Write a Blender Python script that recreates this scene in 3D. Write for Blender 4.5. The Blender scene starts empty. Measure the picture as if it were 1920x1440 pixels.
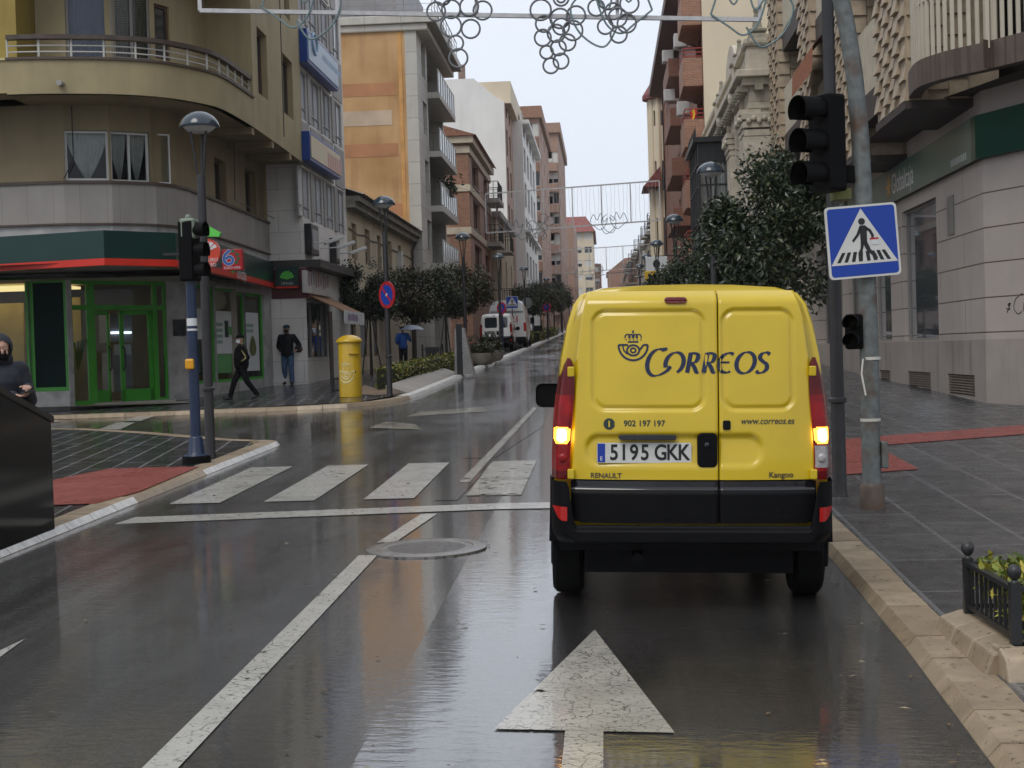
import bpy, bmesh, math, random
from mathutils import Vector, Matrix, noise
random.seed(7)
R = math.radians
SC = bpy.context.scene
COL = SC.collection

# ------------------------------------------------------------------ camera
EYE = Vector((0, 0, 1.67)); FOC = 2800.0; ROLL = 0.03; YAW = 0.063068; PIT = 0.021326
FW = Vector((-math.sin(YAW)*math.cos(PIT), math.cos(YAW)*math.cos(PIT), -math.sin(PIT)))
RT = Vector((math.cos(YAW), math.sin(YAW), 0)); UP = RT.cross(FW)
RX = RT*math.cos(ROLL) - UP*math.sin(ROLL); UX = RT*math.sin(ROLL) + UP*math.cos(ROLL)
cd = bpy.data.cameras.new('camera'); cam = bpy.data.objects.new('camera', cd); COL.objects.link(cam)
cd.sensor_width = 36; cd.lens = FOC/1920*36; cd.clip_start = 0.1; cd.clip_end = 5000
cam.matrix_world = Matrix(((RX.x, UX.x, -FW.x, EYE.x), (RX.y, UX.y, -FW.y, EYE.y), (RX.z, UX.z, -FW.z, EYE.z), (0, 0, 0, 1)))
SC.camera = cam

# ------------------------------------------------------------------ overcast sky, weak wide sun
SUN_EL, SUN_AZ = R(52), R(205)          # azimuth clockwise from +Y: behind the camera, over the left shoulder
w = bpy.data.worlds.new('World'); SC.world = w; w.use_nodes = True
nt = w.node_tree; nt.nodes.clear()
def wn(t, **k):
    n = nt.nodes.new(t)
    for a, b in k.items(): setattr(n, a, b)
    return n
sky = wn('ShaderNodeTexSky', sky_type='NISHITA', sun_disc=False, sun_elevation=SUN_EL, sun_rotation=SUN_AZ)
tc = wn('ShaderNodeTexCoord'); sep = wn('ShaderNodeSeparateXYZ'); nt.links.new(tc.outputs['Generated'], sep.inputs[0])
ramp = wn('ShaderNodeValToRGB'); ramp.color_ramp.elements[0].position = 0.0; ramp.color_ramp.elements[1].position = 1.0
e = ramp.color_ramp.elements
e[0].color = (7.5, 7.95, 8.8, 1); e[1].color = (10.6, 11.0, 11.8, 1)
e2 = ramp.color_ramp.elements.new(0.12); e2.color = (7.9, 8.4, 9.3, 1)
nt.links.new(sep.outputs['Z'], ramp.inputs[0])
cn = wn('ShaderNodeTexNoise'); cn.inputs['Scale'].default_value = 2.2; cn.inputs['Detail'].default_value = 4
nt.links.new(tc.outputs['Generated'], cn.inputs['Vector'])
mr = wn('ShaderNodeMapRange'); mr.inputs[3].default_value = 0.93; mr.inputs[4].default_value = 1.07
nt.links.new(cn.outputs['Fac'], mr.inputs[0])
vm = wn('ShaderNodeVectorMath', operation='SCALE'); nt.links.new(ramp.outputs[0], vm.inputs[0]); nt.links.new(mr.outputs[0], vm.inputs['Scale'])
yr = wn('ShaderNodeMapRange'); yr.inputs[1].default_value = -.9; yr.inputs[2].default_value = .9; yr.inputs[3].default_value = .72; yr.inputs[4].default_value = 1.02   # sky dimmed behind the camera, an added gradient to deepen the near blacks
nt.links.new(sep.outputs['Y'], yr.inputs[0]); vy = wn('ShaderNodeVectorMath', operation='SCALE'); nt.links.new(vm.outputs[0], vy.inputs[0]); nt.links.new(yr.outputs[0], vy.inputs['Scale'])
mx = wn('ShaderNodeMixRGB'); mx.inputs[0].default_value = 0.9
nt.links.new(sky.outputs[0], mx.inputs[1]); nt.links.new(vy.outputs[0], mx.inputs[2])
bg = wn('ShaderNodeBackground'); bg.inputs[1].default_value = 0.1
out = wn('ShaderNodeOutputWorld'); nt.links.new(mx.outputs[0], bg.inputs[0]); nt.links.new(bg.outputs[0], out.inputs[0])
sd = bpy.data.lights.new('sun', 'SUN'); sun = bpy.data.objects.new('sun', sd); COL.objects.link(sun)
sd.energy = 1.15; sd.angle = R(30); sd.color = (1, .96, .9)
sdir = Vector((math.sin(SUN_AZ)*math.cos(SUN_EL), math.cos(SUN_AZ)*math.cos(SUN_EL), math.sin(SUN_EL)))
sun.rotation_euler = sdir.to_track_quat('Z', 'Y').to_euler(); sun.location = (0, -20, 40)
SC.view_settings.view_transform = 'Standard'; SC.view_settings.look = 'None'
SC.view_settings.exposure = 0.18; SC.view_settings.gamma = 1.0

# ------------------------------------------------------------------ where things stand
SL = 0.0232                                                  # the street climbs 2.3 %
def gz(x, y):                                                # height of the road surface
    return SL*y + .025*min(0, x+5) - .02*min(max(x+1, 0), 2.6)
def ray(px, py):                                             # sight line of a measured point of the photograph
    u, v = px-960, 720-py
    return FW*FOC + RX*u + UX*v
def at(px, py, y):
    d = ray(px, py); return EYE + d*(y/d.y)
def onx(px, py, x):
    d = ray(px, py); return EYE + d*(x/d.x)
def onz(px, py, z):
    d = ray(px, py); return EYE + d*((z-EYE.z)/d.z)
def gnd(px, py, dz=0.0):
    d = ray(px, py); lo, hi = 1/FOC, 400/FOC
    for _ in range(60):
        m = (lo+hi)/2; p = EYE+d*m
        if p.z-gz(p.x, p.y)-dz > 0: lo = m
        else: hi = m
    return EYE+d*hi

# ------------------------------------------------------------------ materials
MATS = {}
def mat(name, col, rough=.6, var=.18, sc=2.0, bump=0.0, bsc=60, metal=0.0, spec=.5, col2=None, kind=None, coat=0.0, emit=None, estr=0, p=None):
    if name in MATS: return MATS[name]
    m = bpy.data.materials.new(name); m.use_nodes = True; MATS[name] = m
    N, L = m.node_tree.nodes, m.node_tree.links
    b = N['Principled BSDF']
    b.inputs['Roughness'].default_value = rough; b.inputs['Metallic'].default_value = metal
    b.inputs['Specular IOR Level'].default_value = spec; b.inputs['Coat Weight'].default_value = coat; b.inputs['Coat Roughness'].default_value = .08
    t = N.new('ShaderNodeTexCoord')
    def noise_(scale, detail=5, vec=None, map_=None):
        n = N.new('ShaderNodeTexNoise'); n.inputs['Scale'].default_value = scale; n.inputs['Detail'].default_value = detail
        v = vec or t.outputs['Object']
        if map_:
            mp = N.new('ShaderNodeMapping'); mp.inputs['Scale'].default_value = map_; L.new(v, mp.inputs[0]); v = mp.outputs[0]
        L.new(v, n.inputs['Vector']); return n.outputs['Fac']
    def rng(s, a, b_, lo=.3, hi=.7):
        r = N.new('ShaderNodeMapRange'); r.inputs[1].default_value = lo; r.inputs[2].default_value = hi
        r.inputs[3].default_value = a; r.inputs[4].default_value = b_; L.new(s, r.inputs[0]); return r.outputs[0]
    def mixc(f, a, c):
        x = N.new('ShaderNodeMixRGB'); L.new(f, x.inputs[0])
        for i, q in ((1, a), (2, c)):
            if isinstance(q, (tuple, list)): x.inputs[i].default_value = (*q[:3], 1)
            else: L.new(q, x.inputs[i])
        return x.outputs[0]
    def math_(op, a, c):
        x = N.new('ShaderNodeMath'); x.operation = op
        for i, q in ((0, a), (1, c)):
            if isinstance(q, (int, float)): x.inputs[i].default_value = q
            else: L.new(q, x.inputs[i])
        return x.outputs[0]
    def facade_uv():                                         # (along the wall, height) whatever way the wall faces
        g = N.new('ShaderNodeNewGeometry'); sn = N.new('ShaderNodeSeparateXYZ'); L.new(g.outputs['True Normal'], sn.inputs[0])
        so = N.new('ShaderNodeSeparateXYZ'); L.new(t.outputs['Object'], so.inputs[0])
        ax = math_('ABSOLUTE', sn.outputs[0], 0); ay = math_('ABSOLUTE', sn.outputs[1], 0)
        u = math_('ADD', math_('MULTIPLY', so.outputs[0], ay), math_('MULTIPLY', so.outputs[1], ax))
        c = N.new('ShaderNodeCombineXYZ'); L.new(u, c.inputs[0]); L.new(so.outputs[2], c.inputs[1]); return c.outputs[0]
    dark = tuple(c*(1-var) for c in col); lite = col2 or tuple(min(1, c*(1+var*.6)) for c in col)
    c = mixc(rng(noise_(sc), 0, 1), dark, lite)
    h = None
    if kind == 'wall' or kind == 'brick' or kind == 'panel':  # rain streaks of their own shape, weathering
        st = rng(noise_(1.2, 6, map_=(2.5, 2.5, .25)), 0, (p or {}).get('stain', .35), .52, .75)
        c = mixc(st, c, tuple(x*.5 for x in col))
    if kind in ('brick', 'panel', 'pave'):
        q = N.new('ShaderNodeTexBrick'); P = p or {}
        if kind == 'pave':
            mp = N.new('ShaderNodeMapping'); mp.inputs['Rotation'].default_value = (0, 0, P.get('rot', 0)); L.new(t.outputs['Object'], mp.inputs[0]); L.new(mp.outputs[0], q.inputs[0])
        else: L.new(facade_uv(), q.inputs[0])
        q.inputs['Scale'].default_value = 1; q.inputs['Brick Width'].default_value = P.get('w', .25); q.inputs['Row Height'].default_value = P.get('h', .07)
        q.inputs['Mortar Size'].default_value = P.get('m', .008); q.inputs['Mortar Smooth'].default_value = .2; q.inputs['Bias'].default_value = 0
        q.offset = P.get('off', .5)
        q.inputs['Color1'].default_value = (1, 1, 1, 1); q.inputs['Color2'].default_value = (*[P.get('c2', .7)]*3, 1); q.inputs['Mortar'].default_value = (1, 1, 1, 1)
        mm = N.new('ShaderNodeMixRGB'); mm.blend_type = 'MULTIPLY'; mm.inputs[0].default_value = 1; L.new(c, mm.inputs[1]); L.new(q.outputs['Color'], mm.inputs[2])
        c = mixc(q.outputs['Fac'], mm.outputs[0], P.get('mortar', tuple(x*.6 for x in col)))
        h = math_('MULTIPLY', q.outputs['Fac'], -1.0)
    if kind == 'stones':                                     # every loose stone its own tone, dark pits
        g = N.new('ShaderNodeNewGeometry')
        c = mixc(rng(g.outputs['Random Per Island'], 0, .75, 0, 1), c, (p or {}).get('alt', tuple(x*.55 for x in col)))
        c = mixc(rng(noise_(5, 8), 0, .55, .48, .72), c, tuple(x*.5 for x in col)); c = mixc(rng(noise_(26, 5), 0, .85, .64, .68), c, tuple(x*.22 for x in col))
    if kind == 'paint':                                      # worn, cracked road paint over asphalt
        v = N.new('ShaderNodeTexVoronoi'); v.feature = 'DISTANCE_TO_EDGE'; v.inputs['Scale'].default_value = (p or {}).get('cs', 9)
        wv = N.new('ShaderNodeMixRGB'); wv.inputs[0].default_value = .06; nn = N.new('ShaderNodeTexNoise'); nn.inputs['Scale'].default_value = 12; L.new(t.outputs['Object'], nn.inputs['Vector'])
        L.new(t.outputs['Object'], wv.inputs[1]); L.new(nn.outputs['Color'], wv.inputs[2]); L.new(wv.outputs[0], v.inputs['Vector'])
        crack = rng(v.outputs['Distance'], .9, 0, 0.006, .028)
        gap = rng(noise_(1.7), (p or {}).get('cg', .1), 1, .45, .6)
        c = mixc(math_('MULTIPLY', crack, gap), c, (.02, .02, .02))
        c = mixc(rng(noise_(40, 8), 0, .8, .58, .68), c, (.05, .05, .048))
        b.inputs['Coat Weight'].default_value = .35; b.inputs['Coat IOR'].default_value = 1.6; b.inputs['Coat Roughness'].default_value = .07
        lo = (p or {}).get('gone', .60); al = math_('MULTIPLY', rng(noise_(7, 9), 1, 0, lo, lo+.05), rng(noise_(34, 7), 1, 0, lo+.03, lo+.08)); L.new(al, b.inputs['Alpha'])   # chipped right through
        c = mixc(rng(noise_(1.6, 7), 0, (p or {}).get('worn', .6), .50, .74), c, (.07, .068, .062))
    if kind == 'rust':
        c = mixc(rng(noise_(5, 7), 0, .9, .5, .72), c, (.09, .045, .025))
    L.new(c, b.inputs['Base Color'])
    if bump:
        n2 = noise_(bsc, 4); hh = n2 if h is None else math_('ADD', n2, math_('MULTIPLY', h, 1.5))
        bp = N.new('ShaderNodeBump'); bp.inputs['Strength'].default_value = bump; bp.inputs['Distance'].default_value = .02
        L.new(hh, bp.inputs['Height']); L.new(bp.outputs[0], b.inputs['Normal'])
    if p and 'rvar' in p:
        L.new(rng(noise_(p.get('rsc', 1.5), 5), *p['rvar']), b.inputs['Roughness'])
    if emit:
        b.inputs['Emission Color'].default_value = (*emit, 1); b.inputs['Emission Strength'].default_value = estr
    return m
def glass_mat(name, tint=(.8, .85, .85), ior=1.5, rough=.02):
    if name in MATS: return MATS[name]
    m = bpy.data.materials.new(name); m.use_nodes = True; MATS[name] = m
    N, L = m.node_tree.nodes, m.node_tree.links; N.remove(N['Principled BSDF'])
    f = N.new('ShaderNodeFresnel'); f.inputs[0].default_value = ior
    a = N.new('ShaderNodeBsdfTransparent'); a.inputs[0].default_value = (*tint, 1)
    g = N.new('ShaderNodeBsdfGlossy'); g.inputs['Roughness'].default_value = rough
    x = N.new('ShaderNodeMixShader'); L.new(f.outputs[0], x.inputs[0]); L.new(a.outputs[0], x.inputs[1]); L.new(g.outputs[0], x.inputs[2])
    L.new(x.outputs[0], N['Material Output'].inputs[0]); return m

# ------------------------------------------------------------------ mesh building
class MB:
    def __init__(s): s.v = []; s.f = []; s.c = []
    def add(s, vs, fs):
        o = len(s.v); s.v += [tuple(q) for q in vs]; s.f += [tuple(i+o for i in f) for f in fs]; return s
    def poly(s, pts): return s.add(pts, [tuple(range(len(pts)))])
    def quad(s, a, b, c, d): return s.add((a, b, c, d), [(0, 1, 2, 3)])
    def box(s, x0, x1, y0, y1, z0, z1):
        return s.add([(x0, y0, z0), (x1, y0, z0), (x1, y1, z0), (x0, y1, z0), (x0, y0, z1), (x1, y0, z1), (x1, y1, z1), (x0, y1, z1)],
                     [(0, 3, 2, 1), (4, 5, 6, 7), (0, 1, 5, 4), (1, 2, 6, 5), (2, 3, 7, 6), (3, 0, 4, 7)])
    def obox(s, c, ax, ay, az):                              # centre and three half-axis vectors
        c, ax, ay, az = map(Vector, (c, ax, ay, az))
        return s.add([c-ax-ay-az, c+ax-ay-az, c+ax+ay-az, c-ax+ay-az, c-ax-ay+az, c+ax-ay+az, c+ax+ay+az, c-ax+ay+az],
                     [(0, 3, 2, 1), (4, 5, 6, 7), (0, 1, 5, 4), (1, 2, 6, 5), (2, 3, 7, 6), (3, 0, 4, 7)])
    def bar(s, a, b, w, h=None, up=(0, 0, 1)):               # square bar from a to b
        a, b = Vector(a), Vector(b); d = (b-a); l = d.length
        if l < 1e-6: return s
        d /= l; u = Vector(up)
        if abs(d.dot(u)) > .95: u = Vector((1, 0, 0)) if abs(d.x) < .9 else Vector((0, 1, 0))
        sx = d.cross(u).normalized(); sz = sx.cross(d)
        return s.obox((a+b)/2, sx*w/2, d*l/2, sz*(h or w)/2)
    def extr(s, pts, vec):                                   # closed outline swept along a vector
        n = len(pts); vec = Vector(vec); p = [Vector(q) for q in pts]; q = [a+vec for a in p]
        return s.add(p+q, [tuple(reversed(range(n))), tuple(range(n, 2*n))] + [(i, (i+1) % n, (i+1) % n+n, i+n) for i in range(n)])
    def cone(s, a, b, r0, r1, n=12, cap=True):
        a, b = Vector(a), Vector(b); d = (b-a).normalized(); u = Vector((0, 0, 1)) if abs(d.z) < .9 else Vector((1, 0, 0))
        x = d.cross(u).normalized(); y = x.cross(d)
        r = [x*math.cos(2*math.pi*i/n)+y*math.sin(2*math.pi*i/n) for i in range(n)]
        vs = [a+q*r0 for q in r]+[b+q*r1 for q in r]; fs = [(i+n, (i+1) % n+n, (i+1) % n, i) for i in range(n)]
        if cap: fs += [tuple(range(n)), tuple(reversed(range(n, 2*n)))]
        return s.add(vs, fs)
    def tube(s, path, rad, n=8, cap=True, closed=False):
        P = [Vector(q) for q in path]; m = len(P); rr = rad if isinstance(rad, (list, tuple)) else [rad]*m
        vs = []; x = None
        for i, q in enumerate(P):
            a = P[i-1] if (i or closed) else q; c = P[(i+1) % m] if (i < m-1 or closed) else q
            d = (c-a).normalized()
            if x is None:
                u = Vector((0, 0, 1)) if abs(d.z) < .9 else Vector((1, 0, 0)); x = d.cross(u).normalized()
            x = (x-d*x.dot(d)).normalized(); y = d.cross(x)
            vs += [q+(x*math.cos(2*math.pi*k/n)+y*math.sin(2*math.pi*k/n))*rr[i] for k in range(n)]
        fs = []
        for i in range(m if closed else m-1):
            j = (i+1) % m
            fs += [(i*n+k, i*n+(k+1) % n, j*n+(k+1) % n, j*n+k) for k in range(n)]
        if cap and not closed: fs += [tuple(reversed(range(n))), tuple(range((m-1)*n, m*n))]
        return s.add(vs, fs)
    def lathe(s, c, prof, n=24, ax=None):
        c = Vector(c); vs = []; m = len(prof)
        for r, z in prof: vs += [c+Vector((max(r, .0005)*math.cos(2*math.pi*k/n), max(r, .0005)*math.sin(2*math.pi*k/n), z)) for k in range(n)]
        fs = [(i*n+k, i*n+(k+1) % n, (i+1)*n+(k+1) % n, (i+1)*n+k) for i in range(m-1) for k in range(n)]
        return s.add(vs, fs+[tuple(reversed(range(n))), tuple(range((m-1)*n, m*n))])
    def ball(s, c, rx, ry=None, rz=None, nu=14, nv=9):
        ry = ry or rx; rz = rz or rx; c = Vector(c); vs = [c+Vector((0, 0, -rz))]
        for i in range(1, nv):
            a = math.pi*i/nv-math.pi/2
            vs += [c+Vector((rx*math.cos(a)*math.cos(2*math.pi*k/nu), ry*math.cos(a)*math.sin(2*math.pi*k/nu), rz*math.sin(a))) for k in range(nu)]
        vs.append(c+Vector((0, 0, rz))); t = len(vs)-1
        fs = [(0, 1+(k+1) % nu, 1+k) for k in range(nu)]
        for i in range(nv-2): fs += [(1+i*nu+k, 1+i*nu+(k+1) % nu, 1+(i+1)*nu+(k+1) % nu, 1+(i+1)*nu+k) for k in range(nu)]
        b0 = 1+(nv-2)*nu; fs += [(b0+k, b0+(k+1) % nu, t) for k in range(nu)]
        return s.add(vs, fs)
    def grid(s, f, nu, nv):                                  # f(u, v) over the unit square
        vs = [f(i/nu, j/nv) for j in range(nv+1) for i in range(nu+1)]
        return s.add(vs, [(j*(nu+1)+i, j*(nu+1)+i+1, (j+1)*(nu+1)+i+1, (j+1)*(nu+1)+i) for j in range(nv) for i in range(nu)])
    def loft(s, rings, cap=True, closed=True):
        n = len(rings[0]); vs = [q for r in rings for q in r]; fs = []
        for i in range(len(rings)-1):
            fs += [(i*n+k, i*n+(k+1) % n, (i+1)*n+(k+1) % n, (i+1)*n+k) for k in range(n if closed else n-1)]
        if cap: fs += [tuple(reversed(range(n))), tuple(range((len(rings)-1)*n, len(rings)*n))]
        return s.add(vs, fs)
    def text(s, body, size, o, ux, uy, lift=0.0, sx=1.0, shear=0.0, align='CENTER', bold=0.0):
        c = bpy.data.curves.new('t', 'FONT'); c.body = body; c.size = size; c.align_x = align; c.align_y = 'CENTER'; c.shear = shear; c.offset = bold; c.resolution_u = 4
        ob = bpy.data.objects.new('t', c); COL.objects.link(ob); dg = bpy.context.evaluated_depsgraph_get(); dg.update()
        me = bpy.data.meshes.new_from_object(ob.evaluated_get(dg)); o, ux, uy = Vector(o), Vector(ux), Vector(uy); nn = ux.cross(uy)
        s.add([o+ux*(q.co.x*sx)+uy*q.co.y+nn*lift for q in me.vertices], [tuple(f.vertices) for f in me.polygons])
        bpy.data.objects.remove(ob); bpy.data.curves.remove(c); bpy.data.meshes.remove(me); return s
    def ribbon(s, path, wid, to3, lift=0.0):                 # flat stroke of given widths; to3 maps (x, y) to space
        P = [Vector((q[0], q[1])) for q in path]; m = len(P); ww = wid if isinstance(wid, (list, tuple)) else [wid]*m
        vs = []
        for i, q in enumerate(P):
            d = (P[min(i+1, m-1)]-P[max(i-1, 0)]); d = d.normalized() if d.length > 1e-9 else Vector((1, 0)); n = Vector((-d.y, d.x))
            vs += [to3(*(q-n*ww[i]/2), lift), to3(*(q+n*ww[i]/2), lift)]
        return s.add(vs, [(2*i, 2*i+2, 2*i+3, 2*i+1) for i in range(m-1)])
    def build(s, name, m, parent=None, world=True, smooth=False, bevel=0.0, kind=None, sharp=35):
        off = Vector((0, 0, 0))
        if world:
            q = parent
            while q: off += q.location; q = q.parent
        me = bpy.data.meshes.new(name); me.from_pydata([Vector(v)-off for v in s.v], [], s.f); me.validate(); me.update()
        if smooth:
            for f in me.polygons: f.use_smooth = True
        ms = m if isinstance(m, (list, tuple)) else [m]
        for q in ms: me.materials.append(q)
        if s.c:
            for f, i in zip(me.polygons, s.c): f.material_index = i
        o = bpy.data.objects.new(name, me); COL.objects.link(o)
        if parent: o.parent = parent
        if smooth and sharp < 180: me.set_sharp_from_angle(angle=R(sharp))
        if bevel:
            bv = o.modifiers.new('edge', 'BEVEL'); bv.width = bevel; bv.segments = 2; bv.limit_method = 'ANGLE'; bv.angle_limit = R(40)
        if kind: o['kind'] = kind
        return o
def thing(name, label, cat, loc=(0, 0, 0), rz=0.0, group=None):
    o = bpy.data.objects.new(name, None); COL.objects.link(o); o.empty_display_size = .2
    o.location = loc; o.rotation_euler = (0, 0, rz); o['label'] = label; o['category'] = cat
    if group: o['group'] = group
    return o
def tag(o, label, cat, group=None):
    o['label'] = label; o['category'] = cat
    if group: o['group'] = group
    return o
def dup(root, loc, rz=None, label=None, group=None):
    r = root.copy(); COL.objects.link(r); r.location = loc
    if rz is not None: r.rotation_euler = (0, 0, rz)
    if label: r['label'] = label
    if group: r['group'] = group
    for ch in list(root.children):
        c = ch.copy(); COL.objects.link(c); c.parent = r
        for g in list(ch.children):
            d = g.copy(); COL.objects.link(d); d.parent = c
    return r
def arc(cx, cy, r, a0, a1, n=24, ry=None):
    return [(cx+r*math.cos(R(a0+(a1-a0)*i/n)), cy+(ry or r)*math.sin(R(a0+(a1-a0)*i/n))) for i in range(n+1)]
def rrect(x0, x1, y0, y1, r, n=6):
    return [q for cx, cy, a in ((x1-r, y1-r, 0), (x0+r, y1-r, 90), (x0+r, y0+r, 180), (x1-r, y0+r, 270)) for q in arc(cx, cy, r, a, a+90, n)]
def smooth_path(pts, n=8):                                    # Catmull-Rom through the points
    P = [Vector(p) for p in pts]; o = []
    for i in range(len(P)-1):
        a, b, c, d = P[max(i-1, 0)], P[i], P[i+1], P[min(i+2, len(P)-1)]
        for k in range(n):
            t = k/n; o.append(.5*((2*b)+(c-a)*t+(2*a-5*b+4*c-d)*t*t+(3*b-a-3*c+d)*t**3))
    return o+[P[-1]]
# ================================================================== the setting: road, pavements, kerbs, paint
def asphalt(name, wet=1.0, base=(.027, .0265, .026)):
    m = bpy.data.materials.new(name); m.use_nodes = True
    N, L = m.node_tree.nodes, m.node_tree.links; b = N['Principled BSDF']
    t = N.new('ShaderNodeTexCoord')
    def ns(sc, det=5, mp=None, rough=.55):
        v = t.outputs['Object']
        if mp:
            q = N.new('ShaderNodeMapping'); q.inputs['Scale'].default_value = mp; L.new(v, q.inputs[0]); v = q.outputs[0]
        n = N.new('ShaderNodeTexNoise'); n.inputs['Scale'].default_value = sc; n.inputs['Detail'].default_value = det; n.inputs['Roughness'].default_value = rough
        L.new(v, n.inputs['Vector']); return n.outputs['Fac']
    def rg(s, lo, hi, a, c):
        r = N.new('ShaderNodeMapRange'); r.inputs[1].default_value = lo; r.inputs[2].default_value = hi; r.inputs[3].default_value = a; r.inputs[4].default_value = c; L.new(s, r.inputs[0]); return r.outputs[0]
    def mx(f, a, c, ty='MIX'):
        x = N.new('ShaderNodeMixRGB'); x.blend_type = ty
        if isinstance(f, float): x.inputs[0].default_value = f
        else: L.new(f, x.inputs[0])
        for i, q in ((1, a), (2, c)):
            if isinstance(q, tuple): x.inputs[i].default_value = (*q, 1)
            else: L.new(q, x.inputs[i])
        return x.outputs[0]
    def mt(op, a, c):
        x = N.new('ShaderNodeMath'); x.operation = op
        for i, q in ((0, a), (1, c)):
            if isinstance(q, float): x.inputs[i].default_value = q
            else: L.new(q, x.inputs[i])
        return x.outputs[0]
    agg = N.new('ShaderNodeTexVoronoi'); agg.inputs['Scale'].default_value = 130; L.new(t.outputs['Object'], agg.inputs['Vector'])
    c = mx(rg(ns(.8, 6), .35, .65, 0, 1), tuple(x*.75 for x in base), tuple(x*1.35 for x in base))
    c = mx(rg(agg.outputs['Color'], .72, 1, 0, .8), c, (.12, .115, .11)); c = mx(rg(ns(300, 2), .62, .7, 0, .7), c, (.015, .015, .015))
    c = mx(rg(ns(6, 5), .64, .70, 0, .5), c, (.055, .042, .032))
    L.new(c, b.inputs['Base Color'])
    lx = N.new('ShaderNodeSeparateXYZ'); L.new(t.outputs['Object'], lx.inputs[0]); hol = mt('ABSOLUTE', mt('ADD', lx.outputs[0], .75), 0.0)   # the lane sags a little and holds water
    pud = rg(mt('ADD', mt('ADD', rg(hol, .40, 1.05, .40, 0.0), ns(.5, 4, (1.2, .35, 1))), mt('MULTIPLY', ns(2.6, 5, (1.2, .5, 1)), .35)), .50, .80, 0, 1)   # 1 where a film of water stands
    streak = ns(1.0, 5, (5, .12, 1))
    ro = mt('ADD', rg(pud, 0, 1, .20, .045), rg(streak, .3, .7, -.03, .08)); L.new(ro, b.inputs['Roughness'])
    b.inputs['Specular IOR Level'].default_value = .5; b.inputs['IOR'].default_value = 1.6; b.inputs['Coat Roughness'].default_value = .05; b.inputs['Coat IOR'].default_value = 2.3; L.new(rg(pud, 0, 1, .06, 1), b.inputs['Coat Weight'])
    h = mt('ADD', mt('MULTIPLY', mt('ADD', ns(85, 3), mt('MULTIPLY', agg.outputs['Distance'], .7)), rg(pud, 0, 1, 1.2, .35)), mt('MULTIPLY', ns(14, 3, (.6, 1.3, 1)), rg(pud, 0, 1, .5, .28)))
    bp = N.new('ShaderNodeBump'); bp.inputs['Strength'].default_value = .45; bp.inputs['Distance'].default_value = .012
    L.new(h, bp.inputs['Height']); L.new(bp.outputs[0], b.inputs['Normal']); 
    b2 = N.new('ShaderNodeBump'); b2.inputs['Strength'].default_value = .30; b2.inputs['Distance'].default_value = .012   # wind ripples on the water film
    L.new(mt('ADD', mt('MULTIPLY', ns(13, 3, (.55, 1.5, 1)), .30), mt('MULTIPLY', ns(60, 2, (.6, 1.3, 1)), .045)), b2.inputs['Height']); L.new(b2.outputs[0], b.inputs['Coat Normal'])
    return m
M_ROAD = asphalt('wet asphalt')
M_PATCH = asphalt('brown patch asphalt', base=(.042, .032, .026))
slate = dict(w=.62, h=.42, m=.009, mortar=(.12, .12, .12), c2=.72, off=.5)
M_PAVE = mat('wet slate paving', (.075, .075, .078), .3, .35, 5, .35, 26, kind='pave', p=dict(slate, w=1.1, h=.54, m=.014, mortar=(.13, .13, .135), rvar=(.14, .40), rsc=2.2, rot=R(91)))
M_PAVL = mat('wet slate paving, far corner', (.040, .040, .043), .3, .3, 5, .3, 26, kind='pave', p=dict(slate, w=1.2, h=.34, m=.016, mortar=(.20, .205, .215), rvar=(.08, .3), rsc=2.2, rot=R(82)))  # pale joints: sky mirrored in water-filled joints, put into their colour
M_KERB = mat('sandstone kerb', (.36, .285, .195), .45, .25, 7, .18, 36, kind='stones', p=dict(alt=(.20, .14, .085)))
M_KERBW = mat('white kerb paint', (.66, .65, .63), .45, .25, 9, .2, 40)
M_PAINT = mat('road paint', (.47, .46, .42), .25, .10, 5, .2, 60, kind='paint', p=dict(worn=.28, cs=8, cg=.0, gone=.66))
M_PAINTC = mat('cracked road paint', (.45, .43, .37), .18, .12, 5, .2, 60, kind='paint', p=dict(worn=.45, cs=13, cg=.45, gone=.66))
M_PAINTF = mat('faded road paint', (.38, .36, .30), .2, .2, 5, .2, 60, kind='paint', p=dict(worn=.9, cs=8, cg=.0, gone=.60))
M_RED = mat('red tactile tiles', (.29, .088, .075), .3, .25, 14, .2, 40, p=dict(rvar=(.15, .4)))

def sheet(name, A, B, dz, m, nu=24, nv=1, seg=80, kind='structure', rough=0.0):
    def along(P, t):
        L_ = [0]
        for a, b in zip(P, P[1:]): L_.append(L_[-1]+math.dist(a, b))
        s = t*L_[-1]
        for i in range(len(P)-1):
            if s <= L_[i+1] or i == len(P)-2:
                k = (s-L_[i])/max(1e-9, L_[i+1]-L_[i]); return (P[i][0]+(P[i+1][0]-P[i][0])*k, P[i][1]+(P[i+1][1]-P[i][1])*k)
    def f(u, v):
        a, b = along(A, v), along(B, v); x, y = a[0]+(b[0]-a[0])*u, a[1]+(b[1]-a[1])*u
        return (x, y, gz(x, y)+dz)
    return MB().grid(f, nu, seg).build(name, m, kind=kind)
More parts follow.
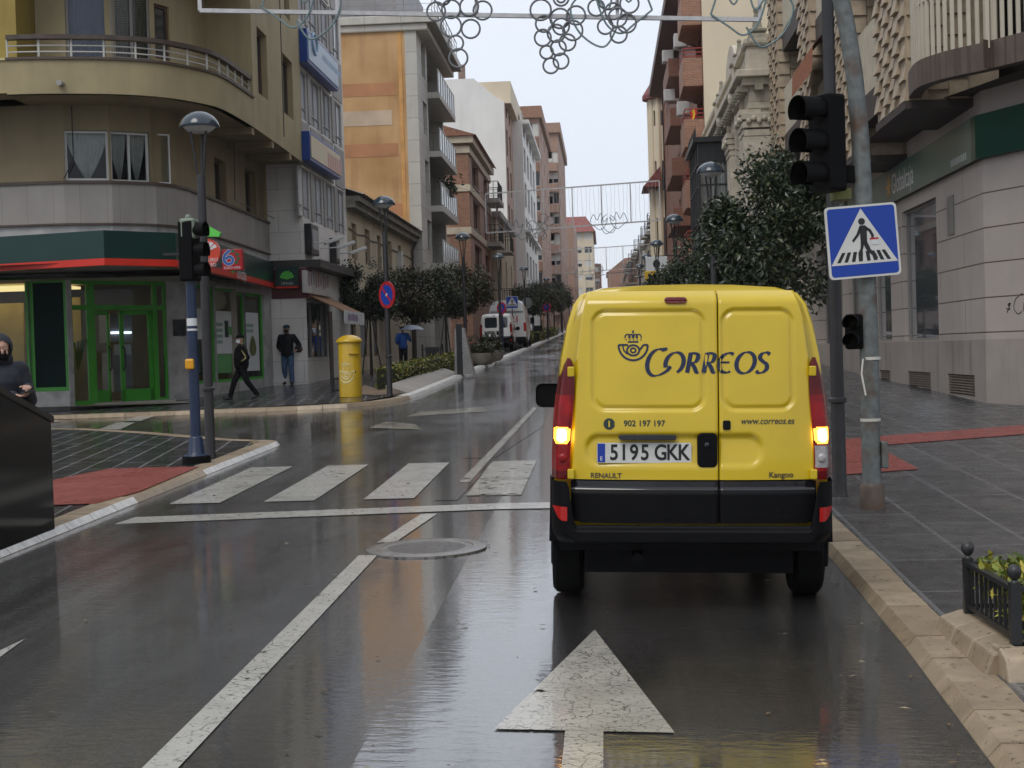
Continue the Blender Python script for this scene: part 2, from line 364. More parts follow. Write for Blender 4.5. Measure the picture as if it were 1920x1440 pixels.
# whole terrain to the horizon
def terr(x, y): return gz(x, max(-60, min(y, 420))) - .35
xs = [-900, -300, -100, -40, -5, -1, 1.6, 40, 100, 300, 900]; ys = [-600, -200, -60, -20, 0, 60, 150, 280, 420, 700, 1500, 3000]
MB().add([(x, y, terr(max(-40, min(x, 40)), y)) for y in ys for x in xs], [(j*11+i, j*11+i+1, j*11+i+12, j*11+i+11) for j in range(11) for i in range(10)]).build('ground', mat('earth', (.09, .085, .08), .8), kind='structure')
xs = [-45, -30, -20, -12, -8, -5, -4, -3, -2, -1.5, -1, -.5, 0, .5, 1, 1.6, 3]; ys = [-16+i*2 for i in range(60)]+[110+i*10 for i in range(31)]
MB().add([(x, y, gz(x, y)) for y in ys for x in xs], [(j*17+i, j*17+i+1, j*17+i+18, j*17+i+17) for j in range(len(ys)-1) for i in range(16)]).build('road', M_ROAD, kind='structure')

XR = [(-16, 1.2), (4, 1.33), (5.7, 1.395), (7.57, 1.461), (10.3, 1.50), (30, 1.55), (400, 1.6)]
def xr(y):
    for (a, p), (b, q) in zip(XR, XR[1:]):
        if y <= b: return p+(q-p)*(y-a)/(b-a)
    return XR[-1][1]
KERB_L = [(-4.53, -15), (-4.53, 20.3)] + [(-4.53-.35*(1-math.cos(R(a))), 20.3+.55*math.sin(R(a))) for a in (25, 50, 75, 95)] + [(-5.35, 21.25), (-7.4, 23.9), (-9.2, 25.9), (-10.8, 27.0), (-14, 27.9), (-30, 28.4)]
KERB_F = [(-30, 31.6), (-13, 31.15), (-11.7, 30.8), (-8.75, 29.75), (-6.1, 29.1), (-5.1, 29.15), (-4.5, 29.8), (-4.2, 30.9), (-4.1, 33), (-4.08, 50), (-3.95, 84), (-3.9, 400)]
KERB_R = [(xr(y), y) for y in (-15, 0, 4, 5.7, 7.57, 10.3, 30, 100, 400)]
def inset(P, d):                                            # offset to the left of the direction of travel
    o = []
    for i in range(len(P)):
        a, b = Vector(P[max(i-1, 0)]), Vector(P[min(i+1, len(P)-1)]); t = (b-a).normalized(); o.append((P[i][0]-t.y*d, P[i][1]+t.x*d))
    return o
sheet('pavement_island', inset(KERB_L, .27), [(-30, -15), (-30, 10), (-30, 20), (-30, 26), (-30, 28.3)], .058, M_PAVL, nu=30)
sheet('pavement_far_corner', inset(KERB_F, .27), [(-30, 33), (-30, 60), (-30, 400)], .078, M_PAVL, nu=30, seg=140)
sheet('pavement', inset(KERB_R, -.27), [(34, -15), (34, 400)], .058, M_PAVE, nu=30, seg=120)
def kerb(name, P, side, h, L0=.62, w=.05, top=.22, m=(M_KERB,), skip=None, far=90, white=False):
    mb = MB(); d = 0; pts = [Vector(p) for p in P]; segs = []
    for a, b in zip(pts, pts[1:]):
        n = max(1, round((b-a).length/(L0 if a.y < far else 8)))
        segs += [(a.lerp(b, i/n), a.lerp(b, (i+1)/n)) for i in range(n)]
    for a, b in segs:
        t = (b-a).normalized(); n = Vector((-t.y, t.x))*side; a2, b2 = a+t*.004, b-t*.004
        hh = h+random.uniform(-.003, .003); j = random.uniform(-.006, .006)
        drop = skip and skip(a)
        if drop: hh = h*.93
        pr = [(0, -.3), (0, .004), (w, hh), (w+top+j, hh+.002), (w+top+j, -.3)]
        ra = [(*(a2+n*u), gz(*(a2+n*u))+v) for u, v in pr]; rb = [(*(b2+n*u), gz(*(b2+n*u))+v) for u, v in pr]
        mb.loft([ra, rb]); k = len(pr)
        wt = 0 if drop or not white else 1; mb.c += [0, wt, wt if white == 2 else 0, 0, 0, 0, 0]
    # outward facing
    o = mb.build(name, m, kind='structure'); bm = bmesh.new(); bm.from_mesh(o.data); bmesh.ops.recalc_face_normals(bm, faces=bm.faces); bm.to_mesh(o.data); bm.free(); return o
kerb('kerb_island', KERB_L, 1, .06, m=(M_KERB, M_KERBW), white=True, skip=lambda a: 13.6 < a.y < 16.3 or a.y > 20.4 or a.x < -4.7)
kerb('kerb_far_corner', KERB_F, 1, .08, m=(M_KERB, M_KERBW), white=2, skip=lambda a: a.y < 31.5 and a.x < -4.15)
kerb('kerb', KERB_R, -1, .06, L0=.42, m=(M_KERB,))

# ---- paint on the road: each mark follows the road surface
def mark(mb, a, b, c, d, lift=.007, nu=10, nv=4):            # a-b near edge, d-c far edge
    a, b, c, d = [Vector(q[:2]) for q in (a, b, c, d)]
    def f(u, v):
        p = a.lerp(b, u).lerp(d.lerp(c, u), v); return (p.x, p.y, gz(p.x, p.y)+lift)
    return mb.grid(f, nu, nv)
mb = MB()
for x0, x1 in ((-4.17, -3.68), (-3.26, -2.78), (-2.31, -1.83)):
    mark(mb, (x0, 13.9), (x1, 13.9), (x1-.02, 17.3), (x0-.02, 17.3))
mark(mb, (-4.25, 12.55), (1.45, 13.25), (1.45, 13.66), (-4.2, 12.98), nu=30)
mb.build('crossing_paint', M_PAINT, kind='structure')
mb = MB()
for x0, x1 in ((-1.35, -.83), (-.4, .1), (.55, 1.05)): mark(mb, (x0, 14.0), (x1, 14.0), (x1, 17.3), (x0, 17.3))
P_ = [gnd(*q) for q in ((692, 803), (790, 806), (778, 796), (722, 791))]; mark(mb, *P_)
P_ = [gnd(*q) for q in ((860, 905), (880, 905), (1008, 765), (1000, 764))]; mark(mb, *P_, nv=12)
P_ = [gnd(*q) for q in ((760, 782), (915, 772), (905, 764), (790, 772))]; mark(mb, *P_)
mb.build('faded_paint', M_PAINTF, kind='structure')
mb = MB()
mark(mb, (-1.80, 1.5), (-1.655, 1.5), (-1.665, 10.55), (-1.80, 10.55), nv=20); mark(mb, (-1.76, 11.15), (-1.62, 11.15), (-1.48, 12.75), (-1.62, 12.75))
P_ = [gnd(*q) for q in ((-120, 1322), (47, 1200), (46.9, 1199.8), (-120, 1278))]; mark(mb, *P_)
for q in (((183, 806), (225, 806), (253, 793), (222, 792)), ((232, 790), (263, 790), (292, 780), (262, 779)), ((96, 792), (108, 792), (116, 789), (96, 789)), ((96, 786), (132, 786), (142, 783), (96, 783))):
    mark(mb, *[gnd(*p) for p in q])
mb.build('lane_paint', M_PAINT, kind='structure')
mb = MB(); mark(mb, (-.498, 6.04), (.235, 6.0), (-.098, 7.96), (-.102, 7.96), nu=20, nv=20)
mark(mb, (-.207, 2.6), (-.052, 2.6), (-.052, 6.02), (-.207, 6.03), nv=12); mb.build('arrow_paint', M_PAINTC, kind='structure')
mb = MB(); mark(mb, (-1.75, 17.8), (-1.35, 17.8), (-.95, 23), (-1.25, 23), lift=.004, nv=12)
mark(mb, (-1.62, 13.7), (-1.4, 13.7), (-1.33, 17.3), (-1.55, 17.3), lift=.004, nv=12); mb.build('asphalt_patch', M_PATCH, kind='structure')
# ---- ribbed red warning tiles
def tactile(name, pts, dz, along, label=None):
    mb = MB(); P = [Vector((p.x, p.y)) for p in pts]; c = sum(P, Vector((0, 0)))/len(P)
    mb.poly([(p.x, p.y, gz(p.x, p.y)+dz) for p in P])
    d = Vector(along).normalized(); n = Vector((-d.y, d.x)); ts = [(p-c).dot(n) for p in P]
    k = math.ceil(min(ts)/.05)
    while k*.05 < max(ts):
        hit = []
        for a, b in zip(P, P[1:]+P[:1]):
            ta, tb = (a-c).dot(n)-k*.05, (b-c).dot(n)-k*.05
            if ta*tb < 0: hit.append(a.lerp(b, ta/(ta-tb)))
        for a, b in zip(hit[::2], hit[1::2]):
            q = [a-n*.012, a+n*.012, b+n*.012, b-n*.012]
            za = [gz(p.x, p.y)+dz for p in q]
            mb.extr([(p.x, p.y, z) for p, z in zip(q, za)], (0, 0, .006))
        k += 1
    return mb.build(name, M_RED, kind='structure')
tactile('red_paving_island', [gnd(*q, .062) for q in ((90, 903), (205, 880), (372, 876), (262, 922), (180, 945), (85, 948))], .066, (1, .02))
tactile('red_paving', [gnd(*q, .062) for q in ((1560, 826), (1930, 797), (1930, 814), (1640, 836), (1722, 880), (1560, 892))], .066, (1, .1))
# ================================================================== building kit
M_GLASS = mat('window glass', (.025, .03, .035), .03, .1, 1, spec=.8)
M_GLASSB = mat('sky facing glass', (.40, .44, .48), .03, .1, 1, metal=.85)
M_CLEAR = glass_mat('clear glass')
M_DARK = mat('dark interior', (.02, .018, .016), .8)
M_WFR = mat('white window frame', (.62, .62, .60), .4, .08)
M_GFR = mat('grey window frame', (.24, .22, .20), .4, .1)
M_BFR = mat('brown window frame', (.10, .06, .04), .5, .1)
M_BLIND = mat('white roller blind', (.62, .61, .57), .6, .08, 3, .25, 30)
M_IRON = mat('black iron', (.02, .021, .023), .4, .2, 8)
M_ROOFT = mat('clay roof tiles', (.30, .13, .08), .6, .35, 9, .5, 20)
M_CONC = mat('weathered concrete', (.36, .34, .31), .7, .2, 2, .2, 30, kind='wall')
M_SLATE_ROOF = mat('grey roofing', (.14, .13, .13), .7, .2)
def V2(p): return Vector((p[0], p[1]))
def uv(px, py, P, Q):                                        # a measured point on the upright plane through P and Q: (distance from P, height)
    P, Q = V2(P), V2(Q); t = (Q-P).normalized(); n = Vector((t.y, -t.x)); d = ray(px, py)
    k = ((P-EYE.xy).dot(n))/(d.xy.dot(n)); p = EYE+d*k; return (p.xy-P).dot(t), p.z
def hole(P, Q, x0, y0, x1, y1, **k):                         # opening measured as left, top, right, bottom
    xm, ym = (x0+x1)/2, (y0+y1)/2
    h = dict(u0=uv(x0, ym, P, Q)[0], u1=uv(x1, ym, P, Q)[0], z0=uv(xm, y1, P, Q)[1], z1=uv(xm, y0, P, Q)[1]); h.update(k); return h
def H(u0, u1, z0, z1, **k): return dict(u0=u0, u1=u1, z0=z0, z1=z1, **k)
def wall_face(mb, P, Q, z0, z1, holes=(), depth=.16):
    P, Q = V2(P), V2(Q); L_ = (Q-P).length; t = (Q-P)/L_; n = Vector((t.y, -t.x))
    def pt(u, z, d=0): q = P+t*u-n*d; return (q.x, q.y, z)
    hs = []
    for h in holes:
        a, b = max(.001, h['u0']), min(L_-.001, h['u1']); c, d = max(z0+.001, h['z0']), min(z1-.001, h['z1'])
        if b-a > .02 and d-c > .02: hs.append((a, b, c, d, h.get('d', depth)))
    us = sorted({0, L_, *[h[0] for h in hs], *[h[1] for h in hs]}); zs = sorted({z0, z1, *[h[2] for h in hs], *[h[3] for h in hs]})
    for a, b in zip(us, us[1:]):
        run = None
        for c, d in zip(zs, zs[1:]):
            um, zm = (a+b)/2, (c+d)/2
            solid = not any(h[0] < um < h[1] and h[2] < zm < h[3] for h in hs)
            if solid: run = (run[0], d) if run else (c, d)
            if (not solid or d == zs[-1]) and run:
                mb.quad(pt(a, run[0]), pt(b, run[0]), pt(b, run[1]), pt(a, run[1])); run = None
    for a, b, c, d, e in hs:
        mb.quad(pt(a, c), pt(a, c, e), pt(a, d, e), pt(a, d)); mb.quad(pt(b, d), pt(b, d, e), pt(b, c, e), pt(b, c))
        mb.quad(pt(a, d), pt(a, d, e), pt(b, d, e), pt(b, d)); mb.quad(pt(b, c), pt(b, c, e), pt(a, c, e), pt(a, c))
    return mb
def put_windows(root, P, Q, holes, depth=.16, frame=None, pane=None):
    P, Q = V2(P), V2(Q); t3 = (Q-P).normalized().to_3d(); n3 = Vector((t3.y, -t3.x, 0)); P3 = P.to_3d()
    for h in holes:
        if h.get('void'): continue
        d = h.get('d', depth); fw = h.get('fw', .06); a, b, c, e = h['u0'], h['u1'], h['z0'], h['z1']
        f = MB(); g = MB()
        def bx(u0, u1, z0, z1, m, d0=.0, th=.05): m.obox(P3+t3*(u0+u1)/2+Vector((0, 0, (z0+z1)/2))-n3*(d-d0-th/2-.001), t3*(u1-u0)/2, n3*th/2, Vector((0, 0, (z1-z0)/2)))
        bl = h.get('blind', 0); top = e
        bx(a, b, c, c+fw, f); bx(a, b, e-fw, e, f); bx(a, a+fw, c+fw, e-fw, f); bx(b-fw, b, c+fw, e-fw, f)
        for i in range(1, h.get('nx', 1)): u = a+(b-a)*i/h['nx']; bx(u-fw/2, u+fw/2, c+fw, e-fw, f, th=.045)
        for z in h.get('rows', ()): z = c+(e-c)*z; bx(a+fw, b-fw, z-fw/2, z+fw/2, f, th=.042)
        fo = f.build(h.get('name', 'window'), h.get('frame', frame or M_GFR), root)
        q0 = P3-n3*(d-.012); pt = lambda u, z: q0+t3*u+Vector((0, 0, z))
        MB().quad(pt(a+fw*.5, c+fw*.5), pt(b-fw*.5, c+fw*.5), pt(b-fw*.5, e-fw*.5), pt(a+fw*.5, e-fw*.5)).build('pane', h.get('pane', pane or M_GLASS), fo)
        if bl:
            m = MB(); bx(a+fw, b-fw, e-(e-c)*bl, e-fw*.5, m, d0=.02, th=.04); m.build('blind', h.get('bmat', M_BLIND), fo)
        if h.get('sill'):
            m = MB(); m.obox(P3+t3*(a+b)/2+Vector((0, 0, c-.03))+n3*.03, t3*((b-a)/2+.08), n3*.07, Vector((0, 0, .028))); m.build('sill', h.get('smat', M_CONC), fo)
def shell(root, foot, z0, z1, mats, faces=None, roof=M_SLATE_ROOF, depth=.16, names=None, frame=None, pane=None, floor=False):
    """walls round a footprint (counter-clockwise), openings per side, flat roof"""
    by = {}; n = len(foot)
    for i in range(n):
        P, Q = foot[i], foot[(i+1) % n]; m = mats[i] if isinstance(mats, list) else mats; k = (names or {}).get(i, 'wall')
        mb = by.setdefault((k, m.name), (MB(), m))[0]; hs = (faces or {}).get(i, ())
        wall_face(mb, P, Q, z0, z1, hs, depth); put_windows(root, P, Q, hs, depth, frame, pane)
    for (k, _), (mb, m) in by.items(): mb.build(k, m, root)
    MB().poly([(p[0], p[1], z1) for p in foot]).build('roof', roof, root)
    if floor: MB().poly([(p[0], p[1], z0) for p in reversed(foot)]).build('soffit', mats[0] if isinstance(mats, list) else mats, root)
def strip(mb, line, z0, z1, th=.1, out=0.0, cap=True):       # band following an open line in plan (outside on its right)
    P = inset(line, -out) if out else [tuple(p) for p in line]; Q = inset(line, th-out)
    for i in range(len(P)-1):
        a, b, c, d = P[i], P[i+1], Q[i+1], Q[i]
        mb.quad((*a, z0), (*b, z0), (*b, z1), (*a, z1)); mb.quad((*d, z1), (*c, z1), (*c, z0), (*d, z0))
        mb.quad((*a, z1), (*b, z1), (*c, z1), (*d, z1)); mb.quad((*d, z0), (*c, z0), (*b, z0), (*a, z0))
    for a, d in ((P[0], Q[0]), (Q[-1], P[-1])): mb.quad((*d, z0), (*a, z0), (*a, z1), (*d, z1))
    return mb
def cover(mb, A, B, z, flip=False):                          # level surface between two lines
    n = max(len(A), len(B)); A = resamp(A, n); B = resamp(B, n)
    for i in range(n-1):
        q = [(*A[i], z), (*A[i+1], z), (*B[i+1], z), (*B[i], z)]; mb.poly(q[::-1] if flip else q)
    return mb
def resamp(P, n):
    L_ = [0]
    for a, b in zip(P, P[1:]): L_.append(L_[-1]+math.dist(a, b))
    o = []
    for k in range(n):
        s = L_[-1]*k/(n-1); i = 0
        while i < len(P)-2 and L_[i+1] < s: i += 1
        f = (s-L_[i])/max(1e-9, L_[i+1]-L_[i]); o.append((P[i][0]+(P[i+1][0]-P[i][0])*f, P[i][1]+(P[i+1][1]-P[i][1])*f))
    return o
def rails(mb, line, z0, z1, posts=.8, bars=2, top=.05, r=.014):
    L_ = sum(math.dist(a, b) for a, b in zip(line, line[1:])); P = resamp(line, max(2, int(L_/.35)+1))
    if top: mb.tube([(*p, z1) for p in P], top/2, 6)
    for k in range(bars): z = z0+(z1-z0)*(k+1)/(bars+1); mb.tube([(*p, z) for p in P], r*.7, 5)
    for p in resamp(line, max(2, round(L_/posts)+1)): mb.cone((*p, z0), (*p, z1), r, r, 6)
    return mb

# ================================================================== corner bank building on the left
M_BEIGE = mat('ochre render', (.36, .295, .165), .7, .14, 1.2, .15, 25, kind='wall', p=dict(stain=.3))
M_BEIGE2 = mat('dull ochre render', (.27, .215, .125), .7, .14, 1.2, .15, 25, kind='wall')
M_MUST = mat('mustard render', (.33, .245, .055), .7, .16, 1.2, .15, 25, kind='wall', p=dict(stain=.5))
M_PANEL = mat('grey stone panels', (.32, .295, .27), .5, .1, 1.5, .08, 20, kind='panel', p=dict(w=.55, h=5, m=.006, c2=.9, mortar=(.2, .18, .17), off=0, stain=.25))
M_MARB = mat('veined marble', (.42, .41, .40), .35, .3, 3.5, 0, kind='panel', p=dict(w=.9, h=5, m=.003, c2=.92, off=0, stain=.3))
M_BROWN = mat('brown moulding', (.085, .06, .045), .5, .2)
M_GREEN = mat('green shop frame', (.055, .33, .03), .35, .12, 3)
M_DGREEN = mat('dark green fascia', (.004, .034, .028), .3, .1)
M_REDS = mat('red sign stripe', (.62, .03, .015), .4, .08)
M_STEEL = mat('pale steel rail', (.55, .54, .50), .4, .1)
M_WOOD = mat('weathered wood rail', (.075, .055, .045), .5, .3, 6)
M_NET = mat('white net curtain', (.62, .61, .58), .8, .12, 5)
M_LILAC = mat('lilac curtain', (.25, .25, .34), .8, .12, 4)
M_CHECK = mat('checked curtain', (.40, .34, .25), .8, .1, 4, kind='panel', p=dict(w=.06, h=.05, m=.012, mortar=(.16, .13, .10), off=0))
M_POST = mat('white poster', (.60, .62, .63), .4, .05)
M_POSTG = mat('green poster', (.10, .30, .10), .4, .15)
M_LIME = mat('lime sign', (.12, .60, .08), .4, .05)
M_WHITE = mat('white lettering', (.75, .75, .74), .4, .04)
M_BLACK = mat('black satin', (.012, .012, .013), .35, .1)

SB = [(-30, 30.2), (-14, 30.35), (-12.5, 30.4), (-11.1, 30.43), (-10.2, 30.72), (-9.45, 31.3), (-9.2, 31.8), (-9.11, 32.5), (-9.12, 34.1), (-9.16, 37.5), (-9.28, 41.2)]
OV = [(-11.75, 29.2), (-11.1, 29.24), (-10.1, 29.48), (-9.6, 29.68), (-9.12, 29.97), (-8.8, 30.28), (-8.56, 30.66), (-8.3, 31.15), (-8.13, 31.7), (-8.06, 32.6), (-8.04, 34.6), (-8.12, 38), (-8.23, 41.2)]
FA = [(-30, 30.6), (-12.4, 30.1), (-9.97, 29.43), (-8.85, 30.62), (-8.72, 32.4), (-9.16, 41.2)]
GF = [(-30, 27.6), (gnd(132, 768, .08).xy)[:], (gnd(190, 760, .08).xy)[:], (gnd(330, 750, .08).xy)[:], (gnd(353, 748, .08).xy)[:], (-9.27, 41.2)]
GF = [tuple(p) for p in GF]; GF[0] = (-30, GF[1][1]-.5)
bank = thing('corner_building', 'ochre corner apartment block with curved balcony above a bank with green frames', 'building', (-12, 36, .8))
zg = .35
hA = [hole(GF[0], GF[1], -60, 523, 120, 737, d=.12, frame=M_GREEN, pane=M_CLEAR, fw=.09, nx=1)]
hA[0]['void'] = True
# shop front: left windows
P, Q = GF[0], GF[1]
hs_l = [hole(P, Q, -95, 522, 54, 734, d=.14, frame=M_GREEN, pane=M_CLEAR, fw=.09, name='shop_window'), hole(P, Q, 54, 522, 126, 734, d=.14, frame=M_GREEN, pane=mat('dark green window panel', (.003, .016, .014), .6, .2, spec=.15), fw=.09, name='shop_window')]
mb = MB(); wall_face(mb, P, Q, zg, 3.75, hs_l, .14); put_windows(bank, P, Q, hs_l)
wall_face(mb, GF[1], GF[2], zg, 3.75, ())
P, Q = GF[2], GF[3]
hs_d = [hole(P, Q, 192, 527, 317, 755, d=.2, void=True)]
P0, Q0 = GF[1], GF[3]
t = (V2(Q0)-V2(P0)).normalized()
hs_e = [hole(P0, Q0, 137, 525, 316, 757, d=.18, void=True)]
mb = MB(); wall_face(mb, GF[0], GF[1], zg, 3.75, hs_l, .14); wall_face(mb, P0, Q0, zg, 3.75, hs_e, .18)
wall_face(mb, GF[3], GF[4], zg, 3.75, ())
P1, Q1 = GF[4], GF[5]
hs_r = [hole(P1, Q1, a, b, c, d, d=.12, frame=M_GREEN, pane=M_CLEAR, fw=.07, name='shop_window') for a, b, c, d in ((357, 534, 406, 719), (406, 541, 445, 716), (445, 548, 462, 714), (462, 551, 497, 711))]
wall_face(mb, P1, Q1, zg, 3.75, hs_r, .12); put_windows(bank, P1, Q1, hs_r)
mb.build('wall', M_MARB, bank)
# entrance: fixed lights, transom, two leaves
def on_wall(P, Q, out=0.0):
    P, Q = V2(P), V2(Q); t = (Q-P).normalized(); n = Vector((t.y, -t.x))
    return lambda u, z, o=0.0: Vector((*(P+t*u+n*(out+o)), z))
W = on_wall(P0, Q0); u_ = lambda px, py=650: uv(px, py, P0, Q0)[0]; z_ = lambda py, px=230: uv(px, py, P0, Q0)[1]
f = MB()
t3 = t.to_3d(); n3 = Vector((t.y, -t.x, 0))
def slab(m, u0, u1, z0, z1, o, th=.06): m.obox(W((u0+u1)/2, (z0+z1)/2, o), t3*(u1-u0)/2, n3*th/2, Vector((0, 0, (z1-z0)/2)))
zb, zt, zm = z_(756), z_(526), z_(576)
for a, b, z0, z1 in ((137, 141, zb, zt), (168, 183, zb, zt), (292, 300, zb, zt), (312, 317, zb, zt)): slab(f, u_(a), u_(b), z0, z1, -.1)
for a, b, z0, z1 in ((141, 168, zb, zb+.1), (141, 168, zm-.06, zm+.05), (183, 292, zm-.06, zm+.05), (141, 312, zt-.09, zt), (300, 312, zb, zb+.1), (300, 312, zm-.06, zm+.05)): slab(f, u_(a), u_(b), z0, z1, -.1)
en = f.build('entrance_frame', M_GREEN, bank)
g = MB(); g.quad(W(u_(141), zb, -.1), W(u_(168), zb, -.1), W(u_(168), zt, -.1), W(u_(141), zt, -.1)); g.quad(W(u_(183), zm, -.1), W(u_(312), zm, -.1), W(u_(312), zt, -.1), W(u_(183), zt, -.1)); g.quad(W(u_(300), zb, -.1), W(u_(312), zb, -.1), W(u_(312), zm, -.1), W(u_(300), zm, -.1))
g.build('pane', M_CLEAR, en)
for a, b, o in ((187, 220, -.35), (232, 292, -.16)):
    f = MB(); s = .1 if a > 200 else .05; z0, z1 = zb+.02, zm-.07
    for p0, p1, q0, q1 in ((u_(a), u_(a)+s, z0, z1), (u_(b)-s, u_(b), z0, z1), (u_(a), u_(b), z0, z0+.3), (u_(a), u_(b), z1-.1, z1)): slab(f, p0, p1, q0, q1, o, .05)
    dr = f.build('door', M_GREEN, bank); MB().quad(W(u_(a)+s, z0+.3, o), W(u_(b)-s, z0+.3, o), W(u_(b)-s, z1-.1, o), W(u_(a)+s, z1-.1, o)).build('pane', M_CLEAR, dr)
    h = MB(); uu = u_(b)-s/2 if a < 200 else u_(a)+s/2; h.tube([W(uu, z0+.75, o+.03), W(uu+.02, z0+.8, o+.09), W(uu+.02, z0+1.25, o+.09), W(uu, z0+1.3, o+.03)], .022, 8); h.build('handle', M_BLACK, dr)
# step, interior, cash machine with its lit strip
s = MB(); pts = [gnd(176, 764, .08), gnd(330, 753, .08), gnd(330, 748, .08), gnd(176, 757, .08)]; s.extr([(p.x, p.y, pts[0].z-.1) for p in pts], (0, 0, .2)); s.build('step', M_CONC, bank)
room = MB(); room.quad((-18, 36.8, .4), (-9.6, 38.6, .4), (-9.6, 38.6, 3.7), (-18, 36.8, 3.7)); room.quad((-18, 32, .75), (-9.4, 33, .75), (-9.4, 41, .75), (-18, 41, .75)); room.quad((-18, 31.5, 3.6), (-18, 41, 3.6), (-9.4, 41, 3.6), (-9.4, 33, 3.6))
room.build('interior_wall', mat('bank interior', (.30, .27, .21), .7, .15), bank)
lamp = MB().box(-15.5, -12.6, 33.9, 35.4, 3.5, 3.56).build('interior_lamp', mat('warm ceiling lamp', (.8, .7, .4), .5, emit=(1, .78, .35), estr=1.0), bank)
bd = MB().box(-13.4, -12.55, 35.2, 35.3, 1.9, 3.3).box(-14.6, -13.9, 35.0, 35.1, 1.4, 3.2).build('interior_board', mat('cream board', (.55, .42, .16), .6), bank)
am = MB(); slab(am, u_(243), u_(279), z_(735), z_(660), -1.0, .5); slab(am, u_(240), u_(282), z_(640), z_(585), -1.0, .5); atm = am.build('cash_machine', mat('grey machine', (.22, .22, .24), .4), bank)
al = MB(); slab(al, u_(240), u_(278), z_(624), z_(620.5), -.72, .03); al.build('light_strip', mat('cool light strip', (.8, .9, 1), .4, emit=(.75, .87, 1), estr=2.5), atm)
sc_ = MB(); slab(sc_, u_(246), u_(277), z_(665), z_(645), -.74, .02); sc_.build('screen', mat('grey screen', (.45, .48, .5), .2), atm)
fan = MB()
for i in range(4): fan.tube([W(u_(150), z_(690), -.14), W(u_(146+7*i), z_(640-2*i), -.14)], .03, 5)
fan.build('window_decal', mat('dark lime decal', (.08, .15, .03), .4), bank)
# plaque by the door
W5 = on_wall(P0, GF[4]); a = uv(323, 600, GF[3], GF[4])
pl = MB(); Wp = on_wall(GF[3], GF[4]); c0 = hole(GF[3], GF[4], 324, 599, 347, 630); tt = (V2(GF[4])-V2(GF[3])).normalized()
pl.obox(Wp((c0['u0']+c0['u1'])/2, (c0['z0']+c0['z1'])/2, .02), tt.to_3d()*max(.08, (c0['u1']-c0['u0'])/2), Vector((tt.y, -tt.x, 0))*.02, Vector((0, 0, (c0['z1']-c0['z0'])/2))); pl.build('plaque', mat('black plaque', (.012, .016, .016), .25), bank)
# posters inside the right windows
Wr = on_wall(P1, Q1, -.100); tr = (V2(Q1)-V2(P1)).normalized(); ur = lambda px, py: uv(px, py, P1, Q1)
def flat(name, m, W, P, Q, x0, y0, x1, y1, o=0.0, parent=bank):
    h = hole(P, Q, x0, y0, x1, y1); t = (V2(Q)-V2(P)).normalized()
    b = MB(); b.obox(W((h['u0']+h['u1'])/2, (h['z0']+h['z1'])/2, o-.004), t.to_3d()*(h['u1']-h['u0'])/2, Vector((t.y, -t.x, 0))*.004, Vector((0, 0, (h['z1']-h['z0'])/2)))
    return b.build(name, m, parent)
po = flat('poster', M_POST, Wr, P1, Q1, 359, 578, 385, 636); flat('picture', M_DGREEN, Wr, P1, Q1, 359, 637, 385, 700, 0, po)
for k in range(3): flat('writing', mat('grey green print', (.25, .36, .3), .5), Wr, P1, Q1, 365, 591+9*k, 377, 595+9*k, .008, po)
po = flat('poster', M_POST, Wr, P1, Q1, 410, 583, 442, 663); flat('picture', M_POSTG, Wr, P1, Q1, 410, 664, 442, 699, 0, po); flat('picture', M_DGREEN, Wr, P1, Q1, 428, 601, 435, 632, .008, po); flat('picture', M_POSTG, Wr, P1, Q1, 434, 612, 441, 628, .01, po)
for k in range(4): flat('writing', MATS['grey green print'], Wr, P1, Q1, 411, 605+11*k, 424, 611+11*k, .008, po)
po = flat('poster', M_POST, Wr, P1, Q1, 464, 586, 492, 695)
for k in range(2): flat('writing', MATS['grey green print'], Wr, P1, Q1, 465, 607+10*k, 481, 613+10*k, .008, po)
av = MB(); hh = hole(P1, Q1, 474, 629, 486, 667); uc, zc = (hh['u0']+hh['u1'])/2, (hh['z0']+hh['z1'])/2; rw, rh = (hh['u1']-hh['u0'])/2, (hh['z1']-hh['z0'])/2
av.poly([Wr(uc+rw*math.cos(a)*(1-.35*math.sin(a)), zc+rh*math.sin(a), .01) for a in [R(15*i) for i in range(24)]]); av.build('picture', mat('half pear shape', (.42, .36, .10), .5, .5, 4, col2=(.05, .09, .03)), po)
# fascia with red edge, marble band, grey panel band
zf0, zf1 = 3.66, 4.36
m_ = MB(); strip(m_, FA, zf0+.14, zf1, .15); m_.build('fascia', M_DGREEN, bank)
m_ = MB(); strip(m_, FA, zf0, zf0+.139, .15, out=.005); m_.build('fascia_stripe', M_REDS, bank)
m_ = MB(); cover(m_, inset(FA, .05), inset(GF, .4), 3.752, flip=True); m_.build('soffit', M_PANEL, bank)
fl = MB(); Pf, Qf = FA[4], FA[5]; Wf = on_wall(Pf, Qf); ftx = (V2(Qf)-V2(Pf)).normalized().to_3d(); u0, z0 = uv(452, 514, Pf, Qf); fl.text('Unicaja', .42, Wf(u0, z0, .012), ftx, (0, 0, 1)); fl.build('lettering', M_WHITE, bank)
fl = MB(); u0, z0 = uv(437, 506, Pf, Qf)
for k in range(5): a = R(40+k*25); fl.poly([Wf(u0-.1, z0-.12, .012), Wf(u0-.1+.3*math.cos(a-.17), z0-.12+.28*math.sin(a-.17), .012), Wf(u0-.1+.3*math.cos(a+.17), z0-.12+.28*math.sin(a+.17), .012)])
fl.build('emblem', M_LIME, bank)
m_ = MB(); strip(m_, SB, 3.75, 4.62, .2); m_.build('marble_band', M_MARB, bank)
m_ = MB(); strip(m_, SB, 4.62, 5.44, .2, out=.03); m_.build('panel_band', M_PANEL, bank)
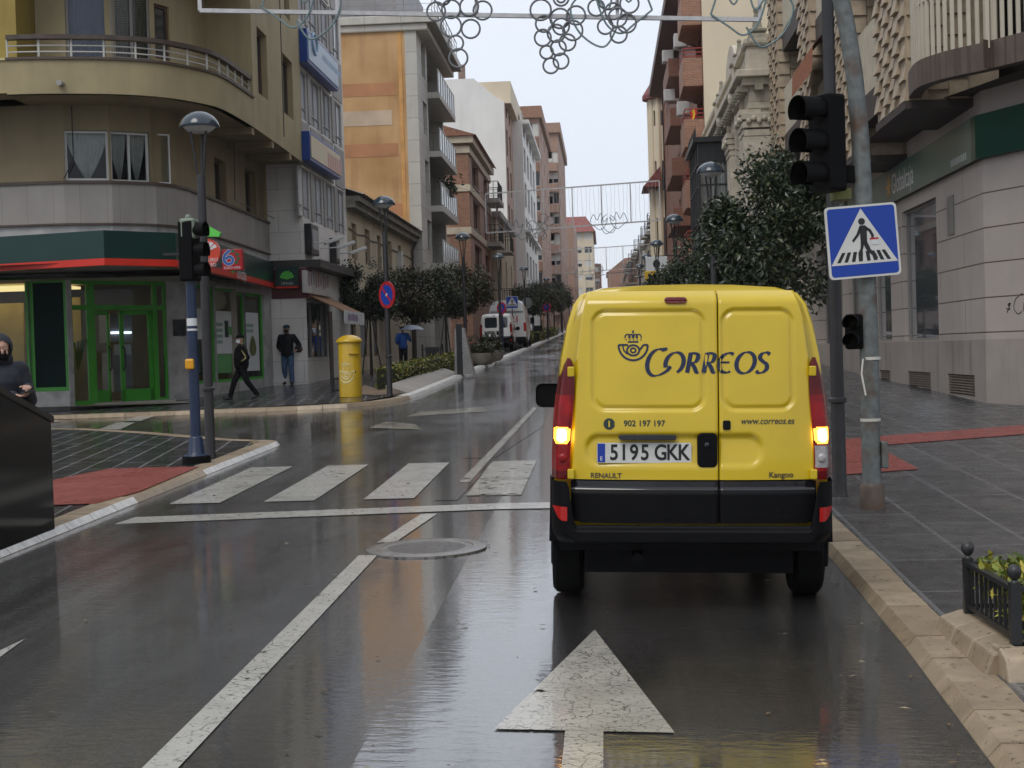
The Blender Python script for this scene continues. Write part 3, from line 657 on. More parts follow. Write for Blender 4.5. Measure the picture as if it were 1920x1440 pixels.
m_ = MB(); strip(m_, SB, 5.44, 5.50, .25, out=.07); strip(m_, SB, 4.58, 4.62, .2, out=.06); m_.build('moulding', M_BROWN, bank)
# first floor under the overhang
S1 = inset(SB, .1); mb = MB()
for i in range(len(S1)-1):
    hs = []
    if i == 3: hs = [hole(S1[3], S1[4], 121, 244, 203, 338, d=.14, frame=M_WFR, pane=M_CLEAR, fw=.05)]
    if i == 4: hs = [hole(S1[4], S1[5], 208, 247, 281, 341, d=.14, frame=M_WFR, pane=M_CLEAR, fw=.05, nx=2), hole(S1[4], S1[5], 285, 250, 322, 343, d=.14, frame=M_WFR, pane=M_CLEAR, fw=.03)]
    if i == 8: hs = [hole(S1[8], S1[9], 403, 300, 424, 381, d=.22, frame=M_BFR), ]
    if i == 9: hs = [hole(S1[9], S1[10], 460, 318, 480, 402, d=.22, frame=M_BFR)]
    wall_face(mb, S1[i], S1[i+1], 5.44, 7.12, hs, .14); put_windows(bank, S1[i], S1[i+1], hs)
    for k, h in enumerate(hs):
        if i in (3, 4):                                     # gathered net curtains, dark room behind
            c = MB(); Wc = on_wall(S1[i], S1[i+1], -.22); n = 2 if h.get('nx') else 1; ww = (h['u1']-h['u0'])/n
            for q in range(n):
                a0 = h['u0']+q*ww; tip = a0+ww*(.5 if n == 1 else (.45 if q else .6))
                c.grid(lambda u, v, a0=a0, tip=tip: Wc((a0+.02+(ww-.04)*u)*(1-v**1.6*.92)+tip*v**1.6*.92, h['z1']-.03-(h['z1']-h['z0']-.06)*v, .018*math.sin(u*60)), 40, 8)
            c.build('curtain', M_NET, bank)
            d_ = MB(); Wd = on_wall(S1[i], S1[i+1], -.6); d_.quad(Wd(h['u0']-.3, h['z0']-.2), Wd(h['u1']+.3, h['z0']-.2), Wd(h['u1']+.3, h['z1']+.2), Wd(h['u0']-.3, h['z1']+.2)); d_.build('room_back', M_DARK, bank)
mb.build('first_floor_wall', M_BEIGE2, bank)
# overhanging curved slab, balcony parapet, then the flush upper wall
m_ = MB(); cover(m_, OV, [S1[2]]+S1[3:], 7.1, flip=True); cover(m_, [(-30, 29.2), OV[0]], [S1[0], S1[2]], 7.1, flip=True)
for i in (3, 5, 8): pass
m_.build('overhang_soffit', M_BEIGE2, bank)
for y in (34.6, 36.9, 39.2): MB().box(-9.25, -8.06-.02*(y-34), y-.12, y+.12, 6.93, 7.098).build('beam', M_BEIGE2, bank)
OVc = smooth_path([Vector((*p, 0)) for p in OV[:11]], 4); OVc = [(p.x, p.y) for p in OVc]
m_ = MB(); strip(m_, OVc, 7.1, 7.78, .15); m_.build('balcony_parapet', M_BEIGE, bank)
m_ = MB(); strip(m_, OVc, 7.78, 7.83, .22, out=.04); m_.build('parapet_ledge', M_BROWN, bank)
m_ = MB(); rl = inset(OVc, .1)
rails(m_, rl, 7.83, 8.2, posts=.62, bars=2, top=0, r=.022); ra = m_.build('balcony_railing', M_STEEL, bank, smooth=True)
m_ = MB(); strip(m_, OVc, 8.2, 8.29, .16, out=-.02); m_.build('handrail', M_WOOD, ra)
tp = MB(); pq = at(113, 156, 29.24); tp.tube([pq+Vector((0, .1, 0)), pq+Vector((0, -.08, 0))], .06, 10); tp.build('spout', M_CONC, bank)
U = [(-8.04, 34.6), (-8.12, 38), (-8.23, 41.2)]; mb = MB()
hs = [hole(U[0], U[1], 483, 60, 501, 180, d=.2, frame=M_BFR), H(.5, 1.3, 10.7, 12.2, frame=M_BFR)]; wall_face(mb, U[0], U[1], 7.1, 14, hs, .2); put_windows(bank, U[0], U[1], hs)
hs = [hole(U[1], U[2], 531, 110, 549, 217, d=.2, frame=M_BFR), H(1, 1.8, 10.7, 12.2, frame=M_BFR)]; wall_face(mb, U[1], U[2], 7.1, 14, hs, .2); put_windows(bank, U[1], U[2], hs)
wall_face(mb, U[2], (-30, 41.2), 7.1, 14); wall_face(mb, (-9.29, 41.2), (-30, 41.2), .3, 7.1)
for a in (477, 505, 527, 552):
    u, z = uv(a, 150, U[0], U[2]); 
mb.build('upper_wall', M_BEIGE, bank)
rec = [(-11.7, 30.7), (-10.3, 30.95), (-9.5, 31.5), (-9.15, 32.2), (-9.1, 34.6), (-8.04, 34.6)]; mb = MB()
for i in range(5):
    hs = []
    if i == 0: hs = [hole(rec[0], rec[1], 122, -30, 209, 112, d=.1, frame=M_GFR, pane=M_CLEAR), ]
    if i == 1: hs = [hole(rec[1], rec[2], 212, -30, 282, 112, d=.1, frame=M_GFR, pane=M_CLEAR, nx=2)]
    if i == 2: hs = [hole(rec[2], rec[3], 290, 10, 318, 112, d=.1, frame=M_BFR)]
    wall_face(mb, rec[i], rec[i+1], 7.2, 14, hs, .1); put_windows(bank, rec[i], rec[i+1], hs)
    for h in hs:
        if i < 2:
            c = MB(); Wc = on_wall(rec[i], rec[i+1], -.16); n = 1 if i == 0 else 2; ww = (h['u1']-h['u0'])/n
            for q in range(n): c.grid(lambda u, v: Wc(h['u0']+ww*q+ww*(.05 if i else 0)+ww*u*(1-(.5*v if i else 0))+(ww*.25*v if i else 0), h['z1']-(h['z1']-h['z0'])*v, .015*math.sin(u*45)), 30, 6)
            c.build('curtain', M_LILAC if i == 0 else M_CHECK, bank)
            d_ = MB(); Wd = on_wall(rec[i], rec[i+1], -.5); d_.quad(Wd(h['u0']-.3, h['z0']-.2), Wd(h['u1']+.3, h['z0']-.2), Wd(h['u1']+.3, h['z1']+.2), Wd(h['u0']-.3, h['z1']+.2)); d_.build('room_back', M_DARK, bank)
mb.build('balcony_wall', M_BEIGE, bank)
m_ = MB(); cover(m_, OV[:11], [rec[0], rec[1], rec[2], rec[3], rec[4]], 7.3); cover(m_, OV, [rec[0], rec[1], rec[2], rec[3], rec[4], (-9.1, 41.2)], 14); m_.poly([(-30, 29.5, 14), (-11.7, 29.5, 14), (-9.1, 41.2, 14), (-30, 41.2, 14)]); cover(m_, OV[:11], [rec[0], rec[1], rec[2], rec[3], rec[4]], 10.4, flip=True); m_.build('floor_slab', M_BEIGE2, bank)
for pth in ([(-10.95, 30.5, 7.05), (-10.95, 30.5, 5.95), (-11.1, 30.42, 5.6), (-11.1, 30.3, 5.52)], [(-9.0, 36.3, 7), (-9.02, 36.3, 5.6), (-9.0, 38, 5.55), (-9.08, 40.9, 5.56)], [(-8.02, 37.6, 14), (-8.03, 37.62, 7.3)]):
    MB().tube([Vector(p)+Vector((.06, -.06, 0)) for p in pth], .012, 5).build('cable', M_BLACK, bank)
m_ = MB().box(-30, -11.82, 29.75, 31, 7.1, 7.12); wall_face(m_, (-30, 29.72), (-11.72, 29.72), 7.83, 14, ()); wall_face(m_, (-11.72, 29.72), (-11.72, 30.8), 7.83, 14, ()); m_.build('side_wall', M_MUST, bank)
m_ = MB().box(-30, -11.79, 29.3, 29.7, 7.15, 7.8); m_.build('side_parapet', M_BEIGE, bank); MB().box(-30, -11.76, 29.27, 29.7, 7.801, 7.85).build('side_ledge', mat('pale yellow ledge', (.55, .47, .22), .6), bank)
# ================================================================== left side of the street, going up
M_WSTONE = mat('pale stone cladding', (.74, .71, .67), .5, .08, 1.5, .05, 20, kind='panel', p=dict(w=1.2, h=.6, m=.006, c2=.93, mortar=(.34, .32, .30), stain=.2))
M_GSTONE = mat('beige stone cladding', (.52, .50, .45), .5, .08, 1.5, .05, 20, kind='panel', p=dict(w=1.6, h=.95, m=.014, c2=.93, mortar=(.27, .26, .23), stain=.3))
M_BANDG = mat('grey window band', (.31, .295, .285), .5, .1)
M_ORANGE = mat('orange party wall', (.54, .30, .115), .75, .25, .5, .2, 18, kind='wall', col2=(.60, .38, .19), p=dict(stain=.4))
M_ORANGE2 = mat('orange band', (.46, .22, .105), .75, .2, 1)
M_PATCHW = mat('cement patch', (.52, .41, .30), .75, .2, 1)
M_HOUSE = mat('old cream render', (.50, .42, .30), .75, .16, .8, .15, 25, kind='wall', p=dict(stain=.5))
M_WHITEW = mat('white render', (.78, .77, .74), .7, .06, .6, .1, 20, kind='wall', p=dict(stain=.15))
M_BRICK = mat('red brick', (.36, .155, .085), .7, .25, 4, .3, 40, kind='brick', p=dict(w=.25, h=.075, m=.011, c2=.72, mortar=(.32, .23, .17), stain=.3))
M_BRICKP = mat('pale brick', (.42, .235, .165), .7, .2, 3, .3, 40, kind='brick', p=dict(w=.25, h=.075, m=.011, c2=.8, mortar=(.40, .31, .25), stain=.3))
M_BRICKD = mat('dark brick', (.25, .10, .062), .7, .2, 3, .3, 40, kind='brick', p=dict(w=.25, h=.075, m=.010, c2=.75, mortar=(.22, .13, .09), stain=.3))
M_CREAM = mat('cream render', (.66, .57, .42), .7, .06, .6, .1, 20, kind='wall', p=dict(stain=.12))
M_AC = mat('air conditioner white', (.55, .55, .53), .5, .1)
M_BLUE = mat('blue sign box', (.012, .055, .26), .3, .1)
M_SHUT = mat('grey roller shutter', (.20, .20, .21), .45, .1, 3, kind='panel', p=dict(w=9, h=.08, m=.012, c2=.95, off=0))
def gb(x, y): return gz(x, y)-.2

# ---- white office building with two long signs
XB = -8.3; Y0, Y1 = 41.26, 48.4; b2 = thing('office_building', 'pale stone office block with tall paired windows and two long signs', 'building', (-9, 45, 1))
P, Q = (XB, Y0), (XB, Y1)
cols = [(562, 581), (587, 605), (609, 625), (631, 645)]; cu = [(uv(a, 380, P, Q)[0], uv(b, 380, P, Q)[0]) for a, b in cols]
r3 = (uv(596, 419, P, Q)[1], uv(596, 332, P, Q)[1]); r2 = (uv(612, 257, P, Q)[1], uv(612, 165, P, Q)[1]); st = r2[0]-r3[0]
hs = []
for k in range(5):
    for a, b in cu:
        z0, z1 = r3[0]+st*k, r3[1]+st*k; hs.append(H(a, b, z0, z1, d=.08, nx=2, rows=(.24,), fw=.05, pane=mat('sky pale glass', (.66, .70, .76), .08, .25, .6, coat=.6), frame=M_BANDG))  # bright sky reflection put into the pane colour as pale blue-white
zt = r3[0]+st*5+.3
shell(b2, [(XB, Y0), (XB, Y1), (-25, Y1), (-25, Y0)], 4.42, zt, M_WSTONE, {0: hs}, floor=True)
bd = MB()
for k in range(5):
    for i, (a, b) in enumerate(cu):
        if k: bd.box(XB+.001, XB+.03, Y0+a-.1, Y0+b+.1, r3[1]+st*(k-1)+.08, r3[0]+st*k-.08)
    for (a, b), (c, d) in zip(cu, cu[1:]): bd.box(XB+.001, XB+.045, Y0+b+.05, Y0+c-.05, r3[0]+st*k, r3[1]+st*k)
bd.build('grey_panels', M_BANDG, b2)
P0_, Q0_ = (XB, Y0), (XB, Y1)
hw = [hole(P0_, Q0_, 576, 569, 618, 670, d=.15, nx=3, fw=.03, frame=M_GFR, pane=M_GLASSB, name='shop_window')]
shell(b2, [(XB, Y0), (XB, Y1), (-24, Y1), (-24, Y0)], .5, 4.2, M_WSTONE, {0: hw}, names={0: 'ground_floor_wall', 3: 'ground_floor_wall', 1: 'ground_floor_wall', 2: 'ground_floor_wall'})
MB().box(-9.25, XB+.45, Y0+.02, Y1, 4.2, 4.419).build('canopy', mat('dark canopy', (.05, .047, .045), .5), b2)
MB().box(-9.25, XB+.1, Y0-.03, Y0+.6, 3.35, 4.19).build('fascia', mat('dark red fascia', (.09, .008, .012), .4), b2)
def long_sign(label, p0, p1, front, words):
    (xa, ya, ya2), (xb, yb, yb2) = p0, p1; X = XB+.30
    ya_, z1 = onx(xa, ya, X).yz; _, z0 = onx(xa, ya2, X).yz; yb_ = onx(xb, yb, X).y
    s = MB().box(XB+.02, X, ya_, yb_, z0, z1).build('wall_sign', M_BLUE, bevel=.02)
    fr = MB().box(X+.001, X+.02, ya_+.12, yb_-.05, z0+.1, z1-.1).build('front', front, s)
    for wtxt, u, sz, m in words: MB().text(wtxt, sz, (X+.022, ya_+(yb_-ya_)*u, (z0+z1)/2), (0, 1, 0), (0, 0, 1)).build('lettering', m, s)
    return tag(s, label, 'sign')
M_PBLUE = mat('pale blue sign face', (.42, .53, .66), .3, .06); M_PYEL = mat('pale yellow sign face', (.66, .60, .32), .3, .1, 1, col2=(.62, .42, .36))
ls = long_sign('long blue edged sign with pale blue face, upper of two on the office block', (575, 52, 114), (632, 92, 161), M_PBLUE, ())
pt = onx(588, 83, XB+.30); eb = MB(); eb.tube([(XB+.325, pt.y+.35*math.cos(a), pt.z+.28*math.sin(a)) for a in [R(20*i) for i in range(18)]], .05, 5, closed=True); eb.box(XB+.321, XB+.324, pt.y+1.2, pt.y+4.2, pt.z-.2, pt.z-.05).build('lettering', mat('faint blue print', (.25, .38, .55), .4), ls)
ls = long_sign('long blue edged sign with faded yellow face, lower of two on the office block', (580, 245, 299), (637, 288, 330), M_PYEL, ())
pb = MB()
for i in range(8): pt = onx(622, 300, XB+.32); pb.box(XB+.321, XB+.324, pt.y-.6+i*.3, pt.y-.42+i*.3, pt.z-.3, pt.z+.15)
pb.build('lettering', mat('faint pink print', (.62, .32, .30), .4), ls)
# narrow dark advertising cases and the spot lamps on the office wall
for n_, (xa, xb, ya, yb) in enumerate(((570, 586, 419, 481), (617, 626, 446, 496))):
    y0, z1 = onx(xa, ya, XB).yz; y1, z0 = onx(xb, yb, XB).yz; c = thing('display_case', ('larger' if n_ == 0 else 'smaller')+' dark upright display case on the pale office wall under the windows', 'display case', (XB, y0, z0))
    MB().box(XB+.002, XB+.2, y0, y1, z0, z1).build('case', M_BLACK, c, bevel=.02)
    MB().box(XB+.201, XB+.21, y0+.1, y1-.08, z0+.15, z1-.15).build('picture', mat('grey blue picture', (.20, .24, .30), .3, .6, 3, col2=(.42, .42, .42)), c)
for n_, (px, py) in enumerate(((575, 457), (600, 466), (625, 476))):
    q = onx(px, py, XB); s = thing('spot_lamp', ('first', 'middle', 'last')[n_]+' of three white arm lamps on the pale office wall', 'lamp', q, group='arm lamps on the office wall')
    MB().tube([q+Vector((0, 0, 0)), q+Vector((.55, 0, .02))], .02, 6).build('arm', M_AC, s)
    MB().obox(q+Vector((.75, .1, .08)), (.26, .06, .09), (-.03, .07, 0), (-.02, 0, .05)).build('head', M_AC, s, bevel=.03)
# shop sign and awning
s = MB(); Pq = (XB+.12, Y0); h = hole(Pq, (XB+.12, Y1), 573, 513, 622, 553); s.box(XB+.02, XB+.12, Y0+h['u0'], Y0+h['u1'], h['z0'], h['z1']); so = s.build('shop_sign', mat('white sign board', (.58, .56, .54), .4), bevel=.01)
tag(so, 'white shop board with faint lettering above the corner shop window', 'sign')
l_ = MB()
for i in range(9): y = Y0+h['u0']+(h['u1']-h['u0'])*(.1+.09*i); l_.box(XB+.121, XB+.124, y, y+.16, h['z0']+.2+.04*(i % 3), h['z0']+.62-.05*(i % 2))
l_.build('lettering', mat('faded red blue print', (.40, .16, .16), .4, .3, 1, col2=(.18, .22, .42)), so)
aw = thing('awning', 'brown shop awning with white printed valance beside the yellow post box', 'awning', (XB, 45.5, 3.2))
a0 = onx(584, 553, XB+.02); a1 = onx(650, 583, XB+1.0); y0, y1 = 41.6, 45.0; zt_, zl = a0.z, a1.z
a = MB(); a.add([(XB+.02, y0, zt_), (XB+.02, y1, zt_), (XB+1.0, y1, zl), (XB+1.0, y0, zl), (XB+.02, y0, zt_-.03), (XB+.02, y1, zt_-.03), (XB+1.0, y1, zl-.03), (XB+1.0, y0, zl-.03)], [(0, 3, 2, 1), (4, 5, 6, 7), (0, 4, 7, 3), (1, 2, 6, 5)])
a.build('canopy', mat('brown awning cloth', (.26, .13, .065), .8, .2, 4), aw)
MB().box(XB+1.00, XB+1.03, y0, y1, zl-.36, zl+.01).build('valance', mat('white valance', (.6, .6, .6), .7), aw)
l_ = MB()
for i in range(8): l_.box(XB+1.031, XB+1.034, y0+.5+i*.22, y0+.65+i*.22, zl-.27, zl-.08)
l_.build('lettering', mat('violet print', (.25, .16, .32), .5), aw)
MB().cone((XB+.6, y0+.05, gb(XB, y0)), (XB+.6, y0+.05, zt_-.5), .06, .06, 8).build('post', M_BROWN, aw)

# ---- low cream house
b3 = thing('old_house', 'low cream house with mossy tiled eaves between office and orange wall', 'house', (-10, 56, 1.2))
P, Q = (XB, 48.42), (XB, 64.58)
hs = [hole(P, Q, a, b, c, b+66, d=.18, frame=M_BFR, pane=M_GLASS, blind=.6, bmat=mat('tan blind', (.30, .2, .12), .7)) for a, b, c in ((660, 420, 669), (685, 431, 694), (708, 443, 715), (728, 453, 735), (747, 461, 753))]
hs += [hole(P, Q, a, b, c, b+75, d=.15, frame=M_BFR, pane=mat('grey shutter', (.2, .2, .21), .5)) for a, b, c in ((655, 595, 668), (676, 594, 692), (700, 592, 712), (722, 590, 733))]
zc = 6.75
shell(b3, [(XB, 48.42), (XB, 64.58), (-20, 64.58), (-20, 48.42)], .6, zc, M_HOUSE, {0: hs})
c = MB().box(XB-.1, XB+.45, 48.42, 64.58, zc, zc+.18).box(XB-.1, XB+.3, 48.42, 64.58, zc-.2, zc-.001); c.build('cornice', mat('mossy cornice', (.26, .24, .20), .8, .4, 3), b3)
rf = MB(); rf.grid(lambda u, v: (XB+.6-12*v, 48.3+16.3*u, zc+.2+4.2*v+.045*abs(math.sin(u*105))), 210, 4); rf.build('tiled_roof', mat('old lichen tiles', (.34, .29, .25), .7, .45, 5, .4, 20), b3)
MB().tube([(XB+.03, 48.6+1.6*k, 5.9-.1*math.sin(k*1.7)**2) for k in range(11)], .018, 5).build('cable', M_BLACK, b3)
MB().box(XB, XB+.18, 60.1, 60.6, 5.1, 5.9).build('meter_box', M_AC, b3)
MB().tube([(XB+.1, 64.3, 1), (XB+.1, 64.3, 6.2), (XB+.3, 64.3, 6.6)], .06, 8).build('downpipe', M_BROWN, b3)

# ---- orange party wall and grey stone apartments
YW = 64.6; xc = at(784, 200, YW).x; b4 = thing('apartment_building', 'tall stone clad apartments with a bare orange party wall and glass balconies', 'building', (-10, 72, 1.5))
ztop = at(760, 45, YW).z; y1 = onx(804, 250, xc).y; y2 = onx(834, 250, xc).y
foot = [(-24, YW), (XB, YW), (xc, YW), (xc, y1), (xc-1.7, y1), (xc-1.7, y2), (xc-.1, y2), (xc-.1, y2+.4), (-24, y2+.4)]
P, Q = (xc, YW), (xc, y1)
sl = [hole(P, Q, a, b, c, d, d=.2, frame=M_GFR, fw=.03) for a, b, c, d in ((790, 83, 797, 145), (794, 194, 801, 253), (798, 303, 805, 364), (802, 414, 810, 470))]
lev = [onx(805, py, xc).z for py in (178, 283, 383, 490)]; stp = (lev[0]-lev[3])/3
ws = []
for z in [lev[0]+stp]+lev: ws += [H(1.2, 3.6, z+.15, z+2.4, d=.12, nx=2, fw=.05, pane=M_GLASSB), H(5.0, 7.0, z+.15, z+2.4, d=.12, fw=.05, pane=M_GLASS)]
shell(b4, foot, .8, ztop, [M_ORANGE]+[M_GSTONE]*8, {2: sl, 4: ws}, names={0: 'party_wall'})
bands = MB()
for py in (48, 168, 282, 395): z = at(700, py, YW).z; bands.box(-24, XB-.42+(.15 if py == 395 else 0), YW-.012, YW-.001, z-.28, z+.28)
bands.build('wall_bands', M_ORANGE2, b4)
z0, z1 = at(690, 236, YW).z, at(690, 208, YW).z; x0, x1 = at(600, 222, YW).x, at(735, 222, YW).x
MB().box(x0, x1, YW-.016, YW-.001, z0, z1).build('cement_patch', M_PATCHW, b4)
MB().box(XB-.3, XB-.14, YW-.03, YW-.001, 5, ztop).build('wall_strip', mat('orange strip', (.62, .33, .11), .75), b4)
MB().box(-24, xc+.9, YW-.25, y2+.6, ztop, ztop+.35).box(-24, xc+.5, YW-.12, y2+.5, ztop-.3, ztop-.001).build('cornice', M_GSTONE, b4, bevel=.03)
MB().box(-22, xc-.9, YW+.6, y2, ztop+.36, ztop+3.2).build('penthouse', mat('grey penthouse', (.30, .29, .30), .5), b4)
g = MB(); rails(g, [(-12, YW+.1), (xc+.7, YW+.1), (xc+.7, y2+.3)], ztop+.35, ztop+1.4, posts=1.2, bars=3); g.build('terrace_railing', M_GFR, b4)
for z in [lev[0]+stp]+lev:
    s = MB().box(xc-1.7, xc+.55, y1+.002, y2+.2, z-.28, z); ba = s.build('balcony', M_GSTONE, b4, bevel=.02)
    MB().box(xc+.46, xc+.49, y1+.05, y2+.1, z+.08, z+1.0).build('glass_panel', mat('milky balcony glass', (.48, .52, .54), .12, .1, 1), ba)
    r = MB(); r.bar((xc+.475, y1+.05, z+1.05), (xc+.475, y2+.15, z+1.05), .05)
    for k in range(8): y = y1+.1+(y2-y1)*k/7; r.bar((xc+.5, y, z), (xc+.5, y, z+1.05), .04)
    r.build('rail', M_STEEL, ba)
# pot plant on the third balcony
pp = thing('balcony_plant', 'dark pot plant on the rail of a stone apartment balcony', 'plant', (xc+.45, (y1+y2)/2+.8, lev[2]+1.05))
lf = MB(); rnd = random.Random(3)
for k in range(160):
    q = Vector((rnd.gauss(0, .22), rnd.gauss(0, .55), abs(rnd.gauss(.25, .22)))); a = Vector((rnd.uniform(-1, 1), rnd.uniform(-1, 1), rnd.uniform(-1, 1))).normalized()*.12; b = a.cross(Vector((rnd.random(), rnd.random(), rnd.random()))).normalized()*.06
    lf.quad(q-a, q+b, q+a, q-b)
lf.build('leaves', mat('dark pot leaves', (.03, .05, .025), .5), pp, world=False); MB().box(-.15, .15, -.6, .6, -.2, .06).build('pot', M_BROWN, pp, world=False)

# ---- kit for plainer blocks farther up
def block(name, label, cat, x, ys, z1, m, side=1, depth=12, cols=4, rows=4, ww=1.1, wh=1.4, z_first=4.2, step=3.0, frame=M_WFR, pane=M_GLASS, blind=.4, front=0, fm=None, fcols=3, balcony=None, sill=False, cornice=None, roof=M_SLATE_ROOF, top_slope=0, gz0=None):
    """block along the street; side=+1 stands on the left of it"""
    y0, y1 = ys; t = thing(name, label, cat, (x-side*3, (y0+y1)/2, gz(0, y0)-.5))
    xb = x-side*depth; foot = [(x, y0), (x, y1), (xb, y1), (xb, y0)] if side > 0 else [(x, y1), (x, y0), (xb, y0), (xb, y1)]
    L_ = y1-y0; hs = []; fs = []; zb = gz(0, y0)-.8 if gz0 is None else gz0; rn = random.Random(name+label)
    for r in range(rows):
        for c in range(cols):
            u = L_*(c+.5)/cols; hs.append(H(u-ww/2, u+ww/2, z_first+step*r, z_first+step*r+wh, nx=2, fw=.05, blind=rn.choice((0, blind, 0, .9 if blind else 0)), sill=sill))
        for c in range(front):
            u = depth*(c+.5)/front if side < 0 else depth-depth*(c+.5)/fcols if False else depth*(c+.5)/front
            fs.append(H(u-ww*.75, u+ww*.75, z_first+step*r, z_first+step*r+wh, nx=2, fw=.06, blind=rn.choice((0, .5, 1, .95)), sill=sill))
    fm = fm or m; mats = [m, m, m, fm] if side > 0 else [m, fm, m, m]
    shell(t, foot, zb, z1, mats, {0: hs, (3 if side > 0 else 1): fs}, frame=frame, pane=pane, roof=roof)
    if cornice: MB().box(min(x+side*.35, xb), max(x+side*.35, xb), y0-.2, y1+.1, z1-.02, z1+.4).build('cornice', cornice, t, bevel=.04)
    if balcony:
        for r in range(rows):
            z = z_first+step*r-.9
            for c in balcony['cols']:
                u = y0+L_*(c+.5)/cols if side > 0 else y1-L_*(c+.5)/cols; w = balcony.get('w', 1.6); d = balcony.get('d', .9)
                xa, xb_ = sorted((x+side*.002, x+side*d)); b = MB().box(xa, xb_, u-w, u+w, z-.15, z+(balcony.get('h', .9) if balcony.get('solid') else 0)).build('balcony', balcony['m'], t, bevel=.03)
                if not balcony.get('solid'):
                    g = MB(); rails(g, [(x, u-w+.03), (x+side*(d-.04), u-w+.03), (x+side*(d-.04), u+w-.03), (x, u+w-.03)], z, z+1, posts=.16, bars=0, top=.04); g.build('rail', M_IRON, b)
    return t
# ---- small brick house with cream string courses
xb5 = -7.6; y5 = (onx(877, 300, xb5).y, onx(917, 350, xb5).y); zr = at(877, 268, y5[0]).z
b5 = thing('brick_house', 'three storey red brick house with cream string courses and iron balconies', 'house', (-9, y5[0]+6, 1.9))
P, Q = (xb5, y5[0]), (xb5, y5[1]); P3_, Q3_ = (-14, y5[0]), (xb5, y5[0])
hs = [hole(P, Q, a, b, c, d, d=.25, frame=M_BFR, nx=2, sill=True) for a, b, c, d in ((885, 302, 897, 354), (888, 380, 900, 433), (891, 462, 904, 510), (907, 330, 913, 375), (909, 408, 915, 455), (911, 480, 917, 530))]
fs = [hole(P3_, Q3_, a, b, c, d, d=.3, frame=M_WFR, pane=M_BLIND, fw=.1) for a, b, c, d in ((838, 285, 853, 320), (839, 330, 853, 348), (842, 370, 855, 405), (845, 450, 857, 500))]
shell(b5, [P, Q, (-14, y5[1]), (-14, y5[0])], 1.2, zr, M_BRICKP, {0: hs, 3: fs})
MB().box(xb5-1.2, xb5+.03, y5[0]-.03, y5[0]+.35, 1.2, zr-.7).build('corner_pier', M_BRICK, b5)
co = MB()
for z, o in ((zr, .35), (zr-.55, .12), (at(877, 358, y5[0]).z, .1), (at(877, 438, y5[0]).z, .1)): co.box(-14, xb5+o, y5[0]-o, y5[1]+.1, z-.02, z+.38)
co.build('string_courses', mat('cream stone course', (.58, .50, .38), .7), b5)
rf = MB(); rf.add([(xb5+.55, y5[0]-.5, zr+.4), (xb5+.55, y5[1], zr+.4), (-14, y5[1], zr+2.6), (-14, y5[0]-.5, zr+2.6)], [(0, 1, 2, 3)]); rf.add([(xb5+.55, y5[0]-.5, zr+.38), (-14, y5[0]-.5, zr+.38), (-14, y5[0]-.5, zr+2.6)], [(0, 2, 1)]); rf.build('tiled_roof', M_ROOFT, b5)
for py in (384, 460):
    z = onx(918, py, xb5).z; ba = MB().box(xb5+.002, xb5+1.0, y5[1]-4.5, y5[1]-.4, z-.3, z).build('balcony', M_CONC, b5)
    g = MB(); rails(g, [(xb5, y5[1]-4.4), (xb5+.9, y5[1]-4.4), (xb5+.9, y5[1]-.5), (xb5, y5[1]-.5)], z, z+1.1, posts=.3, bars=1, top=.05, r=.02); g.build('rail', M_IRON, ba)
# ---- cream bay house
b7 = block('bay_house', 'narrow cream house with brown bay windows beyond the brick house', 'house', -7.2, (y5[1]+.3, 120.5), at(930, 425, 110).z, M_HOUSE, cols=3, rows=2, ww=1.4, wh=2.4, z_first=6.0, step=3.6, frame=M_BFR, blind=0, cornice=M_CONC, balcony=dict(cols=(0,), m=M_CONC, w=1.5))
# ---- white party wall block
y6 = (121, 156); xb6 = -7.6; z6 = at(946, 190, 121).z; zp = at(888, 147, 121).z
b6 = thing('tall_building', 'tall block with blank white party wall facing and red brick street front', 'building', (-10, 135, 2.5))
xs6 = at(888, 150, 121).x; hs = []
for r in range(6): hs += [H(1.5, 3.4, 5.5+r*3.1, 7.6+r*3.1, d=.2, frame=M_BFR), H(5.5, 7.4, 5.5+r*3.1, 7.6+r*3.1, d=.2, frame=M_BFR)]
hs2 = []
for r in range(6):
    for c in range(4): hs2.append(H(1+c*5.6, 4.4+c*5.6, 5.2+r*3.1, 7.4+r*3.1, d=.15, frame=M_WFR, nx=2))
shell(b6, [(xb6, 121), (xb6, 131), (xb6+.9, 131), (xb6+.9, 156), (-26, 156), (-26, 121)], 2, z6, [M_BRICKP, M_WHITEW, M_WHITEW, M_WHITEW, M_WHITEW, M_WHITEW], {0: hs, 2: hs2}, names={5: 'party_wall'})
xg = at(930, 182, 121).x; x9 = at(790, 150, 121).x
gb_ = MB().extr([(-26, 121.01, z6-.01), (xb6, 121.01, z6-.01), (xg, 121.01, at(930, 182, 121).z), (xs6, 121.01, zp), (-26, 121.01, zp)], (0, 18, 0)); gb_.build('gable', M_WHITEW, b6)
MB().box(xb6-2.3, xb6+.5, 122, 140, z6+.01, z6+1.8).build('attic', M_CREAM, b6); MB().box(xb6-.1, xb6+1.5, 131.05, 156.1, z6-.35, z6+.02).box(xb6-.1, xb6+1.3, 131.05, 156.1, z6-9.8, z6-9.5).build('cornice', M_WHITEW, b6, bevel=.05)
q = at(865, 132, 126); MB().box(q.x-.28, q.x+.28, 126, 126.6, zp-.2, at(865, 121, 126).z).build('chimney', mat('brown chimney', (.2, .14, .11), .8), b6)
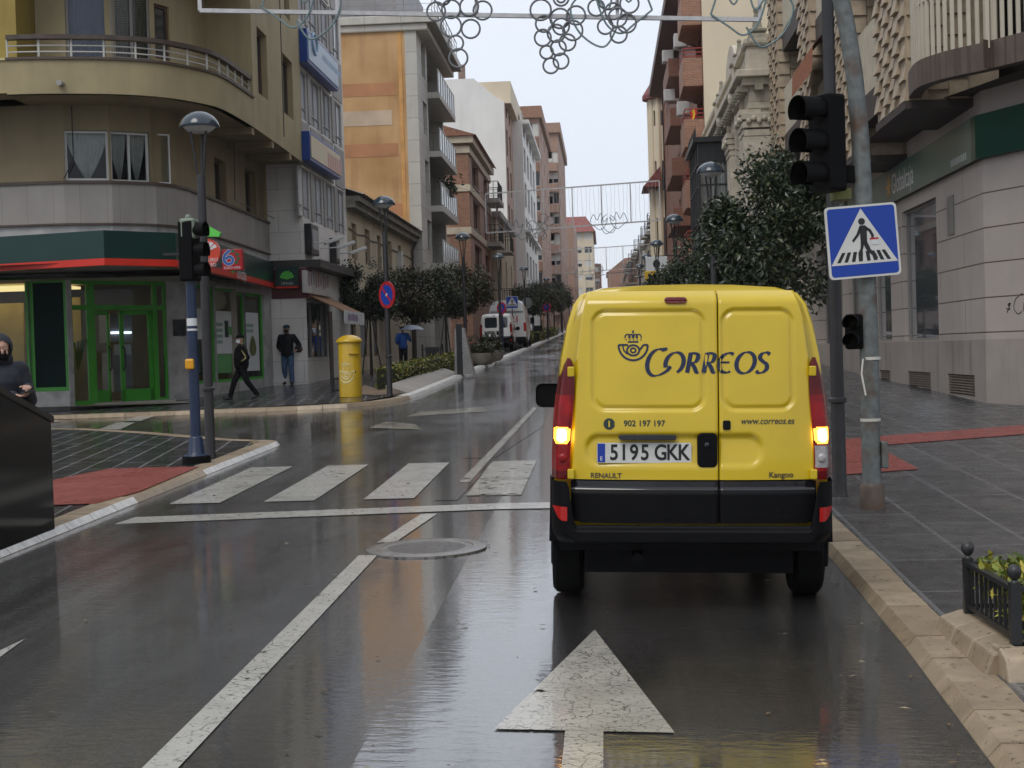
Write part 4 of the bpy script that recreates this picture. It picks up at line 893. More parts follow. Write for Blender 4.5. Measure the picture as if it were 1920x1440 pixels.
# ---- brick apartment towers
y8 = 175; xb8 = -7.5
def tower(label, x, ya, yb, z1, m, md, fx, w0=2.9, rows=8, zf=6.5):
    t = thing('brick_apartments', label, 'building', (x-3, ya+5, 4)); L_ = yb-ya
    hs = [H(L_*(c+.5)/3-.7, L_*(c+.5)/3+.7, zf+w0*r, zf+w0*r+1.4, d=.2, frame=M_WFR, nx=2, blind=.5*(r % 2)) for r in range(rows) for c in range(3)]
    W_ = x-fx; fs = [H(u-1.35 if k == 0 else u-.75, u+1.35 if k == 0 else u+.75, zf+w0*r, zf+w0*r+1.55, d=.2, frame=M_WFR, nx=2, blind=(.95, .3, 0, .6)[(r+k) % 4]) for r in range(rows) for k, u in enumerate((W_*.40, W_*.78))]
    shell(t, [(x, ya), (x, yb), (fx, yb), (fx, ya)], 2, z1, m, {0: hs, 3: fs})
    for r in range(rows):
        z = zf+w0*r-1.1; MB().extr([(fx+W_*.22, ya-.001, z-.2), (fx+W_*.30, ya-1.0, z-.2), (fx+W_*.92, ya-1.0, z-.2), (fx+W_*.98, ya-.001, z-.2)], (0, 0, 1.15)).build('balcony', md, t, bevel=.04)
    MB().box(fx-.2, x+.4, ya-.5, yb+.2, z1, z1+1.4).build('parapet', md, t, bevel=.05)
    return t
tower('nearest brick apartment tower with jutting balconies and white shutters', at(1012, 300, y8).x, y8, 205, at(1000, 222, y8).z, M_BRICKP, M_BRICK, at(955, 300, y8).x)
q = at(1048, 300, 215); tower('second brick apartment tower stepping back beyond the first', q.x, 212, 250, at(1040, 255, 215).z, M_BRICKP, M_BRICKP, at(1000, 300, 215).x, rows=8, zf=8)
block('apartment_building', 'pinkish block between the brick towers and the white red roofed block', 'building', at(1077, 450, 270).x, (262, 300), at(1070, 425, 270).z, M_BRICKP, cols=4, rows=6, z_first=9, front=3)
w9 = block('apartment_building', 'white apartment block with red mansard roof far up the street', 'building', at(1112, 450, 330).x, (330, 370), at(1095, 435, 330).z, M_CREAM, cols=4, rows=6, z_first=11, front=4, depth=9)
z9 = at(1095, 435, 330).z; xr9 = at(1112, 450, 330).x
MB().loft([[(xr9+.6, 329, z9), (xr9+.6, 371, z9), (xr9-9.5, 371, z9), (xr9-9.5, 329, z9)], [(xr9-1.5, 331, z9+3.5), (xr9-1.5, 369, z9+3.5), (xr9-8, 369, z9+3.5), (xr9-8, 331, z9+3.5)]]).build('mansard_roof', mat('red roof', (.27, .075, .065), .6, .25), w9)
block('apartment_building', 'brick block with jutting red balconies beside the white red roofed block', 'building', at(1127, 500, 375).x, (374, 400), at(1120, 495, 375).z, M_BRICK, cols=3, rows=4, z_first=12, front=2, depth=5)
bb = block('brick_warehouse', 'large plain brick gable closing the far end of the street', 'building', at(1139, 510, 430).x, (430, 460), at(1150, 512, 430).z, M_BRICK, side=-1, depth=14, cols=3, rows=2, z_first=13, front=4, cornice=M_BRICKD)
z_ = at(1150, 512, 430).z; xa = at(1139, 510, 430).x
MB().extr([(xa, 430.5, z_+.35), (xa+14, 430.5, z_+.35), (xa+9, 430.5, z_+4.5), (xa+5, 430.5, z_+4.2)], (0, 29, 0)).build('gable', M_BRICK, bb)
# ================================================================== right side: savings bank with apartments above
M_BSTONE = mat('smooth bank stone', (.45, .395, .36), .45, .09, 1.2, .05, 25, kind='panel', p=dict(w=3.7, h=.575, m=.012, c2=.96, mortar=(.10, .075, .05), off=.5, stain=.18))
M_BPLINTH = mat('stained bank plinth', (.36, .315, .285), .45, .14, 1.2, .05, 25, kind='panel', p=dict(w=2.2, h=5, m=.006, c2=.95, off=0, stain=.75))
M_TILE = mat('scalloped tile cladding', (.40, .315, .22), .6, .22, 5, .2, 30)
M_DBROWN = mat('dark brown concrete', (.050, .037, .031), .65, .2, 2, .1, 30, kind='wall')
M_SLAT = mat('cream slats', (.55, .50, .40), .5, .08)
M_VENTBK = mat('dark vent backing', (.03, .027, .024), .9)  # flat dark sheet behind the vent louvres
XW = 6.306; YC = 25.22; gdx = thing('bank_building', 'stone fronted bank with brown slatted balconies on the right corner', 'building', (XW+3, 34, .038))
A_, B_, C_, D_ = (XW, 46), (XW, YC), (9.3, 17.7), (30, 17.7)
def vr(P, Q, *a, **k): return hole(P, Q, *a, **k)
hs = [H(46-31.95, 46-28.72, 1.66, 4.36, d=.14, frame=M_GFR, pane=M_GLASSB, fw=.05, name='shop_window'), H(46-35.4, 46-33.35, 1.66, 4.36, d=.14, frame=M_GFR, pane=M_GLASSB, fw=.05, name='shop_window'), H(46-39, 46-36.2, 1.2, 4.36, d=.14, frame=M_GFR, pane=M_GLASS, fw=.05, nx=2, name='shop_window'), H(46-44.8, 46-40, 1.2, 4.36, d=.3, frame=M_GFR, pane=M_GLASS, fw=.05, nx=3, name='shop_window')]
mb = MB(); wall_face(mb, A_, B_, 1.64, 5.75, hs, .14); put_windows(gdx, A_, B_, hs); wall_face(mb, B_, C_, 1.64, 5.75); wall_face(mb, C_, D_, 1.64, 5.75); mb.build('wall', M_BSTONE, gdx)
mb = MB(); vh = [hole(A_, B_, 1779, 702, 1830, 742, d=.1), hole(A_, B_, 1704, 697, 1747, 731, d=.1), hole(A_, B_, 1651, 694, 1671, 724, d=.1)]
PA, PB, PC = (XW-.02, 46), (XW-.02, YC-.01), (9.28, 17.68)
wall_face(mb, PA, PB, .1, 1.639, vh, .1); wall_face(mb, PB, PC, .1, 1.639); wall_face(mb, PC, (30, 17.68), .1, 1.639); mb.build('plinth', M_BPLINTH, gdx)
for h in vh:
    v = MB(); y0, y1 = 46-h['u1'], 46-h['u0']; n = 8
    v.box(XW+.06, XW+.07, y0, y1, h['z0'], h['z1'])
    vo = v.build('vent', M_VENTBK, gdx); s = MB()
    for k in range(n): z = h['z0']+(h['z1']-h['z0'])*(k+.5)/n; s.add([(XW-.01, y0+.02, z-.02), (XW-.01, y1-.02, z-.02), (XW+.045, y1-.02, z+.025), (XW+.045, y0+.02, z+.025)], [(0, 3, 2, 1)])
    s.build('louvres', mat('rusty louvre', (.16, .12, .09), .6, .3, 5), vo)
# sign band
zs0, zs1 = 4.62, 5.34; nb = (V2(C_)-V2(B_)).normalized()
m_ = MB(); strip(m_, [(XW, 40), (XW, YC+.2)], zs0, zs1, .02, out=.12); fs_ = m_.build('fascia_sign', mat('faded green sign', (.10, .155, .12), .35, .15, 1), gdx)
m_ = MB(); strip(m_, [(XW, YC+.2), B_, (8.9, 18.7)], zs0, zs1, .02, out=.125); m_.build('sign_corner', mat('bottle green sign', (.004, .045, .032), .3, .1), fs_)
MB().text('Globalcaja', .60, (XW-.125, uv(1703, 345, A_, B_)[0]*-1+46, zs0+.34), (0, -1, 0), (0, 0, 1), sx=.9).build('lettering', M_WHITE, fs_)
M_STAR = mat('amber star', (.62, .32, .03), .4, .05)
def star(mb, c, ux, r):
    c, ux = Vector(c), Vector(ux); n = 24; return mb.poly([c+ux*(r*(1 if k % 3 == 0 else .42)*math.cos(2*math.pi*k/n))+Vector((0, 0, r*(1 if k % 3 == 0 else .42)*math.sin(2*math.pi*k/n))) for k in range(n)])
s = MB(); star(s, (XW-.126, 46-uv(1677, 350, A_, B_)[0], zs0+.36), (0, -1, 0), .34)
s.build('emblem', M_STAR, fs_); s = MB(); q = V2(B_)+nb*2.05; star(s, (q.x-.135*-nb.y*-1, q.y-.135*nb.x*1, zs0+.40), nb.to_3d(), .3)
s.build('emblem', M_STAR, fs_)
l_ = MB()
for i in range(9): l_.box(XW-.126, XW-.122, 26.9-.13*i-.09, 26.9-.13*i, zs0+.08, zs0+.2)
l_.build('small_lettering', mat('pale grey print', (.45, .47, .45), .5), fs_)
MB().box(XW-.02, XW-.001, 27.25, 27.75, 3.55, 4.25).build('panel', mat('grey tinted panel', (.22, .205, .195), .4), gdx)
gr = MB(); gP = V2(B_)+nb*.55; to3 = lambda x, y, l=0: Vector((*(gP+nb*x+Vector((nb.y, -nb.x))*(.004+l)), 2.02+y))   # sprayed scribble
for p in ([(0, .12), (.1, .1), (.05, .18), (.12, .2)], [(.02, .05), (.12, .2), (.06, .16)], [(.34, .3), (.25, .26), (.2, .12), (.3, .02), (.4, .06)], [(.34, .32), (.44, .34)], [(.46, .2), (.44, .06)], [(.52, .22), (.50, .08), (.56, .06)], [(.6, .2), (.64, .1), (.72, .22), (.64, .0), (.6, -.1)], [(.86, .3), (.84, .08), (.76, .1), (.8, .2), (.86, .18)], [(.92, .18), (1.0, .2), (.96, .08), (.9, .12)]):
    gr.ribbon([(q.x, q.y) for q in smooth_path([Vector((*a, 0)) for a in p], 5)], .014, to3)
gr.build('graffiti', M_BLACK, gdx)
# overhang, curved balcony on the corner
ZO = 5.75; oc = [onz(px, py, ZO) for px, py in ((1695, 213), (1712, 171), (1760, 150), (1850, 130), (1920, 113))]
OV2 = [(5.2, 46), (oc[0].x, oc[0].y+.6), (oc[0].x, oc[0].y), (oc[1].x, oc[1].y), (oc[2].x, oc[2].y), (oc[3].x, oc[3].y), (oc[4].x, oc[4].y)]
dd = (V2(OV2[-1])-V2(OV2[-2])).normalized(); OV2.append(tuple(V2(OV2[-1])+dd*6)); OV2.append((30, OV2[-1][1]-1))
m_ = MB(); cover(m_, OV2, [A_, B_, B_, (7, 23.4), C_, D_], ZO, flip=True); m_.build('overhang_soffit', M_DBROWN, gdx)
BC = [(p.x, p.y) for p in smooth_path([Vector((*p, 0)) for p in OV2[2:8]], 5)]
for f in range(3):
    z = ZO+3.0*f; m_ = MB(); strip(m_, BC, z, z+.42, .2); bo = m_.build('balcony', mat('brown balcony render', (.115, .082, .066), .65, .2, 3, .2, 40, kind='panel', p=dict(w=.09, h=5, m=.012, c2=.9, off=0)), gdx)
    sl = MB(); L_ = sum(math.dist(a, b) for a, b in zip(BC, BC[1:])); pts = resamp(inset(BC, .08), int(L_/.155)+1)
    for i, p in enumerate(pts): sl.bar((*p, z+.3), (*p, z+2.25), .055, .055)
    sl.tube([(*p, z+1.35) for p in pts], .022, 4); sl.tube([(*p, z+2.2) for p in pts], .025, 4)
    sl.build('slats', M_SLAT, bo)
bk = MB(); ln = [(7.2, 46), (7.2, 25.6), (8.1, 23.2), (11, 15), (30, 12)]
for a, b in zip(ln, ln[1:]): wall_face(bk, a, b, ZO, 17, [H(.8+k*2.4, 2.2+k*2.4, ZO+.9+3*f, ZO+2.9+3*f, d=.1) for f in range(3) for k in range(int(math.dist(a, b)/2.4))] if a[0] < 9 else ())
bk.build('upper_wall', M_DBROWN, gdx)
gl = MB()
for a, b in zip(ln[:3], ln[1:4]): t_ = (V2(b)-V2(a)).normalized(); n_ = Vector((t_.y, -t_.x)); p, q = V2(a)-n_*.1, V2(b)-n_*.1; gl.quad((*p, ZO), (*q, ZO), (*q, 17), (*p, 17))
gl.build('upper_glazing', M_GLASS, gdx)
MB().poly([(*p, 17) for p in reversed(OV2)]+[(30, 46, 17)]).build('roof', M_SLATE_ROOF, gdx)
# tile clad columns, every scallop a small step, and slatted balconies between them
def tiles(y0, y1, z0, z1, x=5.15):
    m = MB(); m.box(x+.06, x+1.6, y0, y1, z0, z1)
    ny = max(2, round((y1-y0)/.42)); wy = (y1-y0)/ny; k = 0; z = z0
    while z < z1:
        for i in range(ny):
            off = .17 if i % 2 else 0; a, b = z+off, min(z+off+.36, z1)
            if b-a > .05:
                xx = x+(.0 if i % 2 else .03); yy = y0+i*wy
                m.add([(xx-.02, yy+.01, a), (xx-.02, yy+wy-.01, a), (xx+.055, yy+wy-.01, b), (xx+.055, yy+.01, b), (xx+.06, yy+.01, a), (xx+.06, yy+wy-.01, a)], [(0, 3, 2, 1), (0, 1, 5, 4), (0, 4, 3), (1, 2, 5)])
        z += .36; k += 1
    # the end facing down the street carries the same tiles
    z = z0
    while z < z1:
        for i in range(3):
            a = z+(.17 if i % 2 else 0); b = min(a+.36, z1); xx = x+.08+i*.34
            if b-a > .05: m.add([(xx, y0-.06, a), (xx+.32, y0-.06, a), (xx+.32, y0-.012, b), (xx, y0-.012, b), (xx, y0-.001, a), (xx+.32, y0-.001, a)], [(0, 1, 2, 3), (0, 4, 5, 1), (0, 3, 4), (1, 5, 2)])
        z += .36
    return m
for y0, y1, z0 in ((25.75, 28.4, 5.72), (31.3, 33.2, 5.5), (37.2, 39, 6.2), (43.8, 45.9, 7.3)): tiles(y0, y1, z0, 17).build('tiled_column', M_TILE, gdx); MB().box(5.17, 7.15, y0-.05, y1+.03, z0-.14, z0-.003).build('column_base', M_DBROWN, gdx)
for f in range(4):
    for (y0, y1) in ((28.45, 31.2), (33.3, 37.1), (39.1, 43.7)):
        z = 6.05+2.95*f+(1.1 if y0 > 39 else 0); b = MB().box(5.35, 7.1, y0, y1, z, z+.55).build('balcony', M_DBROWN, gdx)
        s = MB()
        for k in range(int((y1-y0)/.17)+1): s.bar((5.4, y0+.05+k*.17, z+.5), (5.4, y0+.05+k*.17, z+1.9), .05)
        for zz in (z+.85, z+1.75): s.bar((5.42, y0, zz), (5.42, y1, zz), .04)
        s.build('slats', M_SLAT, b)
for q in ((34.0, 1510, 118), (29.0, 1632, 45)):
    pass
aw = thing('window_awning', 'rust coloured awning over a slatted balcony behind the traffic light', 'awning', (5.4, 35, 8))
c = onx(1508, 120, 5.0); MB().loft([[(5.6, 33.4, c.z+.75), (5.6, 37, c.z+.75)], [(4.75, 33.4, c.z-.2), (4.75, 37, c.z-.2)], [(4.72, 33.4, c.z-.75), (4.72, 37, c.z-.75)]], cap=False, closed=False).build('cloth', mat('rust awning cloth', (.30, .10, .035), .8, .3, 6), aw)

# ---- ornate pale building with pinnacles
M_ORN = mat('carved pale stone', (.52, .47, .38), .7, .2, 2.5, .3, 14, kind='wall', p=dict(stain=.5))
M_ORN2 = mat('mossy carved stone', (.30, .28, .22), .8, .3, 4, .4, 14)
y11 = (46.3, 66.5); x11 = at(1407, 180, y11[0]).x; zc = at(1407, 134, y11[0]).z
orn = thing('ornate_building', 'pale ornate building with stone pinnacles and a black glazed gallery', 'building', (x11+4, 56, 1.2))
P, Q = (x11, y11[1]), (x11, y11[0]); hs = []
for c in range(4):
    u = 2.6+c*5; hs += [H(u-.75, u+.75, 6.1, 9.2, d=.3, frame=M_WFR, nx=2, pane=M_GLASS), H(u-1.1, u+1.1, 1.4, 4.2, d=.3, frame=M_BFR, pane=M_GLASS)]
shell(orn, [P, Q, (22, y11[0]), (22, y11[1])], .6, zc-1.15, M_ORN, {0: hs})
co = MB(); co.box(x11-.45, 22, y11[0]-.45, y11[1], zc-.22, zc); co.box(x11-.25, 22, y11[0]-.25, y11[1], zc-.45, zc-.221); co.box(x11-.08, 22, y11[0]-.08, y11[1], zc-1.15, zc-.95); co.box(x11-.05, 22, y11[0]-.05, y11[1], zc-.95, zc-.45)
co.box(x11-.25, 22, y11[0]-.25, y11[1], 5.1, 5.4); co.build('cornice', M_ORN, orn, bevel=.03)
for k in range(34): y = y11[0]-.1+k*.6; MB().box(x11-.40, x11-.06, y, y+.25, zc-.62, zc-.452).build('modillion', M_ORN2, orn)
for k in range(3): MB().box(x11+.1+k*.5, x11+.35+k*.5, y11[0]-.40, y11[0]-.06, zc-.62, zc-.452).build('modillion', M_ORN2, orn)
M_FRZ = M_ORN
for k in range(5):                                          # paired pilasters with capitals and carved frieze
    for dy in (0, .95):
        y = y11[0]+.05+k*5-dy*0+dy
        if k == 4 and dy: continue
        p = MB(); p.box(x11-.22, x11+.3, y, y+.62, 5.4, zc-1.9); po = p.build('pilaster', M_ORN, orn, bevel=.03)
        c = MB()
        for i in range(4): c.box(x11-.24-.04*i, x11+.3, y-.02-.03*i, y+.64+.03*i, zc-1.9+.19*i, zc-1.9+.19*i+.17)
        for i in range(5): c.ball((x11-.33, y+.05+.13*i, zc-1.45+.05*(i % 2)), .07, nu=8, nv=5)
        c.build('capital', M_ORN, po)
cp = MB(); cp.box(x11-.2, x11+.75, y11[0]-.2, y11[0]-.001, 5.4, zc-2.0)
for i in range(3): cp.box(x11-.22-.04*i, x11+.8, y11[0]-.22-.04*i, y11[0], zc-2.0+.25*i, zc-2.0+.25*i+.2)
for i in range(6): cp.ball((x11-.1+.16*i, y11[0]-.3, zc-1.55+.08*(i % 2)), .09, nu=8, nv=5)
cp.build('corner_pilaster', M_ORN, orn, bevel=.02)
for k in range(4):                                          # window hoods with scrolls
    y = y11[1]-2.6-k*5; h = MB(); h.lathe((x11-.02, y, 9.35), [(.001, 0), (.85, 0), (.85, .001)], 20); h = MB()
    h.extr([(x11-.25, y+1.05*math.cos(R(a)), 9.35+.75*math.sin(R(a))) for a in range(0, 181, 15)], (.3, 0, 0)); h.ball((x11-.28, y, 9.65), .2, .3, .3, 10, 6); h.box(x11-.18, x11, y-1.1, y-.85, 6, 9.35); h.box(x11-.18, x11, y+.85, y+1.1, 6, 9.35)
    h.build('window_hood', M_ORN, orn)
pa = MB(); pa.box(x11-.1, x11+.25, y11[0], y11[1], zc, zc+.25); pa.box(x11-.14, x11+.3, y11[0], y11[1], zc+.85, zc+1.0)
pa.box(x11, 22, y11[0]-.1, y11[0]+.25, zc+.85, zc+1.0)
for k in range(60): pa.lathe((x11+.08, y11[0]+1.2+k*.33, zc+.25), [(.09, 0), (.05, .12), (.1, .3), (.05, .52), (.09, .6)], 6)
for k in range(4): pa.lathe((x11+1.1+k*.34, y11[0]+.08, zc+.001), [(.1, 0), (.06, .18), (.12, .42), (.06, .72), (.1, .85)], 8)
pa.build('balustrade', M_ORN, orn)
def pinnacle(x, y, z, s, h0):
    t = MB(); t.box(x-.42*s, x+.42*s, y-.42*s, y+.42*s, z, z+h0); t.build('pedestal', M_ORN, orn, bevel=.02)
    t = MB(); z += h0; t.loft([[(x+a*r, y+b*r, z+q) for a, b in ((-1, -1), (1, -1), (1, 1), (-1, 1))] for r, q in ((.52*s, 0), (.54*s, .1*s), (.42*s, .14*s), (.34*s, .42*s), (.24*s, .5*s), (.32*s, .56*s), (.32*s, .64*s), (.17*s, .7*s), (.09*s, 1.25*s))])
    t.ball((x, y, z+1.34*s), .13*s, nu=10, nv=6); t.build('pinnacle', M_ORN2, orn)
pinnacle(x11+.28, y11[0]+.25, zc, .86, at(1424, 87, y11[0]).z-zc)
for px, s in ((1382, .62), (1347, .62)): y = onx(px, 150, x11).y; pinnacle(x11+.1, y, zc, s, .95)
y = onx(1372, 150, x11).y; ar = MB(); ar.extr([(x11-.05, y+1.9*math.cos(R(a)), zc+.9+1.1*math.sin(R(a))) for a in range(0, 181, 12)], (.4, 0, 0)); ar.build('arched_crest', M_ORN, orn)
# black glazed gallery
ga = MB(); gx0, gx1, gy0, gy1 = x11-1.15, x11-.02, 53.5, 58.5; zg0, zg1 = 5.0, 8.9
for x in (gx0, gx1): 
    for k in range(6): y = gy0+(gy1-gy0)*k/5; ga.bar((x, y, zg0), (x, y, zg1), .08) if x == gx0 or k in (0, 5) else None
ga.bar(((gx0+gx1)/2, gy0, zg0), ((gx0+gx1)/2, gy0, zg1), .06)
for z in (zg0+1.0, zg0+1.15, zg0+2.4, zg1-.7): ga.bar((gx0, gy0, z), (gx0, gy1, z), .06); ga.bar((gx0, gy0, z), (gx1, gy0, z), .06)
ga.box(gx0-.1, gx1, gy0-.1, gy1+.1, zg0-.3, zg0); ga.box(gx0, gx1, gy0, gy1, zg1-.7, zg1); ga.box(gx0-.2, gx1, gy0-.2, gy1+.2, zg1, zg1+.18)
for k in range(12): ga.cone((gx0-.1, gy0+.4*k, zg1+.18), (gx0-.1, gy0+.4*k, zg1+.6), .03, .005, 5)
go = ga.build('glazed_gallery', M_IRON, orn); p = MB(); p.quad((gx0+.02, gy0+.02, zg0), (gx1, gy0+.02, zg0), (gx1, gy0+.02, zg1), (gx0+.02, gy0+.02, zg1)); p.quad((gx0+.02, gy1, zg0), (gx0+.02, gy0, zg0), (gx0+.02, gy0, zg1), (gx0+.02, gy1, zg1)); p.build('pane', M_GLASSB, go)

# ---- dark brick block with cream party wall
y12 = (67.2, 104); x12 = at(1319, 150, y12[0]).x; z12 = at(1300, -60, y12[0]).z
b12 = thing('brick_apartments', 'dark brick apartments with boxy balconies and a blank cream party wall', 'building', (x12+4, 80, 2))
P, Q = (x12, y12[1]), (x12, y12[0]); hs = []; st = (at(1300, 110, 69).z-at(1300, 333, 69).z)/2; zb0 = at(1300, 275, 69).z
for r in range(-2, 4):
    for u in (8, 14, 20, 25.5): hs.append(H(u-.8, u+.8, zb0+st*r+1.0, zb0+st*r+2.4, d=.25, frame=M_WFR, nx=2, blind=(.8, .4, 1, .6)[int(u) % 4]))
    L_ = y12[1]-y12[0]; hs.append(H(L_-4.6, L_-.6, zb0+st*r+.9, zb0+st*r+2.3, d=.9, void=True))
shell(b12, [P, Q, (24, y12[0]), (24, y12[1])], 1.5, z12, [M_BRICKD, M_CREAM, M_BRICKD, M_BRICKD], {0: hs}, names={1: 'party_wall'})
M_RAILR = mat('red metal rail', (.32, .04, .025), .4, .1)
for r in range(-2, 4):
    z = zb0+st*r-.25
    b = MB().extr([(x12-.002, y12[0]+.05, z), (x12-.9, y12[0]+.05, z), (x12-.9, y12[0]+3.4, z), (x12-.002, y12[0]+5.2, z)], (0, 0, 1.25)).build('balcony', M_BRICK if r > -9 else M_BRICKD, b12, bevel=.03)
    g = MB()
    for k in range(3): g.bar((x12-.85, y12[0]+.2, z+1.35+.18*k), (x12-.85, y12[0]+3.2, z+1.35+.18*k), .05); g.bar((x12-.85, y12[0]+.2, z+1.35+.18*k), (x12, y12[0]+.2, z+1.35+.18*k), .05)
    g.build('rail', M_RAILR, b)
    if r in (-1, 0, 1, 2):
        MB().box(x12-.9, x12-.002, 80+.5*r, 88, z+.2, z+1.2).build('balcony', M_BRICKD, b12, bevel=.03)
    MB().box(x12-.5, x12, 74, 76.4, z+1.2, z+1.28).build('window_ledge', M_WHITEW, b12)
MB().box(x12-1.2, 24, y12[0]+6, y12[1]+.1, at(1262, 15, 78).z-.2, at(1262, 15, 78).z+.35).build('eaves', mat('dark eaves', (.14, .09, .08), .7), b12)
for n_, (px, py, y) in enumerate(((1275, 78, 72), (1252, 107, 83), (1281, 205, 72), (1255, 180, 83))):
    q = at(px, py, y); a = thing('air_conditioner', ('highest', 'second highest', 'lowest', 'second lowest')[n_]+' white air conditioner box on the dark brick apartments', 'air conditioner', q, group='air conditioners on the brick apartments')
    MB().box(-.30, .3, -.4, .4, -.32, .32).build('case', M_AC, a, world=False, bevel=.03); f_ = MB(); f_.lathe((0, 0, 0), [(.2, -.01), (.24, 0), (.2, .01)], 16)
    MB().extr([(-.305+0*c, .27*math.cos(R(c)), .27*math.sin(R(c))) for c in range(0, 360, 24)], (.02, 0, 0)).build('grille', M_GFR, a, world=False)
    MB().box(-.1, max(.2, x12-q.x), -.3, .3, -.4, -.33).build('bracket', M_GFR, a, world=False)
fg = thing('flag', 'red and yellow flag hanging over a brick balcony', 'flag', at(1299, 215, y12[0]+.2)); m = MB()
m.grid(lambda u, v: (-.14+.28*u+.05*math.sin(v*6), -.1+.05*math.sin(u*7), .2-.75*v+.15*(u-.5)), 9, 8); m.c = [0 if i % 9 < 3 or i % 9 > 5 else 1 for i in range(72)]; m.build('cloth', [mat('red flag cloth', (.5, .03, .02), .7), mat('yellow flag cloth', (.65, .42, .03), .7)], fg, world=False)
# ---- cream round bay tower
yb = 112; xc_ = at(1243, 300, yb).x; bt = thing('bay_tower', 'cream rounded bay with red tiled canopies in front of dark brick', 'building', (xc_, yb, 2.5)); rb = xc_-at(1230, 300, yb).x+.4
ztp = at(1225, 188, yb).z; zl = at(1225, 345, yb).z
sh = MB(); n = 18
def ringp(r, z, a0=90, a1=270): return [(xc_+r*math.cos(R(a0+(a1-a0)*k/n)), yb+r*math.sin(R(a0+(a1-a0)*k/n)), z) for k in range(n+1)]
lv = [3, zl-4.6, zl-4.4]; floors = [zl-4.5, zl, zl+4.2, ztp]
for z0, z1 in ((2, zl-5.5), (zl-2.6, zl-.6), (zl+1.6, zl+4.2), (ztp-.9, ztp)): sh.loft([ringp(rb, z0), ringp(rb, z1)], cap=False, closed=False)
sh.loft([ringp(rb*.8, 2), ringp(rb*.8, ztp)], cap=False, closed=False)
sh.build('wall', M_CREAM, bt, smooth=True, sharp=60)
w_ = MB(); w_.loft([ringp(rb*.82, 2), ringp(rb*.82, ztp)], cap=False, closed=False); w_.build('window', M_GLASS, bt, smooth=True)
cl = MB()
for k in (2, 6, 9, 12, 16): a = R(90+180*k/n); cl.cone((xc_+rb*.95*math.cos(a), yb+rb*.95*math.sin(a), zl-6), (xc_+rb*.95*math.cos(a), yb+rb*.95*math.sin(a), ztp), .22, .22, 8)
cl.build('columns', M_CREAM, bt)
for z in (ztp, zl): MB().loft([ringp(rb*1.55, z, 70, 290), ringp(rb*1.55, z+.3, 70, 290), ringp(rb*.7, z+1.5, 70, 290)], cap=False, closed=False).loft([ringp(rb*1.55, z, 70, 290), ringp(rb*.6, z+.02, 70, 290)], cap=False, closed=False).build('canopy_roof', mat('dull red tiles', (.20, .055, .05), .6, .3, 3), bt) if z == ztp else None
MB().extr([(xc_-rb*1.75, yb-2, zl-.4), (xc_-rb*.3, yb-2, zl-.4), (xc_-rb*.3, yb-2, zl+1.1)], (0, 5, 0)).build('low_canopy', MATS['dull red tiles'], bt)
block('brick_apartments', 'dark brick block rising behind the cream round bay', 'building', xc_+.1, (104.2, 122), at(1240, 150, 118).z, M_BRICKD, side=-1, cols=5, rows=5, z_first=9)
# ---- lower houses closing the right side
for n_, (lab, px, ya, yb_, pt, m, rows, fr) in enumerate((('pink house with sloping roof just beyond the cream round bay', 1237, 125, 142, 388, M_BRICKP, 3, 0), ('cream three storey house beyond the pink house', 1222, 143, 165, 440, M_HOUSE, 3, 0), ('grey white house with dark cornice farther up the right side', 1206, 166, 200, 462, M_GSTONE, 3, 0), ('reddish house with balconies far up the right side', 1192, 202, 250, 478, M_BRICK, 3, 0), ('last red brick house far up the right side', 1181, 252, 330, 492, M_BRICKP, 3, 0))):
    x = at(px, 500, ya).x; block('town_house', lab, 'house', x, (ya, yb_), at(px+14, pt, ya).z, m, side=-1, cols=4, rows=rows, z_first=gz(0, ya)+3.8, step=3.1, front=2, depth=8, cornice=M_CONC, balcony=dict(cols=(1, 3), m=M_CONC, w=1.2))
b = thing('hanging_sign', 'white square shop sign with dark round emblem above the right hand trees', 'sign', at(1231, 495, 62)); MB().box(-.45, .45, -.05, .05, -.3, .3).build('board', M_POST, b, world=False, bevel=.02); MB().extr([(.15*math.cos(R(a)), -.056, .18*math.sin(R(a))) for a in range(0, 360, 30)], (0, .004, 0)).build('emblem', M_BLACK, b, world=False); MB().box(-.02, 2.4, -.02, .02, .3, .34).build('bracket', M_IRON, b, world=False)
b = thing('hanging_sign', 'yellow sign with black marks half hidden by the right hand trees', 'sign', at(1230, 519, 60)); MB().box(-.45, .45, -.06, .06, -.24, .24).build('board', mat('amber board', (.65, .40, .02), .4), b, world=False, bevel=.02)
k = MB()
for i in range(3): k.box(-.32+.25*i, -.22+.25*i, -.065, -.061, -.15, .13)
k.build('marks', M_BLACK, b, world=False); MB().box(-.02, 2.2, -.02, .02, .3, .34).build('bracket', M_IRON, b, world=False)
# ================================================================== the yellow mail van and the parked vans
def ss(t): t = max(0., min(1., t)); return t*t*(3-2*t)
def lerp_tab(T, z):
    if z <= T[0][0]: return T[0][1]
    for (a, p), (b, q) in zip(T, T[1:]):
        if z <= b: return p+(q-p)*(z-a)/(b-a)
    return T[-1][1]
HW = [(.30, .72), (.38, .765), (.5, .775), (.74, .775), (1.0, .77), (1.25, .752), (1.42, .735), (1.6, .698), (1.72, .662), (1.78, .62)]
def hw(z): return lerp_tab(HW, z)
def rear(x, z):                                             # how far forward the tail lies
    y = .03+.13*max(0, (z-.74)/1.0)**1.5+.07*(abs(x)/.76)**3
    return y+(.10*ss((z-1.70)/.13)**2 if z > 1.70 else 0)
def sdf(x, z, x0, x1, z0, z1, r):
    qx = abs(x-(x0+x1)/2)-(x1-x0)/2+r; qz = abs(z-(z0+z1)/2)-(z1-z0)/2+r
    return math.hypot(max(qx, 0), max(qz, 0))+min(max(qx, qz), 0)-r
